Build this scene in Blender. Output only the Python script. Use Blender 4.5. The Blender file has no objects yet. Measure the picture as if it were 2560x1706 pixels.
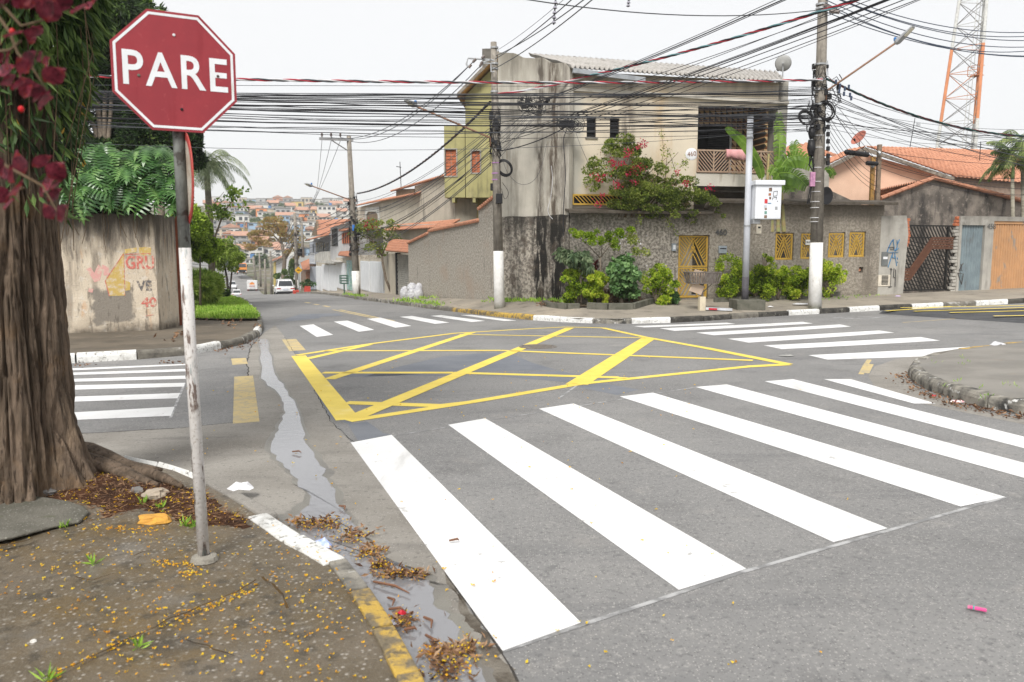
import bpy, math, random
import numpy as np
from mathutils import Vector, Matrix
RR = random.Random(7)
NR = np.random.default_rng(7)
sc = bpy.context.scene
COL = sc.collection
rad = math.radians
# ------------------------------------------------------------------ camera, sky, sun, exposure
EYE = 1.6
PITCH = math.atan((853 - 626) / 1991.0)
cd = bpy.data.cameras.new('camera'); cam = bpy.data.objects.new('camera', cd); COL.objects.link(cam)
cd.sensor_width = 36; cd.lens = 28.0; cd.clip_end = 3000; cd.clip_start = .05
cam.location = (0, 0, EYE); cam.rotation_euler = (math.pi / 2 - PITCH, 0, 0)
cd.dof.use_dof = True; cd.dof.focus_distance = 13; cd.dof.aperture_fstop = 4.0
sc.camera = cam
w = bpy.data.worlds.new('World'); sc.world = w; w.use_nodes = True
wn = w.node_tree.nodes; wl = w.node_tree.links; wn.clear()
sky = wn.new('ShaderNodeTexSky'); sky.sky_type = 'NISHITA'; sky.sun_disc = False
sky.sun_elevation = rad(46); sky.sun_rotation = rad(194)
mx = wn.new('ShaderNodeMix'); mx.data_type = 'RGBA'; mx.inputs[0].default_value = .95     # an even white overcast
mx.inputs[7].default_value = (3.55, 3.53, 3.51, 1)
bg = wn.new('ShaderNodeBackground'); bg.inputs[1].default_value = .1
wo = wn.new('ShaderNodeOutputWorld')
wl.new(sky.outputs[0], mx.inputs[6]); wl.new(mx.outputs[2], bg.inputs[0]); wl.new(bg.outputs[0], wo.inputs[0])
sd = bpy.data.lights.new('sun', 'SUN'); sd.energy = 1.5; sd.angle = rad(20); sd.color = (1, .97, .92)
sun = bpy.data.objects.new('sun', sd); COL.objects.link(sun)
sun.rotation_euler = (rad(44), 0, rad(-14)); sun.location = (0, 0, 60)
vs = sc.view_settings
vs.view_transform = 'Standard'; vs.look = 'None'; vs.exposure = 1.5; vs.gamma = 1; vs.use_curve_mapping = False
# ------------------------------------------------------------------ terrain and picture-to-ground helpers
PX = [36, 60, 85, 120, 145, 175, 200, 225, 250, 300, 360, 430, 520, 900]
PZ = [-.673, -1.55, -3.0, -5.2, -6.6, -7.2, -6.4, -5.0, -3.2, 3.0, 13.0, 23.5, 28.5, 28.5]
def prof(s):
    if s <= 36: return -.0187 * s
    k = min(8, s - 36)
    return sum(float(np.interp(s + k * q, PX, PZ)) if s + k * q > 36 else -.0187 * (s + k * q) for q in (-1, -.5, 0, .5, 1)) / 5
def zg(x, y):
    s = -.34 * x + .94 * y
    b = .012 * x - .0156 * y + .0015 * max(0, min(x, 25) - 4) ** 2
    if x > 25: b += .063 * (x - 25)
    return b + (prof(s) + .0187 * s if s > 36 else 0)
SP, CP = math.sin(PITCH), math.cos(PITCH)
def ray(u, v):
    a = (u - 1280) / 1991.; b = (853 - v) / 1991.
    return (a, CP + b * SP, -SP + b * CP)
def G(u, v, dz=0.0):
    x, y, z = ray(u, v)
    f = lambda t: EYE + z * t - zg(x * t, y * t) - dz
    t0, t1 = .5, 1.0
    while f(t1) > 0 and t1 < 600: t0, t1 = t1, t1 * 1.03 + .05
    for _ in range(40):
        m = (t0 + t1) / 2
        if f(m) > 0: t0 = m
        else: t1 = m
    return Vector((x * t1, y * t1, EYE + z * t1))
def D(u, v, dz=0.0): return G(u * 1.088, v * 1.088, dz)
def W(u, v, Y):
    x, y, z = ray(u, v); t = Y / y
    return Vector((x * t, Y, EYE + z * t))
# ------------------------------------------------------------------ mesh builder
class MB:
    def __init__(s): s.v = []; s.f = []
    def add(s, vs, fs):
        n = len(s.v); s.v += [tuple(p) for p in vs]; s.f += [tuple(n + i for i in f) for f in fs]; return s
    def poly(s, pts): return s.add(pts, [tuple(range(len(pts)))])
    def box(s, x0, x1, y0, y1, z0, z1):
        return s.add([(x0, y0, z0), (x1, y0, z0), (x1, y1, z0), (x0, y1, z0), (x0, y0, z1), (x1, y0, z1), (x1, y1, z1), (x0, y1, z1)],
                     [(0, 3, 2, 1), (4, 5, 6, 7), (0, 1, 5, 4), (1, 2, 6, 5), (2, 3, 7, 6), (3, 0, 4, 7)])
    def bar(s, p0, p1, w, h=None, up=(0, 0, 1)):
        p0 = Vector(p0); p1 = Vector(p1); h = h or w
        d = (p1 - p0).normalized(); u = Vector(up)
        if abs(d.dot(u)) > .98: u = Vector((0, 1, 0))
        r = d.cross(u).normalized() * (w / 2); u = r.cross(d).normalized() * (h / 2)
        q = [p + a * r + b * u for p in (p0, p1) for a, b in ((-1, -1), (1, -1), (1, 1), (-1, 1))]
        return s.add(q, [(0, 1, 2, 3), (7, 6, 5, 4), (0, 4, 5, 1), (1, 5, 6, 2), (2, 6, 7, 3), (3, 7, 4, 0)])
    def tube(s, pts, r, n=8, cap=True):
        pts = [Vector(p) for p in pts]; k = len(pts)
        if not hasattr(r, '__len__'): r = [r] * k
        vs = []; fs = []; ref = None
        for i, p in enumerate(pts):
            d = (pts[min(i + 1, k - 1)] - pts[max(i - 1, 0)]).normalized()
            if ref is None: ref = Vector((1, 0, 0)) if abs(d.x) < .8 else Vector((0, 0, 1))
            a = (ref - d * ref.dot(d)).normalized(); b = d.cross(a); ref = a
            for j in range(n):
                t = 2 * math.pi * j / n
                vs.append(p + (a * math.cos(t) + b * math.sin(t)) * r[i])
        for i in range(k - 1):
            for j in range(n):
                fs.append((i * n + j, i * n + (j + 1) % n, (i + 1) * n + (j + 1) % n, (i + 1) * n + j))
        if cap: fs += [tuple(range(n - 1, -1, -1)), tuple((k - 1) * n + j for j in range(n))]
        return s.add(vs, fs)
    def prism(s, pts, off):
        off = Vector(off); n = len(pts); a = [Vector(p) for p in pts]
        return s.add(a + [p + off for p in a], [tuple(range(n - 1, -1, -1)), tuple(range(n, 2 * n))] + [(i, (i + 1) % n, n + (i + 1) % n, n + i) for i in range(n)])
    def lathe(s, prof_, n=16, o=(0, 0, 0)):
        vs = []; fs = []
        for r, z in prof_:
            for j in range(n):
                t = 2 * math.pi * j / n
                vs.append((o[0] + r * math.cos(t), o[1] + r * math.sin(t), o[2] + z))
        for i in range(len(prof_) - 1):
            for j in range(n):
                fs.append((i * n + j, i * n + (j + 1) % n, (i + 1) * n + (j + 1) % n, (i + 1) * n + j))
        return s.add(vs, fs)
    def ellipsoid(s, c, r, nu=14, nv=9):
        pr = [(max(1e-3, math.sin(math.pi * i / nv)), -math.cos(math.pi * i / nv)) for i in range(nv + 1)]
        b = MB().lathe(pr, nu)
        return s.add([(c[0] + x * r[0], c[1] + y * r[1], c[2] + z * r[2]) for x, y, z in b.v], b.f)
    def mesh(s, name, mats, smooth=False, rnd=None):
        me = bpy.data.meshes.new(name); me.from_pydata(s.v, [], s.f); me.update()
        if smooth: me.polygons.foreach_set('use_smooth', [True] * len(me.polygons))
        if rnd is not None:
            at = me.attributes.new('rnd', 'FLOAT', 'FACE'); at.data.foreach_set('value', rnd)
        me.materials.append(mats)
        return me
    def build(s, name, m, parent=None, loc=None, rz=0, smooth=False, bevel=0, kind=None, rnd=None, rel=None):
        if rel is not None: s.v = [(a - rel[0], b - rel[1], c - rel[2]) for a, b, c in s.v]
        o = bpy.data.objects.new(name, s.mesh(name, m, smooth, rnd)); COL.objects.link(o)
        if parent is not None: o.parent = parent
        if loc is not None: o.location = loc
        elif rel is not None and parent is None: o.location = rel
        o.rotation_euler = (0, 0, rz)
        if bevel:
            b = o.modifiers.new('bevel', 'BEVEL'); b.width = bevel; b.segments = 2; b.limit_method = 'ANGLE'
        if kind: o['kind'] = kind
        return o
def tag(o, label, cat, group=None):
    o['label'] = label; o['category'] = cat
    if group: o['group'] = group
    return o
def root(name, label, cat, loc, rz=0, group=None):
    o = bpy.data.objects.new(name, None); COL.objects.link(o); o.empty_display_size = .2
    o.location = loc; o.rotation_euler = (0, 0, rz)
    return tag(o, label, cat, group)
def copy_tree(o, parent=None):
    c = o.copy(); COL.objects.link(c); c.parent = parent
    for ch in list(o.children): copy_tree(ch, c)
    return c
def wpart(parent, pts):      # world points -> local points of an upright root
    m = Matrix.Translation(parent.location) @ Matrix.Rotation(parent.rotation_euler.z, 4, 'Z'); mi = m.inverted()
    return [mi @ Vector(p) for p in pts]
def text(body, size, m, parent, loc, rot, name='lettering', ex=.002, sx=1.0, bold=0.0, space=1.0):
    c = bpy.data.curves.new(name, 'FONT'); c.body = body; c.size = size; c.extrude = ex; c.align_x = 'CENTER'; c.align_y = 'CENTER'; c.offset = bold
    c.space_character = space; c.resolution_u = 4
    t = bpy.data.objects.new('tmp', c); COL.objects.link(t)
    dg = bpy.context.evaluated_depsgraph_get()
    me = bpy.data.meshes.new_from_object(t.evaluated_get(dg)); bpy.data.objects.remove(t)
    me.name = name; me.materials.clear(); me.materials.append(m)
    o = bpy.data.objects.new(name, me); COL.objects.link(o); o.parent = parent; o.location = loc; o.rotation_euler = rot; o.scale = (sx, 1, 1)
    return o
# ------------------------------------------------------------------ materials
MATS = {}
def mat(name, c1, c2=None, sc_=5, lo=.35, hi=.65, rough=.85, bump=.25, bs=45, spec=.25, layers=(), metal=0, rnd=True, bdist=.02, det=6, glow=None, hue=0):
    if name in MATS: return MATS[name]
    m = bpy.data.materials.new(name); m.use_nodes = True; MATS[name] = m
    nt = m.node_tree; nn = nt.nodes; L = nt.links; nn.clear()
    def math_(op, a, b=None, c=None, clamp=False):
        x = nn.new('ShaderNodeMath'); x.operation = op; x.use_clamp = clamp
        for i, q in enumerate((a, b, c)):
            if q is None: continue
            if hasattr(q, 'links'): L.new(q, x.inputs[i])
            else: x.inputs[i].default_value = q
        return x.outputs[0]
    tc = nn.new('ShaderNodeTexCoord'); co = tc.outputs['Object']; raw = co
    if rnd:
        oi = nn.new('ShaderNodeObjectInfo'); va = nn.new('ShaderNodeVectorMath'); va.operation = 'MULTIPLY_ADD'
        L.new(oi.outputs['Random'], va.inputs[0]); va.inputs[1].default_value = (37, 53, 29); L.new(co, va.inputs[2]); co = va.outputs[0]
    def noise(scale, det_=6, src=None, rough_=.6):
        n = nn.new('ShaderNodeTexNoise'); n.inputs['Detail'].default_value = det_; n.inputs['Roughness'].default_value = rough_
        if isinstance(scale, (tuple, list)):
            mp = nn.new('ShaderNodeVectorMath'); mp.operation = 'MULTIPLY'; L.new(src or co, mp.inputs[0]); mp.inputs[1].default_value = scale
            L.new(mp.outputs[0], n.inputs['Vector']); n.inputs['Scale'].default_value = 1
        else:
            L.new(src or co, n.inputs['Vector']); n.inputs['Scale'].default_value = scale
        return n.outputs['Fac']
    def rng(x, a, b, c=0., d=1.):
        r = nn.new('ShaderNodeMapRange'); r.interpolation_type = 'SMOOTHSTEP'; L.new(x, r.inputs[0])
        for i, q in enumerate((a, b, c, d)): r.inputs[i + 1].default_value = q
        return r.outputs[0]
    def mixc(f, a, b):
        x = nn.new('ShaderNodeMix'); x.data_type = 'RGBA'
        for i, q in ((0, f), (6, a), (7, b)):
            if hasattr(q, 'links'): L.new(q, x.inputs[i])
            else: x.inputs[i].default_value = (*q, 1) if i else q
        return x.outputs[2]
    col = mixc(rng(noise(sc_, det), lo, hi), c1, c2 or tuple(q * .75 for q in c1))
    xyz = None
    for l in layers:
        k = l.get('k', 'noise')
        if k in ('col', 'band', 'rect') and xyz is None:
            sx = nn.new('ShaderNodeSeparateXYZ'); L.new(raw, sx.inputs[0]); xyz = sx.outputs
        if k == 'noise': f = rng(noise(l['s'], l.get('det', 5)), l.get('lo', .5), l.get('hi', .65))
        elif k == 'speck':
            v = nn.new('ShaderNodeTexVoronoi'); v.inputs['Scale'].default_value = l['s']; L.new(co, v.inputs['Vector'])
            f = rng(v.outputs['Distance'], l.get('lo', .0), l.get('hi', .25), 1, 0)
            cs = nn.new('ShaderNodeSeparateColor'); L.new(v.outputs['Color'], cs.inputs[0])
            f = math_('MULTIPLY', f, math_('GREATER_THAN', cs.outputs[0], l.get('thr', .5)))
        elif k == 'col':       # one run-off streak down a wall
            nz = math_('MULTIPLY_ADD', noise((2.2, 2.2, .5), 3, raw), l.get('wob', .5), -l.get('wob', .5) / 2)
            d = math_('ABSOLUTE', math_('SUBTRACT', math_('ADD', xyz[0], nz), l['x']))
            f = rng(d, 0, l['w'], 1, 0)
            f = math_('MULTIPLY', f, rng(noise((6, 6, 1.1), 8, raw, .7), .32, .62))
            f = math_('MULTIPLY', f, rng(noise((.5, .5, .8), 3, raw), .25, .55, .45, 1.))
            if 'z0' in l: f = math_('MULTIPLY', f, rng(math_('ADD', xyz[2], nz), l['z0'], l['z1'], 0, 1))
        elif k == 'band':      # patchy stain band between two heights
            nz = math_('MULTIPLY_ADD', noise(l.get('s', (3, 3, .6)), 6, raw), l.get('wob', 1.2), -l.get('wob', 1.2) / 2)
            f = rng(math_('ADD', xyz[2], nz), l['z0'], l['z1'], 0, 1)
        elif k == 'rect':      # patch of render or paint
            nz = math_('MULTIPLY_ADD', noise(3., 5, raw), l.get('wob', .2), -l.get('wob', .2) / 2)
            e = l.get('e', .05)
            f = math_('MULTIPLY', rng(math_('ADD', xyz[0], nz), l['x0'] - e, l['x0'] + e), rng(math_('ADD', xyz[0], nz), l['x1'] - e, l['x1'] + e, 1, 0))
            f = math_('MULTIPLY', f, math_('MULTIPLY', rng(math_('ADD', xyz[2], nz), l['z0'] - e, l['z0'] + e), rng(math_('ADD', xyz[2], nz), l['z1'] - e, l['z1'] + e, 1, 0)))
        f = math_('MULTIPLY', f, l.get('a', 1.0), clamp=True)
        if l.get('brk'): f = math_('MULTIPLY', f, rng(noise(l['brk'], 6), .38, .55))
        col = mixc(f, col, l['c'])
    b = nn.new('ShaderNodeBsdfPrincipled'); L.new(col, b.inputs['Base Color'])
    b.inputs['Roughness'].default_value = rough; b.inputs['Specular IOR Level'].default_value = spec; b.inputs['Metallic'].default_value = metal
    if bump:
        bn = nn.new('ShaderNodeBump'); bn.inputs['Strength'].default_value = bump; bn.inputs['Distance'].default_value = bdist
        L.new(noise(bs, 5), bn.inputs['Height']); L.new(bn.outputs[0], b.inputs['Normal'])
    o = nn.new('ShaderNodeOutputMaterial'); L.new(b.outputs[0], o.inputs[0])
    return m
def leafmat(name, cols, trans=.35, rough=.55, spec=.3, clump=1.2, gain=1.45):
    if name in MATS: return MATS[name]
    cols = [tuple(min(.75, q * gain) for q in c) for c in cols]
    m = bpy.data.materials.new(name); m.use_nodes = True; MATS[name] = m
    nn = m.node_tree.nodes; L = m.node_tree.links; nn.clear()
    at = nn.new('ShaderNodeAttribute'); at.attribute_name = 'rnd'
    tc = nn.new('ShaderNodeTexCoord'); n = nn.new('ShaderNodeTexNoise'); n.inputs['Scale'].default_value = clump; n.inputs['Detail'].default_value = 3
    L.new(tc.outputs['Object'], n.inputs['Vector'])
    oi = nn.new('ShaderNodeObjectInfo')
    a = nn.new('ShaderNodeMath'); a.operation = 'MULTIPLY_ADD'; L.new(n.outputs['Fac'], a.inputs[0]); a.inputs[1].default_value = 1.1
    b_ = nn.new('ShaderNodeMath'); b_.operation = 'MULTIPLY_ADD'; L.new(at.outputs['Fac'], b_.inputs[0]); b_.inputs[1].default_value = .55; b_.inputs[2].default_value = -.33
    b2 = nn.new('ShaderNodeMath'); b2.operation = 'MULTIPLY_ADD'; L.new(oi.outputs['Random'], b2.inputs[0]); b2.inputs[1].default_value = .3; L.new(b_.outputs[0], b2.inputs[2])
    b3 = nn.new('ShaderNodeMath'); b3.operation = 'SUBTRACT'; L.new(b2.outputs[0], b3.inputs[0]); b3.inputs[1].default_value = .15
    L.new(b3.outputs[0], a.inputs[2])
    cr = nn.new('ShaderNodeValToRGB'); L.new(a.outputs[0], cr.inputs[0])
    el = cr.color_ramp.elements
    while len(el) < len(cols): el.new(.5)
    for i, c in enumerate(cols): el[i].position = .15 + .7 * i / max(1, len(cols) - 1); el[i].color = (*c, 1)
    b = nn.new('ShaderNodeBsdfPrincipled'); L.new(cr.outputs[0], b.inputs['Base Color']); b.inputs['Roughness'].default_value = rough; b.inputs['Specular IOR Level'].default_value = spec
    t = nn.new('ShaderNodeBsdfTranslucent'); L.new(cr.outputs[0], t.inputs[0])
    mxs = nn.new('ShaderNodeMixShader'); mxs.inputs[0].default_value = trans; L.new(b.outputs[0], mxs.inputs[1]); L.new(t.outputs[0], mxs.inputs[2])
    o = nn.new('ShaderNodeOutputMaterial'); L.new(mxs.outputs[0], o.inputs[0])
    return m
def leaves(pos, length, width, dirs, fold=.25, jit=.35):
    n = len(pos); pos = np.asarray(pos, float)
    d = np.asarray(dirs, float) + NR.normal(0, jit, (n, 3)); d /= np.linalg.norm(d, axis=1)[:, None] + 1e-9
    r = np.cross(d, NR.normal(0, 1, (n, 3))); r /= np.linalg.norm(r, axis=1)[:, None] + 1e-9
    u = np.cross(r, d)
    l = (length * NR.uniform(.65, 1.25, n))[:, None]; wd = (width * NR.uniform(.7, 1.2, n))[:, None]
    mid = pos + d * l * .45
    a = mid + r * wd * .5 + u * wd * fold; b = mid - r * wd * .5 + u * wd * fold; t = pos + d * l
    V = np.stack([pos, a, t, b], 1).reshape(-1, 3)
    m = MB(); m.v = V.tolist(); i = np.arange(n) * 4
    m.f = np.stack([i, i + 1, i + 2, i + 3], 1).tolist()
    return m, NR.uniform(0, 1, n)
def cloud(c, r, n, shell=.55):
    d = NR.normal(0, 1, (n, 3)); d /= np.linalg.norm(d, axis=1)[:, None]
    q = NR.uniform(0, 1, n) ** .5; q = shell * (.75 + .25 * NR.uniform(0, 1, n)) + (1 - shell) * q
    return np.asarray(c) + d * q[:, None] * np.asarray(r), d
def clumps(blobs, dens, shell=.55, sub=7, subr=.33):
    P = []; Q = []
    for c, r, wgt in blobs:
        cs, ds = cloud(c, r, max(2, int(sub * wgt)), .8)
        for cc in cs:
            k = NR.uniform(.6, 1.3) * subr
            p, d = cloud(cc, [q * k for q in r], max(4, int(dens * wgt * NR.uniform(.6, 1.4))), shell)
            P.append(p); Q.append(d)
    return np.concatenate(P), np.concatenate(Q)
# ================================================================== GROUND
def struct(o, label=None):
    o['kind'] = 'structure'
    if label: o['label'] = label
    return o
asph = mat('asphalt', (.225, .222, .218), (.18, .178, .176), sc_=.55, lo=.3, hi=.7, rough=.85, bump=.5, bs=90, bdist=.012, rnd=False, layers=[
    dict(s=.18, c=(.275, .268, .258), lo=.45, hi=.72, a=.7), dict(s=(.35, 2.2, 1), c=(.13, .13, .134), lo=.53, hi=.75, a=.6), dict(s=1.1, c=(.15, .147, .145), lo=.56, hi=.7, a=.6), dict(s=2.6, c=(.3, .285, .265), lo=.57, hi=.74, a=.5), dict(s=7, c=(.12, .12, .122), lo=.63, hi=.72, a=.6), dict(s=30, c=(.11, .11, .112), lo=.53, hi=.68, a=.6), dict(s=36, c=(.36, .35, .33), lo=.56, hi=.7, a=.6),
    dict(k='speck', s=85, c=(.5, .48, .45), lo=.1, hi=.4, thr=.68, a=.75), dict(k='speck', s=72, c=(.05, .05, .05), lo=.1, hi=.38, thr=.7, a=.7)])
asph_dark = mat('asphalt_patch', (.15, .162, .185), (.185, .195, .215), sc_=1.5, rough=.8, bump=.4, bs=130, rnd=False, layers=[dict(k='speck', s=95, c=(.3, .3, .3), lo=.05, hi=.28, thr=.72, a=.6)])
asph_new = mat('asphalt_hump', (.06, .062, .066), (.085, .086, .09), sc_=2, rough=.85, bump=.5, bs=120, rnd=False)
paint_w = mat('white_road_paint', (.74, .74, .74), (.66, .66, .655), sc_=1.6, rough=.6, bump=.3, bs=120, bdist=.008, rnd=False, layers=[
    dict(k='speck', s=22, c=(.25, .23, .2), lo=.02, hi=.07, thr=.8, a=.8), dict(s=(2.5, .5, 1), c=(.42, .415, .4), lo=.58, hi=.75, a=.6), dict(s=9, c=(.3, .29, .275), lo=.64, hi=.72, a=.75), dict(s=40, c=(.3, .295, .28), lo=.66, hi=.72, a=.6), dict(k='speck', s=95, c=(.6, .6, .6), lo=.05, hi=.25, thr=.75, a=.7)])
paint_y = mat('yellow_road_paint', (.8, .62, .12), (.72, .55, .1), sc_=2.5, rough=.65, bump=.3, bs=120, bdist=.008, rnd=False, layers=[
    dict(s=1.3, c=(.8, .66, .3), lo=.58, hi=.72, a=.6), dict(s=6, c=(.45, .36, .1), lo=.64, hi=.75, a=.6), dict(k='speck', s=95, c=(.55, .45, .2), lo=.05, hi=.25, thr=.75, a=.7)])
paint_y2 = mat('worn_yellow_paint', (.52, .41, .2), (.42, .35, .22), sc_=5, lo=.45, hi=.6, rough=.75, rnd=False, layers=[dict(s=18, c=(.24, .23, .21), lo=.56, hi=.66, a=.7), dict(s=3, c=(.3, .27, .22), lo=.6, hi=.7, a=.6)])
paint_wf = mat('faint_white_paint', (.4, .4, .4), (.2, .2, .2), sc_=7, lo=.4, hi=.6, rough=.8, rnd=False)
conc = mat('gutter_concrete', (.29, .272, .245), (.225, .21, .187), sc_=1.1, rough=.75, bump=.4, bs=90, bdist=.01, rnd=False, layers=[
    dict(s=.5, c=(.15, .135, .115), lo=.5, hi=.75, a=.7), dict(s=(.6, 3.5, 1), c=(.14, .13, .12), lo=.55, hi=.72, a=.6), dict(k='speck', s=70, c=(.42, .4, .37), lo=.1, hi=.4, thr=.7, a=.8), dict(s=30, c=(.1, .095, .085), lo=.56, hi=.68, a=.6)])
walk_near = mat('wet_pavement', (.1, .078, .048), (.145, .118, .085), sc_=1.3, lo=.35, hi=.65, rough=.5, spec=.4, bump=.7, bs=60, bdist=.012, rnd=False, layers=[
    dict(s=.8, c=(.14, .09, .028), lo=.5, hi=.68, a=.75), dict(s=2.1, c=(.16, .15, .135), lo=.55, hi=.7, a=.6), dict(s=(1.2, 1.2, 1), c=(.05, .045, .038), lo=.55, hi=.7, a=.6),
    dict(s=9, c=(.05, .042, .03), lo=.52, hi=.66, a=.7), dict(s=26, c=(.2, .175, .135), lo=.55, hi=.66, a=.6), dict(k='speck', s=38, c=(.36, .33, .29), lo=.1, hi=.4, thr=.6, a=.85), dict(k='speck', s=75, c=(.28, .26, .23), lo=.05, hi=.3, thr=.6, a=.7), dict(k='speck', s=58, c=(.02, .018, .015), lo=.05, hi=.3, thr=.7, a=.7)])
walk_far = mat('pavement', (.31, .275, .225), (.235, .21, .175), sc_=.8, rough=.85, bump=.4, bs=50, rnd=False, layers=[
    dict(s=.35, c=(.38, .32, .245), lo=.5, hi=.7, a=.7), dict(s=1.8, c=(.12, .105, .085), lo=.55, hi=.72, a=.75), dict(s=3.5, c=(.1, .1, .05), lo=.62, hi=.75, a=.5), dict(s=2.2, c=(.36, .22, .12), lo=.66, hi=.78, a=.5)])
soil = mat('soil', (.085, .035, .017), (.045, .02, .01), sc_=4, rough=.95, bump=1, bs=70, bdist=.03, rnd=False, layers=[dict(k='speck', s=35, c=(.2, .1, .05), lo=.05, hi=.4, thr=.55, a=.7)])
grassm = mat('verge_soil', (.06, .085, .025), (.09, .075, .04), sc_=3, rough=.95, bump=.8, bs=40, rnd=False)
hillm = mat('hillside', (.09, .11, .05), (.17, .14, .1), sc_=.06, rough=.95, bump=0, rnd=False, layers=[dict(s=.2, c=(.2, .19, .18), lo=.5, hi=.6, a=.7)])
xs = np.concatenate([np.arange(-620, -160, 20), np.arange(-160, 60, 4), np.arange(60, 620, 20)])
ys = np.concatenate([np.arange(-60, 0, 6), np.arange(0, 250, 3), np.arange(250, 560, 8), np.arange(560, 1500, 60)])
m = MB(); nx = len(xs)
for y in ys:
    for x in xs: m.v.append((x, y, zg(x, y) - .1))
for j in range(len(ys) - 1):
    for i in range(nx - 1): m.f.append((j * nx + i, j * nx + i + 1, (j + 1) * nx + i + 1, (j + 1) * nx + i))
struct(m.build('ground', hillm, smooth=True))
def sheet(x0, x1, y0, y1, st, fn):
    m = MB(); X = np.arange(x0, x1 + 1e-6, st); Y = np.arange(y0, y1 + 1e-6, st)
    for y in Y:
        for x in X: m.v.append(fn(x, y))
    n = len(X)
    for j in range(len(Y) - 1):
        for i in range(n - 1): m.f.append((j * n + i, j * n + i + 1, (j + 1) * n + i + 1, (j + 1) * n + i))
    return m
rd = sheet(-34, 50, -6, 42, 1.0, lambda x, y: (x, y, zg(x, y)))
struct(rd.build('road', asph))
def ts(t, s, dz=0.0):
    x, y = .94 * t - .34 * s, .34 * t + .94 * s
    return Vector((x, y, zg(x, y) + dz))
m = MB(); SS = list(np.arange(37, 262, 2.0))
def cbend(s): return 0 if s < 205 else -.004 * (s - 205) ** 2
for s in SS:
    for t in (.3, 2.5, 5, 7.2): m.v.append(ts(t + cbend(s), s, .006))
for j in range(len(SS) - 1):
    for i in range(3): m.f.append((j * 4 + i, j * 4 + i + 1, (j + 1) * 4 + i + 1, (j + 1) * 4 + i))
struct(m.build('street', asph))
def flat(name, pts, m_, dz, parent=None, sub=True, base=None):
    b = MB(); q = [Vector((p[0], p[1], zg(p[0], p[1]) + dz)) for p in pts]
    b.poly(q); c = q[0].copy() if base is None else base
    o = b.build(name, m_, parent=parent, rel=c)
    return o
def ribbon(m, a, b, w, dz, n=8):
    a = Vector(a[:2]); b = Vector(b[:2]); d = (b - a).normalized(); r = Vector((d.y, -d.x)) * w / 2; k = len(m.v)
    for i in range(n + 1):
        p = a.lerp(b, i / n)
        for q in (p - r, p + r): m.v.append((q.x, q.y, zg(q.x, q.y) + dz))
    for i in range(n): m.f.append((k + 2 * i, k + 2 * i + 1, k + 2 * i + 3, k + 2 * i + 2))
def quadpatch(m, q, dz, n=6):
    k = len(m.v); q = [Vector(p) for p in q]
    for i in range(n + 1):
        a = q[0].lerp(q[3], i / n); b = q[1].lerp(q[2], i / n)
        for j in range(3):
            p = a.lerp(b, j / 2); m.v.append((p.x, p.y, zg(p.x, p.y) + dz))
    for i in range(n):
        for j in range(2): m.f.append((k + i * 3 + j, k + i * 3 + j + 1, k + i * 3 + j + 4, k + i * 3 + j + 3))
def crosswalk(name, label, quads):
    c = quads[0][0]
    r = bpy.data.objects.new(name, None); COL.objects.link(r); r.location = (c[0], c[1], zg(c[0], c[1])); r['kind'] = 'structure'; r['label'] = label
    for q in quads:
        m = MB(); quadpatch(m, q, .0026)
        o = m.build('stripe', paint_w); o.parent = r
        o.data.transform(Matrix.Translation(-r.location))
    return r
d1 = Vector((-.34, .94, 0))
qs = [[D(806, 1018), D(900, 1000), D(1335, 1432), D(1155, 1497)], [D(1030, 977), D(1115, 962), D(1715, 1308), D(1560, 1357)],
      [D(1238, 940), D(1318, 928), D(2040, 1215), D(1915, 1247)], [D(1424, 912), D(1500, 903), D(2310, 1143), D(2207, 1165)],
      [D(1598, 890), D(1670, 884), D(2480, 1098), D(2400, 1112)], [D(1757, 877), D(1822, 872), D(2560, 1056), D(2490, 1066)]]
qs.append([D(1893, 872), D(1955, 872), D(2150, 928), D(2100, 928)])
cw1 = crosswalk('crosswalk', 'near white zebra crossing with long stripes in the foreground', qs)
m = MB()
for a, b in (((1955, 872), (2150, 928)), ((2150, 928), (2360, 965)), ((2360, 965), (2500, 990))): pass
z5 = lambda a, b: G(700 + .34 * a, 740 + .34 * b)
qs = [[z5(*p) for p in q] for q in ([(145, 222), (245, 210), (390, 287), (270, 303)], [(395, 190), (497, 182), (693, 250), (580, 265)], [(640, 170), (738, 160), (965, 222), (848, 235)],
      [(880, 155), (970, 148), (1245, 197), (1140, 207)], [(1105, 148), (1185, 142), (1508, 185), (1410, 193)], [(1325, 142), (1410, 140), (1740, 183), (1650, 186)])]
crosswalk('crosswalk', 'far white zebra crossing across the street that runs downhill', qs)
z6b = lambda a, b: G(1900 + .2805 * a, 740 + .2805 * b)
qs = [[z6b(*p) for p in q] for q in ([(430, 530), (600, 570), (1990, 522), (1870, 455)], [(35, 443), (195, 476), (1605, 400), (1430, 368)])]
qs += [[D(*p) for p in q] for q in ([(1672, 779), (1720, 788), (2055, 765), (2020, 760)], [(1600, 765), (1640, 771), (1955, 751), (1930, 746)], [(1515, 755), (1550, 761), (1868, 744), (1845, 740)], [(1455, 750), (1480, 753), (1690, 745), (1670, 742)])]
crosswalk('crosswalk', 'right white zebra crossing in front of the tiled kerb island and house wall', qs)
z8 = lambda a, b: G(.472 * a, 560 + .472 * b)
qs = []
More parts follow.
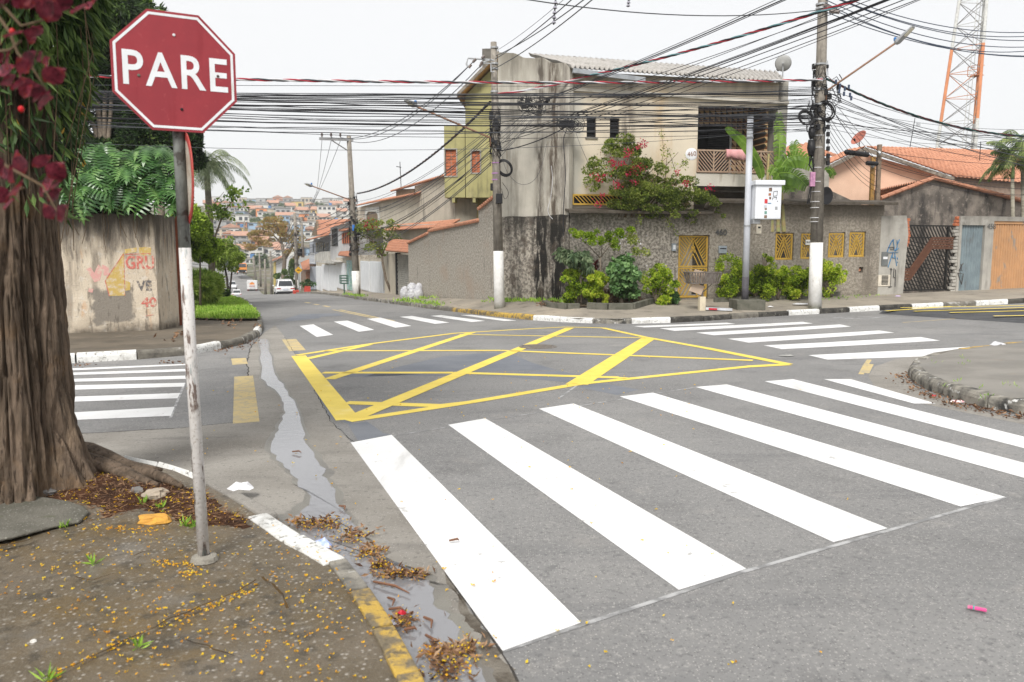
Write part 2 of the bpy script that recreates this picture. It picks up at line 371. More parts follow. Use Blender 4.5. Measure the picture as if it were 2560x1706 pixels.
for tl, tr, br, bl in ([(385, 1000), (925, 970), (905, 1018), (395, 1040)], [(375, 917), (955, 897), (940, 925), (385, 943)], [(362, 857), (980, 843), (975, 863), (368, 880)],
                       [(352, 823), (980, 805), (985, 822), (357, 838)], [(345, 790), (980, 770), (985, 782), (345, 803)], [(342, 768), (1045, 740), (1050, 746), (342, 779)]):
    a, b, c, d_ = (z8(*p) for p in (tl, tr, br, bl))
    qs.append([b, c, d_ + (d_ - c) * .6, a + (a - b) * .6])
crosswalk('crosswalk', 'left white zebra crossing partly behind the tree trunk', qs)
m = MB()
for a, b, wd in (((806, 1018), (1600, 890), .025), ((1155, 1497), (1700, 1317), .03), ((1700, 1317), (2310, 1143), .03), ((1285, 915), (1335, 880), .03), ((392, 960), (425, 880), .03)):
    ribbon(m, D(*a), D(*b), wd, .0023)
struct(m.build('chalk_line', paint_wf))
m = MB()
YB = [((800, 965), (686, 818), .25), ((800, 968), (1080, 925), .16), ((1080, 925), (1330, 883), .16), ((1330, 883), (1720, 843), .16), ((1720, 843), (1812, 838), .2),
      ((682, 817), (850, 791), .15), ((850, 791), (1050, 766), .15), ((1050, 766), (1200, 757), .14), ((1200, 757), (1300, 752), .13), ((1300, 752), (1385, 754), .13), ((1385, 754), (1485, 776), .14), ((1485, 776), (1620, 800), .16), ((1620, 800), (1812, 838), .18),
      ((815, 960), (1310, 754), .22), ((755, 872), (1085, 764), .19), ((705, 825), (850, 792), .17), ((1325, 884), (1490, 778), .3), ((1400, 868), (1440, 870), .15),
      ((1055, 769), (1480, 777), .12), ((745, 807), (1150, 806), .16), ((1150, 806), (1730, 829), .16), ((742, 857), (1040, 857), .18), ((1040, 857), (1420, 868), .18), ((795, 926), (1010, 933), .2), ((1010, 933), (1080, 925), .16)]
for a, b, wd in YB: ribbon(m, D(*a), D(*b), wd, .003 + .0003 * (len(m.v) // 18 % 7))
struct(m.build('yellow_box_marking', paint_y), 'yellow criss-cross box marking in the middle of the junction')
m = MB(); ribbon(m, D(566, 972), D(560, 865), .26, .0028); ribbon(m, D(552, 838), D(548, 824), .24, .0028); ribbon(m, D(684, 806), D(664, 780), .3, .0019)
ribbon(m, D(780, 712), D(905, 738), .12, .0019); ribbon(m, D(765, 712), D(890, 738), .1, .0021)
for a, b in (((744, 703), (757, 706)), ((722, 699), (732, 701)), ((702, 695), (712, 697)), ((690, 691), (697, 692))): ribbon(m, D(*a), D(*b), .16, .0019)
struct(m.build('worn_centre_line', paint_y2))
m = MB()
for a, b in ((z6b(900, 700), z6b(940, 620)), (z6b(940, 620), z6b(975, 570)), (z6b(950, 690), z6b(990, 610))): ribbon(m, a, b, .07, .0019)
ribbon(m, z6b(1270, 238), z6b(1800, 200), .06, .0019)
struct(m.build('faded_yellow_mark', paint_y2))
m = MB()
for a, b in ((z6b(650, 196), z6b(930, 207)), (z6b(930, 207), z6b(1130, 184)), (z6b(690, 192), z6b(1090, 188))): ribbon(m, a, b, .12, .0019)
struct(m.build('faded_white_mark', paint_wf))
for pts in ([(600, 600), (880, 520), (1200, 445), (1580, 415), (1700, 425), (1850, 490), (2030, 545), (1350, 560)], [(330, 605), (520, 570), (1300, 580), (1290, 585), (700, 590)],
            [(1400, 570), (2060, 555), (2353, 610), (2150, 640)], [(2180, 670), (2353, 640), (2640, 690), (2480, 730)],
            [(500, 945), (640, 925), (700, 965), (760, 1010), (820, 1020), (600, 1065), (570, 1060)], [(55, 630), (150, 610), (240, 625), (200, 650), (90, 665)],
            [(20, 175), (150, 135), (420, 128), (470, 145), (300, 155), (290, 165), (60, 188)]):
    flat('asphalt_patch', [z5(*p) for p in pts], asph_dark, .0011)['kind'] = 'structure'
flat('asphalt_patch', [D(*p) for p in ((79 + 725, 975), (815, 968), (735, 880), (690, 815), (670, 795), (663, 800), (690, 850), (760, 960))], asph_dark, .0008)['kind'] = 'structure'
hp = []
A0, A1, B0, B1 = z6b(1060, 160), z6b(2420, 250), z6b(1180, 128), z6b(2420, 110)
m = MB(); n = 24
base = [A0.lerp(A1, i / n) for i in range(n + 1)]; top = [B0.lerp(B1, i / n) for i in range(n + 1)]
for i in range(n + 1):
    for j in range(7):
        p = base[i].lerp(top[i], j / 6); m.v.append((p.x, p.y, zg(p.x, p.y) + .004 + .07 * math.sin(math.pi * j / 6)))
for i in range(n):
    for j in range(6): m.f.append((i * 7 + j, (i + 1) * 7 + j, (i + 1) * 7 + j + 1, i * 7 + j + 1))
hump = struct(m.build('speed_hump', asph_new, smooth=True))
for a, b in (((1120, 160), (1700, 118)), ((1370, 163), (2420, 128)), ((1690, 176), (2420, 158)), ((2080, 208), (2420, 203)), ((1250, 130), (2420, 108))):
    m = MB(); p, q = z6b(*a), z6b(*b)
    ribbon(m, p, q, .17, .081, 14)
    m.build('hump_bar', paint_y, parent=hump)
apron = [(-150, 1010), (200, 996), (400, 985), (575, 968), (580, 940), (568, 835), (575, 800), (600, 770), (632, 748), (655, 775), (690, 835), (760, 968), (808, 1018), (900, 1130), (1010, 1290), (1090, 1420), (1150, 1500), (1190, 1568), (1300, 1800), (800, 1800), (700, 1500), (500, 1300), (200, 1100), (-150, 1150)]
flat('gutter', [D(*p) for p in apron], conc, .0014)['kind'] = 'structure'
crackm = mat('crack', (.05, .045, .04), sc_=9, rough=.95, bump=0, rnd=False)
m = MB()
def crack(pts, wd, f=D, dz=.0024, amp=.014):
    q = [f(*p) for p in pts]; out = []
    for a, b in zip(q[:-1], q[1:]):
        k = max(2, int((b - a).length / .12))
        for i in range(k): out.append(a.lerp(b, i / k) + Vector((RR.uniform(-amp, amp), RR.uniform(-amp, amp), 0)))
    out.append(q[-1])
    for a, b in zip(out[:-1], out[1:]): ribbon(m, a, b, wd * RR.uniform(.2, .8), dz, 1)
crack([(-100, 1008), (200, 996), (400, 985), (575, 968), (580, 940), (568, 835), (575, 800), (600, 770)], .03)
crack([(655, 775), (690, 835), (760, 968), (815, 1020), (900, 1130), (1010, 1290), (1090, 1420), (1150, 1500), (1190, 1568)], .016)
crack([(1055, 1274), (1105, 1265), (1165, 1254)], .005, amp=.02); crack([(1140, 1300), (1180, 1340)], .004, amp=.02)
struct(m.build('road_cracks', crackm))
dirtm = mat('gutter_silt', (.085, .07, .054), (.2, .18, .15), sc_=5, rough=.9, bump=.8, bs=60, rnd=False)
def jag(pts, k=6, amp=.03):
    o = []
    for a, b in zip(pts, pts[1:] + pts[:1]):
        for i in range(k): o.append(a.lerp(b, i / k) + Vector((RR.uniform(-amp, amp), RR.uniform(-amp, amp), 0)))
    return o
flat('silt', jag([D(*p) for p in ((1020, 1310), (1048, 1335), (1098, 1425), (1150, 1497), (1185, 1560), (1215, 1660), (1130, 1660), (1100, 1480), (1055, 1400))]), dirtm, .0018)['kind'] = 'structure'
waterm = bpy.data.materials.new('water'); waterm.use_nodes = True; MATS['water'] = waterm
_n = waterm.node_tree.nodes; _b = _n['Principled BSDF']; _b.inputs['Base Color'].default_value = (.2, .2, .21, 1); _b.inputs['Roughness'].default_value = .1; _b.inputs['Specular IOR Level'].default_value = 1.0
_t = _n.new('ShaderNodeTexNoise'); _t.inputs['Scale'].default_value = 9; _t.inputs['Detail'].default_value = 7
_c = _n.new('ShaderNodeTexCoord'); waterm.node_tree.links.new(_c.outputs['Object'], _t.inputs['Vector'])
_u = _n.new('ShaderNodeBump'); _u.inputs['Strength'].default_value = .16; _u.inputs['Distance'].default_value = .02
waterm.node_tree.links.new(_t.outputs[0], _u.inputs['Height']); waterm.node_tree.links.new(_u.outputs[0], _b.inputs['Normal'])
Lw = [(597, 780), (600, 870), (648, 915), (655, 950), (640, 990), (622, 1032), (655, 1075), (685, 1110), (715, 1150), (690, 1178), (660, 1200), (705, 1240), (760, 1290), (812, 1350), (870, 1430), (925, 1500), (970, 1568), (1010, 1700)]
Rw = [(612, 780), (632, 860), (662, 900), (690, 960), (697, 1010), (735, 1065), (752, 1100), (790, 1170), (822, 1215), (850, 1265), (895, 1290), (950, 1310), (985, 1345), (1010, 1400), (1050, 1440), (1075, 1500), (1110, 1568), (1180, 1700)]
m = MB()
wl_, wr_ = [D(*p) for p in Lw], [D(*p) for p in Rw]
def fine(pl):
    o = []
    for a, b in zip(pl[:-1], pl[1:]):
        for i in range(5):
            k = i / 5; o.append(a.lerp(b, k) + Vector((RR.uniform(-.025, .025), RR.uniform(-.02, .02), 0)) * (1 if i else .4))
    return o + [pl[-1]]
fl, fr = fine(wl_), fine(wr_)
for a, b in zip(fl, fr):
    for p in (a, b): m.v.append((p.x, p.y, zg(p.x, p.y) + .0034))
for i in range(len(fl) - 1): m.f.append((2 * i, 2 * i + 1, 2 * i + 3, 2 * i + 2))
struct(m.build('water_stream', waterm), 'thin stream of water running along the gutter')
dampm = mat('damp_concrete', (.15, .14, .125), (.2, .19, .165), sc_=2, rough=.4, spec=.4, bump=.3, bs=70, rnd=False)
m = MB()
for a, b in zip(fl, fr):
    c = (a - b) * .14
    for p in (a + c, b - c * 1.2): m.v.append((p.x, p.y, zg(p.x, p.y) + .0021))
for i in range(len(fl) - 1): m.f.append((2 * i, 2 * i + 1, 2 * i + 3, 2 * i + 2))
struct(m.build('damp_patch', dampm))
p = G(1345, 868); mh = MB(); mh.lathe([(.36, 0), (.36, .012), (.31, .014), (.3, .0019), (.001, .009)], 28)
for k in range(-3, 4): mh.box(-.26, .26, k * .075 - .02, k * .075 + .02, .009, .015)
ironm = mat('cast_iron', (.12, .11, .1), (.2, .17, .14), sc_=12, rough=.7, spec=.4)
tag(mh.build('manhole_cover', ironm, loc=(p.x, p.y, zg(p.x, p.y) + .001)), 'round ribbed iron manhole cover on the yellow box marking', 'manhole')
# ------------------------------------------------------------------ kerbs
kc = dict(w=mat('kerb_white', (.72, .72, .7), (.5, .49, .46), sc_=9, lo=.45, hi=.7, rough=.8, bump=.6, bs=60, layers=[dict(s=22, c=(.16, .15, .13), lo=.56, hi=.66, a=.8), dict(s=3, c=(.28, .26, .22), lo=.6, hi=.75, a=.6)]),
          k=mat('kerb_black', (.035, .033, .03), (.08, .075, .065), sc_=7, rough=.85, bump=.6, bs=60, layers=[dict(s=9, c=(.22, .21, .18), lo=.57, hi=.68, a=.7)]),
          g=mat('kerb_bare', (.2, .185, .155), (.12, .11, .095), sc_=6, rough=.9, bump=.7, bs=50, layers=[dict(s=4, c=(.42, .41, .39), lo=.58, hi=.68, a=.7), dict(s=6, c=(.05, .05, .045), lo=.58, hi=.7, a=.7)]),
          y=mat('kerb_yellow', (.5, .33, .07), (.42, .29, .09), sc_=6, rough=.85, bump=.6, bs=60, layers=[dict(s=6, c=(.15, .13, .1), lo=.46, hi=.58, a=.9), dict(s=20, c=(.12, .1, .07), lo=.55, hi=.65, a=.8)]),
          d=mat('kerb_dirty', (.3, .28, .24), (.1, .095, .085), sc_=5, rough=.9, bump=.7, bs=50, layers=[dict(s=5, c=(.03, .03, .03), lo=.55, hi=.68, a=.8), dict(s=8, c=(.66, .66, .64), lo=.6, hi=.68, a=.8)]))
def resample(pts, step):
    out = [Vector(pts[0])]; acc = 0
    for a, b in zip(pts[:-1], pts[1:]):
        a, b = Vector(a), Vector(b); l = (b - a).length; p = 0
        while acc + l - p >= step:
            p += step - acc; acc = 0; out.append(a.lerp(b, p / l))
        acc += l - p
    if (out[-1] - Vector(pts[-1])).length > .2: out.append(Vector(pts[-1]))
    return out
def kerb(label, pts, cols, step=1.0, hgt=.14, wid=.14, side=1, jit=.012, name='kerb'):
    q = resample([Vector((p[0], p[1], 0)) for p in pts], step)
    r = bpy.data.objects.new(name, None); COL.objects.link(r); r['kind'] = 'structure'; r['label'] = label
    r.location = (q[0].x, q[0].y, zg(q[0].x, q[0].y))
    for i, (a, b) in enumerate(zip(q[:-1], q[1:])):
        d = (b - a).normalized(); nrm = Vector((-d.y, d.x, 0)) * side; g = .012
        a, b = a + d * g, b - d * g; m = MB(); hj = RR.uniform(-jit, jit)
        pr = [(0, -.1), (.0, .085), (.012, .12), (.04, hgt), (wid, hgt), (wid, -.1)]
        vs = []
        for p in (a, a.lerp(b, .5), b):
            e = RR.uniform(-.006, .006)
            for o_, h_ in pr:
                x = p + nrm * (o_ + (e if h_ > 0 else 0)); vs.append((x.x - r.location.x, x.y - r.location.y, zg(p.x, p.y) + h_ + (hj + e if h_ > 0 else 0) - r.location.z))
        k = len(pr); fs = [tuple(range(k - 1, -1, -1)), tuple(range(2 * k, 3 * k))]
        if side < 0: fs = [tuple(reversed(f)) for f in fs]
        for w_ in (0, 1):
            for j in range(k):
                f = (w_ * k + j, w_ * k + (j + 1) % k, (w_ + 1) * k + (j + 1) % k, (w_ + 1) * k + j)
                fs.append(f if side > 0 else tuple(reversed(f)))
        m.add(vs, fs); m.build('kerb_stone', kc[cols(a) if callable(cols) else cols[i % len(cols)]], parent=r, bevel=.008)
    return r
KF = [D(*p) for p in ((1000, 712), (1140, 728), (1230, 737), (1330, 743), (1420, 745), (1560, 742), (1640, 737), (1760, 728), (2000, 715), (2200, 705), (2353, 697))]
kdir = (KF[-1] - KF[-2]).normalized()
KF = [ts(6.1, s) for s in (95, 80, 65, 52, 44)] + [D(830, 690), D(905, 699)] + KF + [KF[-1] + kdir * k for k in (5, 12, 20)]
_alt = [0]
def far_cols(p):
    if p.x < -2.2: return RR.choice('gggd')
    if p.x < .2: return RR.choice('ggyd')
    if p.x < 4.8: return RR.choice('wddwdk')
    _alt[0] += 1
    return 'wk'[_alt[0] % 2] if RR.random() < .93 else 'g'
kerb('far painted kerb round the corner in front of the stuccoed house', KF, far_cols, step=1.05, side=1)
KR = [D(*p) for p in ((2700, 1010), (2520, 975), (2353, 955), (2260, 940), (2180, 917), (2110, 890), (2088, 872), (2085, 860), (2097, 845), (2130, 833), (2180, 823), (2250, 814), (2353, 805))]
KR += [KR[-1] + (KR[-1] - KR[-2]).normalized() * k for k in (4, 10, 20)]
kerb('rounded grey kerb of the right corner with worn yellow paint', KR, 'dddddddgyygdwddgdg', step=.85, side=-1, hgt=.15, wid=.16)
KL = [D(*p) for p in ((-160, 850), (60, 842), (145, 836), (300, 828), (440, 816), (500, 805), (560, 792), (598, 772), (606, 755), (600, 735), (585, 712), (560, 690))]
KL = [KL[0] + Vector((-14, -1, 0))] + KL + [ts(.2, s) for s in (50, 65, 80, 110)]
kerb('left far kerb round the corner below the painted wall', KL, 'kwkwkwdwkwkddwdgwwgwggdwg' + 'gdggwgd' * 12, step=.95, side=1, hgt=.15)
KN = [D(*p) for p in ((290, 1078), (350, 1090), (420, 1108), (475, 1132))]
kerb('white painted kerb piece beside the tree roots', KN, 'w', step=.45, side=-1, hgt=.07, wid=.16)
KN2 = [D(*p) for p in ((618, 1216), (700, 1272), (742, 1302), (800, 1330))]
kerb('two white painted kerb stones beside the gutter', KN2, 'w', step=.55, side=-1, hgt=.12, wid=.13)
KN3 = [D(*p) for p in ((800, 1330), (850, 1395), (900, 1475), (950, 1550), (1000, 1680), (1030, 1790))]
kerb('yellow painted kerb edge in the foreground', KN3, 'dyyyyy', step=.42, side=-1, hgt=.118, wid=.1, jit=.006)
# ------------------------------------------------------------------ pavements
def slab(name, outer, inner, zo, zi, m_, n=1, skirt=.3):
    m = MB(); k = len(outer)
    for i in range(k):
        for j in range(n + 1):
            f = j / n; p = Vector(outer[i][:2]).lerp(Vector(inner[i][:2]), f); z0 = zg(*outer[i][:2]) + zo
            zI = inner[i][2] if (len(inner[i]) > 2 and zi is None) else zg(*inner[i][:2]) + (zi or 0)
            m.v.append((p.x, p.y, z0 + (zI - z0) * f))
    for i in range(k - 1):
        for j in range(n): m.f.append((i * (n + 1) + j, (i + 1) * (n + 1) + j, (i + 1) * (n + 1) + j + 1, i * (n + 1) + j + 1))
    o = m.build(name, m_); o['kind'] = 'structure'; return o
C0 = Vector((1.76, 24.55, .05)); dF = Vector((math.sin(rad(80)), math.cos(rad(80)), 0)); E1 = Vector((-.45, 26.34, -.04)); E2 = Vector((-4.4, 34.0, -.4))
R0 = C0 + dF * 10.59; R0.z = .13; dR = Vector((math.sin(rad(72)), math.cos(rad(72)), 0))
def lerpn(pairs, per):
    o, i_ = [], []
    for (a, b), (c, d) in zip(pairs[:-1], pairs[1:]):
        for k in range(per):
            o.append(Vector(a).lerp(Vector(c), k / per)); i_.append(Vector(b).lerp(Vector(d), k / per))
    o.append(Vector(pairs[-1][0])); i_.append(Vector(pairs[-1][1]))
    o = [p + ((q - p) * Vector((1, 1, 0))).normalized() * .07 for p, q in zip(o, i_)]
    return o, i_
def tsz(t, s, dz): return ts(t, s, dz)
zz = lambda p, z: Vector((p.x, p.y, z))
pairs = [(ts(6.1, s), ts(8.7, s, .2)) for s in (95, 80, 65, 52, 44)] + [(D(830, 690), ts(8.2, 39.5, .16)), (D(905, 699), E2), (D(1000, 712), E2.lerp(E1, .6)), (D(1140, 728), E1), (D(1230, 737), E1.lerp(C0, .5)),
         (D(1330, 743), C0), (D(1420, 745), C0 + dF * 1.2), (D(1560, 742), zz(C0 + dF * 3.2, .04)), (D(1640, 737), zz(C0 + dF * 4.6, .05)), (D(1760, 728), zz(C0 + dF * 6.6, .08)), (D(2000, 715), R0), (D(2200, 705), zz(R0 + dR * 3.2, .2)), (D(2353, 697), zz(R0 + dR * 6.3, .26)),
         (KF[-3] + Vector((.1, 0, 0)), zz(R0 + dR * 10, .45)), (KF[-2], zz(R0 + dR * 16, .8)), (KF[-1], zz(R0 + dR * 24, 1.3))]
pairs = [(a, b + Vector((0, .3, 0)) if False else b) for a, b in pairs]
o, i_ = lerpn(pairs, 3)
i_ = [q + (q - p).normalized() * .12 * Vector((1, 1, 0)).length / 1.414 for p, q in zip(o, i_)]
slab('pavement', o, i_, .122, None, walk_far, 3)
FARPAVE = (o, i_)
def pave_z(x, y):
    best = None
    for p, q in zip(*FARPAVE):
        d = Vector((q.x - p.x, q.y - p.y)); l = d.length; d /= l; v_ = Vector((x - p.x, y - p.y)); f = v_.dot(d) / l; e = abs(v_.x * d.y - v_.y * d.x)
        if best is None or e < best[0]: best = (e, f, zg(p.x, p.y) + .122, q.z)
    f = max(0, min(1, best[1]))
    return best[2] + (best[3] - best[2]) * f
k = len(KR); inn = [Vector((36, 2 + 24 * i / (k - 1), 0)) for i in range(k)]
o = [p + (q - p).normalized() * .08 for p, q in zip(KR, inn)]
slab('pavement', o, inn, .132, .2, mat('asphalt_pavement', (.26, .245, .22), (.2, .188, .17), sc_=1.2, rough=.9, bump=.6, bs=80, rnd=False, layers=[
    dict(s=1.6, c=(.28, .17, .1), lo=.6, hi=.75, a=.6), dict(k='speck', s=60, c=(.36, .34, .31), lo=.05, hi=.3, thr=.65, a=.7), dict(s=.9, c=(.24, .235, .22), lo=.5, hi=.7, a=.5)]), 4)
flat('gutter', [D(*p) for p in ((2150, 812), (2060, 825), (2010, 843), (1995, 865), (2010, 890), (2060, 915), (2200, 945), (2400, 985), (2400, 968), (2260, 945), (2110, 896), (2080, 862), (2128, 834), (2250, 816), (2250, 812))], conc, .0013)['kind'] = 'structure'
LW0, LW1, LW2 = D(100, 771, .15), D(366, 760, .16), D(412, 750, .16)
lwd = (LW1 - LW0).normalized()
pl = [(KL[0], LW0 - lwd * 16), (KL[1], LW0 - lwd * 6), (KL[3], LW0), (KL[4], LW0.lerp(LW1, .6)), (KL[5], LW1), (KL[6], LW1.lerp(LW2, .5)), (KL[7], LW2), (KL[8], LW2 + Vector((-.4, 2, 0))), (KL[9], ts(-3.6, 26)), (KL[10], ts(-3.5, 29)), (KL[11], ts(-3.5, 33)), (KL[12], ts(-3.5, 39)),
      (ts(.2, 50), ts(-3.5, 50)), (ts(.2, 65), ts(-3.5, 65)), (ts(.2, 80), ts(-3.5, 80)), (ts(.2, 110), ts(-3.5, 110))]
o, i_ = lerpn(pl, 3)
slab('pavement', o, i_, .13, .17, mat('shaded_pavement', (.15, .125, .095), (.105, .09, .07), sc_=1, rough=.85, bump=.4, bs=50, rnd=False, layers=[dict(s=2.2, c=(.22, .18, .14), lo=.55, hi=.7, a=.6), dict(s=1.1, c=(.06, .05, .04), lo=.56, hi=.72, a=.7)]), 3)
gp = [D(*p) for p in ((449, 734, .16), (520, 736, .16), (598, 735, .16), (588, 715, .16), (560, 694, .16), (528, 682, .16), (480, 680, .16), (449, 686, .16))]
m = MB(); m.poly([Vector((p.x, p.y, zg(p.x, p.y) + .185)) for p in gp]); verge = struct(m.build('verge', grassm))
NPOLY = [(-900, 1150), (-200, 1065), (150, 1062), (290, 1078), (350, 1091), (420, 1109), (475, 1134), (545, 1172), (618, 1219), (700, 1275), (742, 1305), (800, 1333), (850, 1398), (900, 1478), (950, 1553), (1000, 1683), (1030, 1795)]
np_ = [D(*p) for p in NPOLY]
np_ = [np_[0]] + [p + Vector((-.05, -.03, 0)) for p in np_[1:]]
cen = Vector((-1.6, .2, 0))
m = MB(); rings = 5
ring = np_ + [Vector((.3, -2.5, 0)), Vector((-5, -2.5, 0)), Vector((-9, 3, 0))]; n = len(ring); NRING = list(ring)
for j in range(rings + 1):
    for p in ring:
        q = Vector((p.x, p.y)).lerp(Vector((cen.x, cen.y)), j / rings * .98); m.v.append((q.x, q.y, zg(q.x, q.y) + .10 + (0 if j == 0 else .012 * math.sin(q.x * 5 + q.y * 3))))
for j in range(rings):
    for i in range(n): m.f.append((j * n + i, j * n + (i + 1) % n, (j + 1) * n + (i + 1) % n, (j + 1) * n + i))
m.f.append(tuple(rings * n + i for i in range(n)))
for i in range(n):      # short edge face
    a, b = m.v[i], m.v[(i + 1) % n]; m.add([a, b, (b[0], b[1], b[2] - .2), (a[0], a[1], a[2] - .2)], [(0, 1, 2, 3)])
struct(m.build('pavement', walk_near))
NZ = .112
def npz(x, y): return zg(x, y) + .10 + .012 * math.sin(x * 5 + y * 3)
n2 = lambda a, b: G(.3865 * a, 1100 + .3865 * b, .11)
m = MB()
def crackn(pts, wd, amp=.015):
    q = [n2(*p) for p in pts]; out = []
    for a, b in zip(q[:-1], q[1:]):
        k = max(2, int((b - a).length / .06))
        for i in range(k): out.append(a.lerp(b, i / k) + Vector((RR.uniform(-amp, amp), RR.uniform(-amp, amp), 0)))
    out.append(q[-1])
    for a, b in zip(out[:-1], out[1:]): ribbon(m, a, b, wd * RR.uniform(.4, 1.6), .124, 1)
crackn([(1650, 930), (1450, 1030), (1200, 1135), (900, 1270), (700, 1370), (350, 1530), (200, 1600)], .009)
crackn([(1700, 910), (1780, 950), (1830, 1020), (1860, 1110)], .01); crackn([(0, 695), (120, 680), (210, 650)], .02); crackn([(1200, 1300), (1400, 1370), (1520, 1420)], .008)
crackn([(480, 910), (600, 930), (740, 880)], .007); crackn([(880, 760), (960, 730), (1000, 720)], .007)
struct(m.build('pavement_cracks', mat('rusty_crack', (.09, .05, .012), (.04, .03, .02), sc_=8, rough=.95, bump=0, rnd=False)))
SP_ = [n2(*p) for p in ((-60, 350), (60, 400), (200, 330), (340, 390), (480, 420), (600, 480), (560, 540), (700, 520), (900, 450), (1040, 470), (1250, 560), (1400, 545), (1600, 560), (1620, 500), (1440, 430), (1350, 340), (1180, 290), (960, 230), (760, 200), (600, 190), (300, 120), (-60, 150))]
def inside(poly, x, y):
    ins = False; j = len(poly) - 1
    for i in range(len(poly)):
        if (poly[i].y > y) != (poly[j].y > y) and x < (poly[j].x - poly[i].x) * (y - poly[i].y) / (poly[j].y - poly[i].y) + poly[i].x: ins = not ins
        j = i
    return ins
def edge_d(poly, x, y):
    p = Vector((x, y)); best = 9
    for a, b in zip(poly, poly[1:] + poly[:1]):
        a = Vector(a[:2]); b = Vector(b[:2]); ab = b - a; t = max(0, min(1, (p - a).dot(ab) / max(1e-9, ab.dot(ab)))); best = min(best, (p - a - ab * t).length)
    return best if inside(poly, x, y) else -best
from mathutils import noise as _mn
def soil_h(x, y):
    d = edge_d(SP_, x, y) + .05 * _mn.noise((x * 6, y * 6, 1)); return zg(x, y) + .095 + .085 * max(-.5, min(1, d / .35)) + .012 * _mn.noise((x * 18, y * 18, 2)) + .01 * _mn.noise((x * 45, y * 45, 5))
x0, x1, y0, y1 = min(p.x for p in SP_) - .2, max(p.x for p in SP_) + .2, min(p.y for p in SP_) - .2, max(p.y for p in SP_) + .2
m = MB(); st = .04; nxs = int((x1 - x0) / st); nys = int((y1 - y0) / st)
for j in range(nys + 1):
    for i in range(nxs + 1): x, y = x0 + i * st, y0 + j * st; m.v.append((x, y, soil_h(x, y)))
for j in range(nys):
    for i in range(nxs):
        if edge_d(SP_, x0 + (i + .5) * st, y0 + (j + .5) * st) > -.08: m.f.append((j * (nxs + 1) + i, j * (nxs + 1) + i + 1, (j + 1) * (nxs + 1) + i + 1, (j + 1) * (nxs + 1) + i))
struct(m.build('soil', soil, smooth=True))
soil_z = soil_h
slabp = [n2(a + RR.uniform(-18, 18), b + RR.uniform(-9, 9)) for a, b in ((-200, 420), (0, 430), (150, 385), (300, 395), (430, 415), (540, 450), (590, 490), (500, 540), (350, 585), (100, 640), (-200, 690))]
m = MB(); m.prism([Vector((p.x, p.y, zg(p.x, p.y) + .112)) for p in slabp], (0, 0, .02))
so = m.build('broken_slab', mat('mossy_concrete', (.17, .16, .135), (.11, .105, .085), sc_=3, rough=.85, bump=.8, bs=60, rnd=False, layers=[dict(k='speck', s=45, c=(.38, .37, .33), lo=.05, hi=.35, thr=.6, a=.8), dict(s=4, c=(.06, .07, .025), lo=.55, hi=.7, a=.6)]), bevel=.012); struct(so)
ep = [D(*p) for p in ((475, 1130), (560, 1160), (640, 1205), (618, 1222), (545, 1178), (480, 1140))]
m = MB(); m.prism([Vector((p.x, p.y, zg(p.x, p.y) - .02)) for p in ep], (0, 0, .1)); struct(m.build('kerb_remnant', conc, bevel=.02))
# ================================================================== HOUSES AT THE CORNER
def fp(r, u, v, y=0.0):
    a = -r.rotation_euler.z; ca, sa = math.cos(a), math.sin(a)
    ox, oy = -r.location.x, -r.location.y; ox, oy = ox * ca - oy * sa, ox * sa + oy * ca
    dx, dy, dz = ray(u, v); dx, dy = dx * ca - dy * sa, dx * sa + dy * ca
    t = (y - oy) / dy
    return ox + dx * t, EYE + dz * t - r.location.z
def rc(r, u0, v0, u1, v1, y=0.0):
    x0, z1 = fp(r, u0, v0, y); x1, z0 = fp(r, u1, v1, y)
    return x0, x1, z0, z1
def holed(x0, x1, z0, z1, y0, y1, holes, top=None):
    m = MB(); X = sorted({x0, x1, *[h[0] for h in holes], *[h[1] for h in holes]})
    for a, b in zip(X[:-1], X[1:]):
        c = (a + b) / 2; hs = sorted([(h[2], h[3]) for h in holes if h[0] <= c <= h[1]]); z = z0
        for p, q in hs:
            if p > z + 1e-4: m.box(a, b, y0, y1, z, p)
            z = q
        if top: m.prism([(a, y0, z), (b, y0, z), (b, y0, top(b)), (a, y0, top(a))], (0, y1 - y0, 0))
        elif z < z1: m.box(a, b, y0, y1, z, z1)
    return m
stucco = mat('rough_stucco', (.52, .475, .41), (.21, .19, .163), sc_=13, lo=.4, hi=.6, rough=.95, bump=1.0, bs=30, bdist=.06, det=9, rnd=False, layers=[
    dict(s=1.1, c=(.15, .138, .12), lo=.52, hi=.72, a=.55), dict(k='band', z0=2.3, z1=2.95, wob=1.0, c=(.07, .064, .058), a=.75), dict(k='col', x=.25, w=.6, c=(.12, .11, .1), wob=.5, a=.8), dict(k='col', x=5.6, w=.7, c=(.09, .08, .07), wob=.7, a=.8, z0=1.2, z1=2.2), dict(k='col', x=8.3, w=.8, c=(.08, .072, .062), wob=.7, a=.9, z0=1.0, z1=2.0), dict(k='col', x=10.1, w=.6, c=(.08, .072, .062), wob=.5, a=1.1), dict(k='band', z0=.35, z1=-.1, wob=.6, s=3., c=(.09, .08, .065), a=.7), dict(k='rect', x0=4.2, x1=13, z0=-1, z1=4, wob=1.5, e=.8, c=(.3, .26, .21), a=.5)])
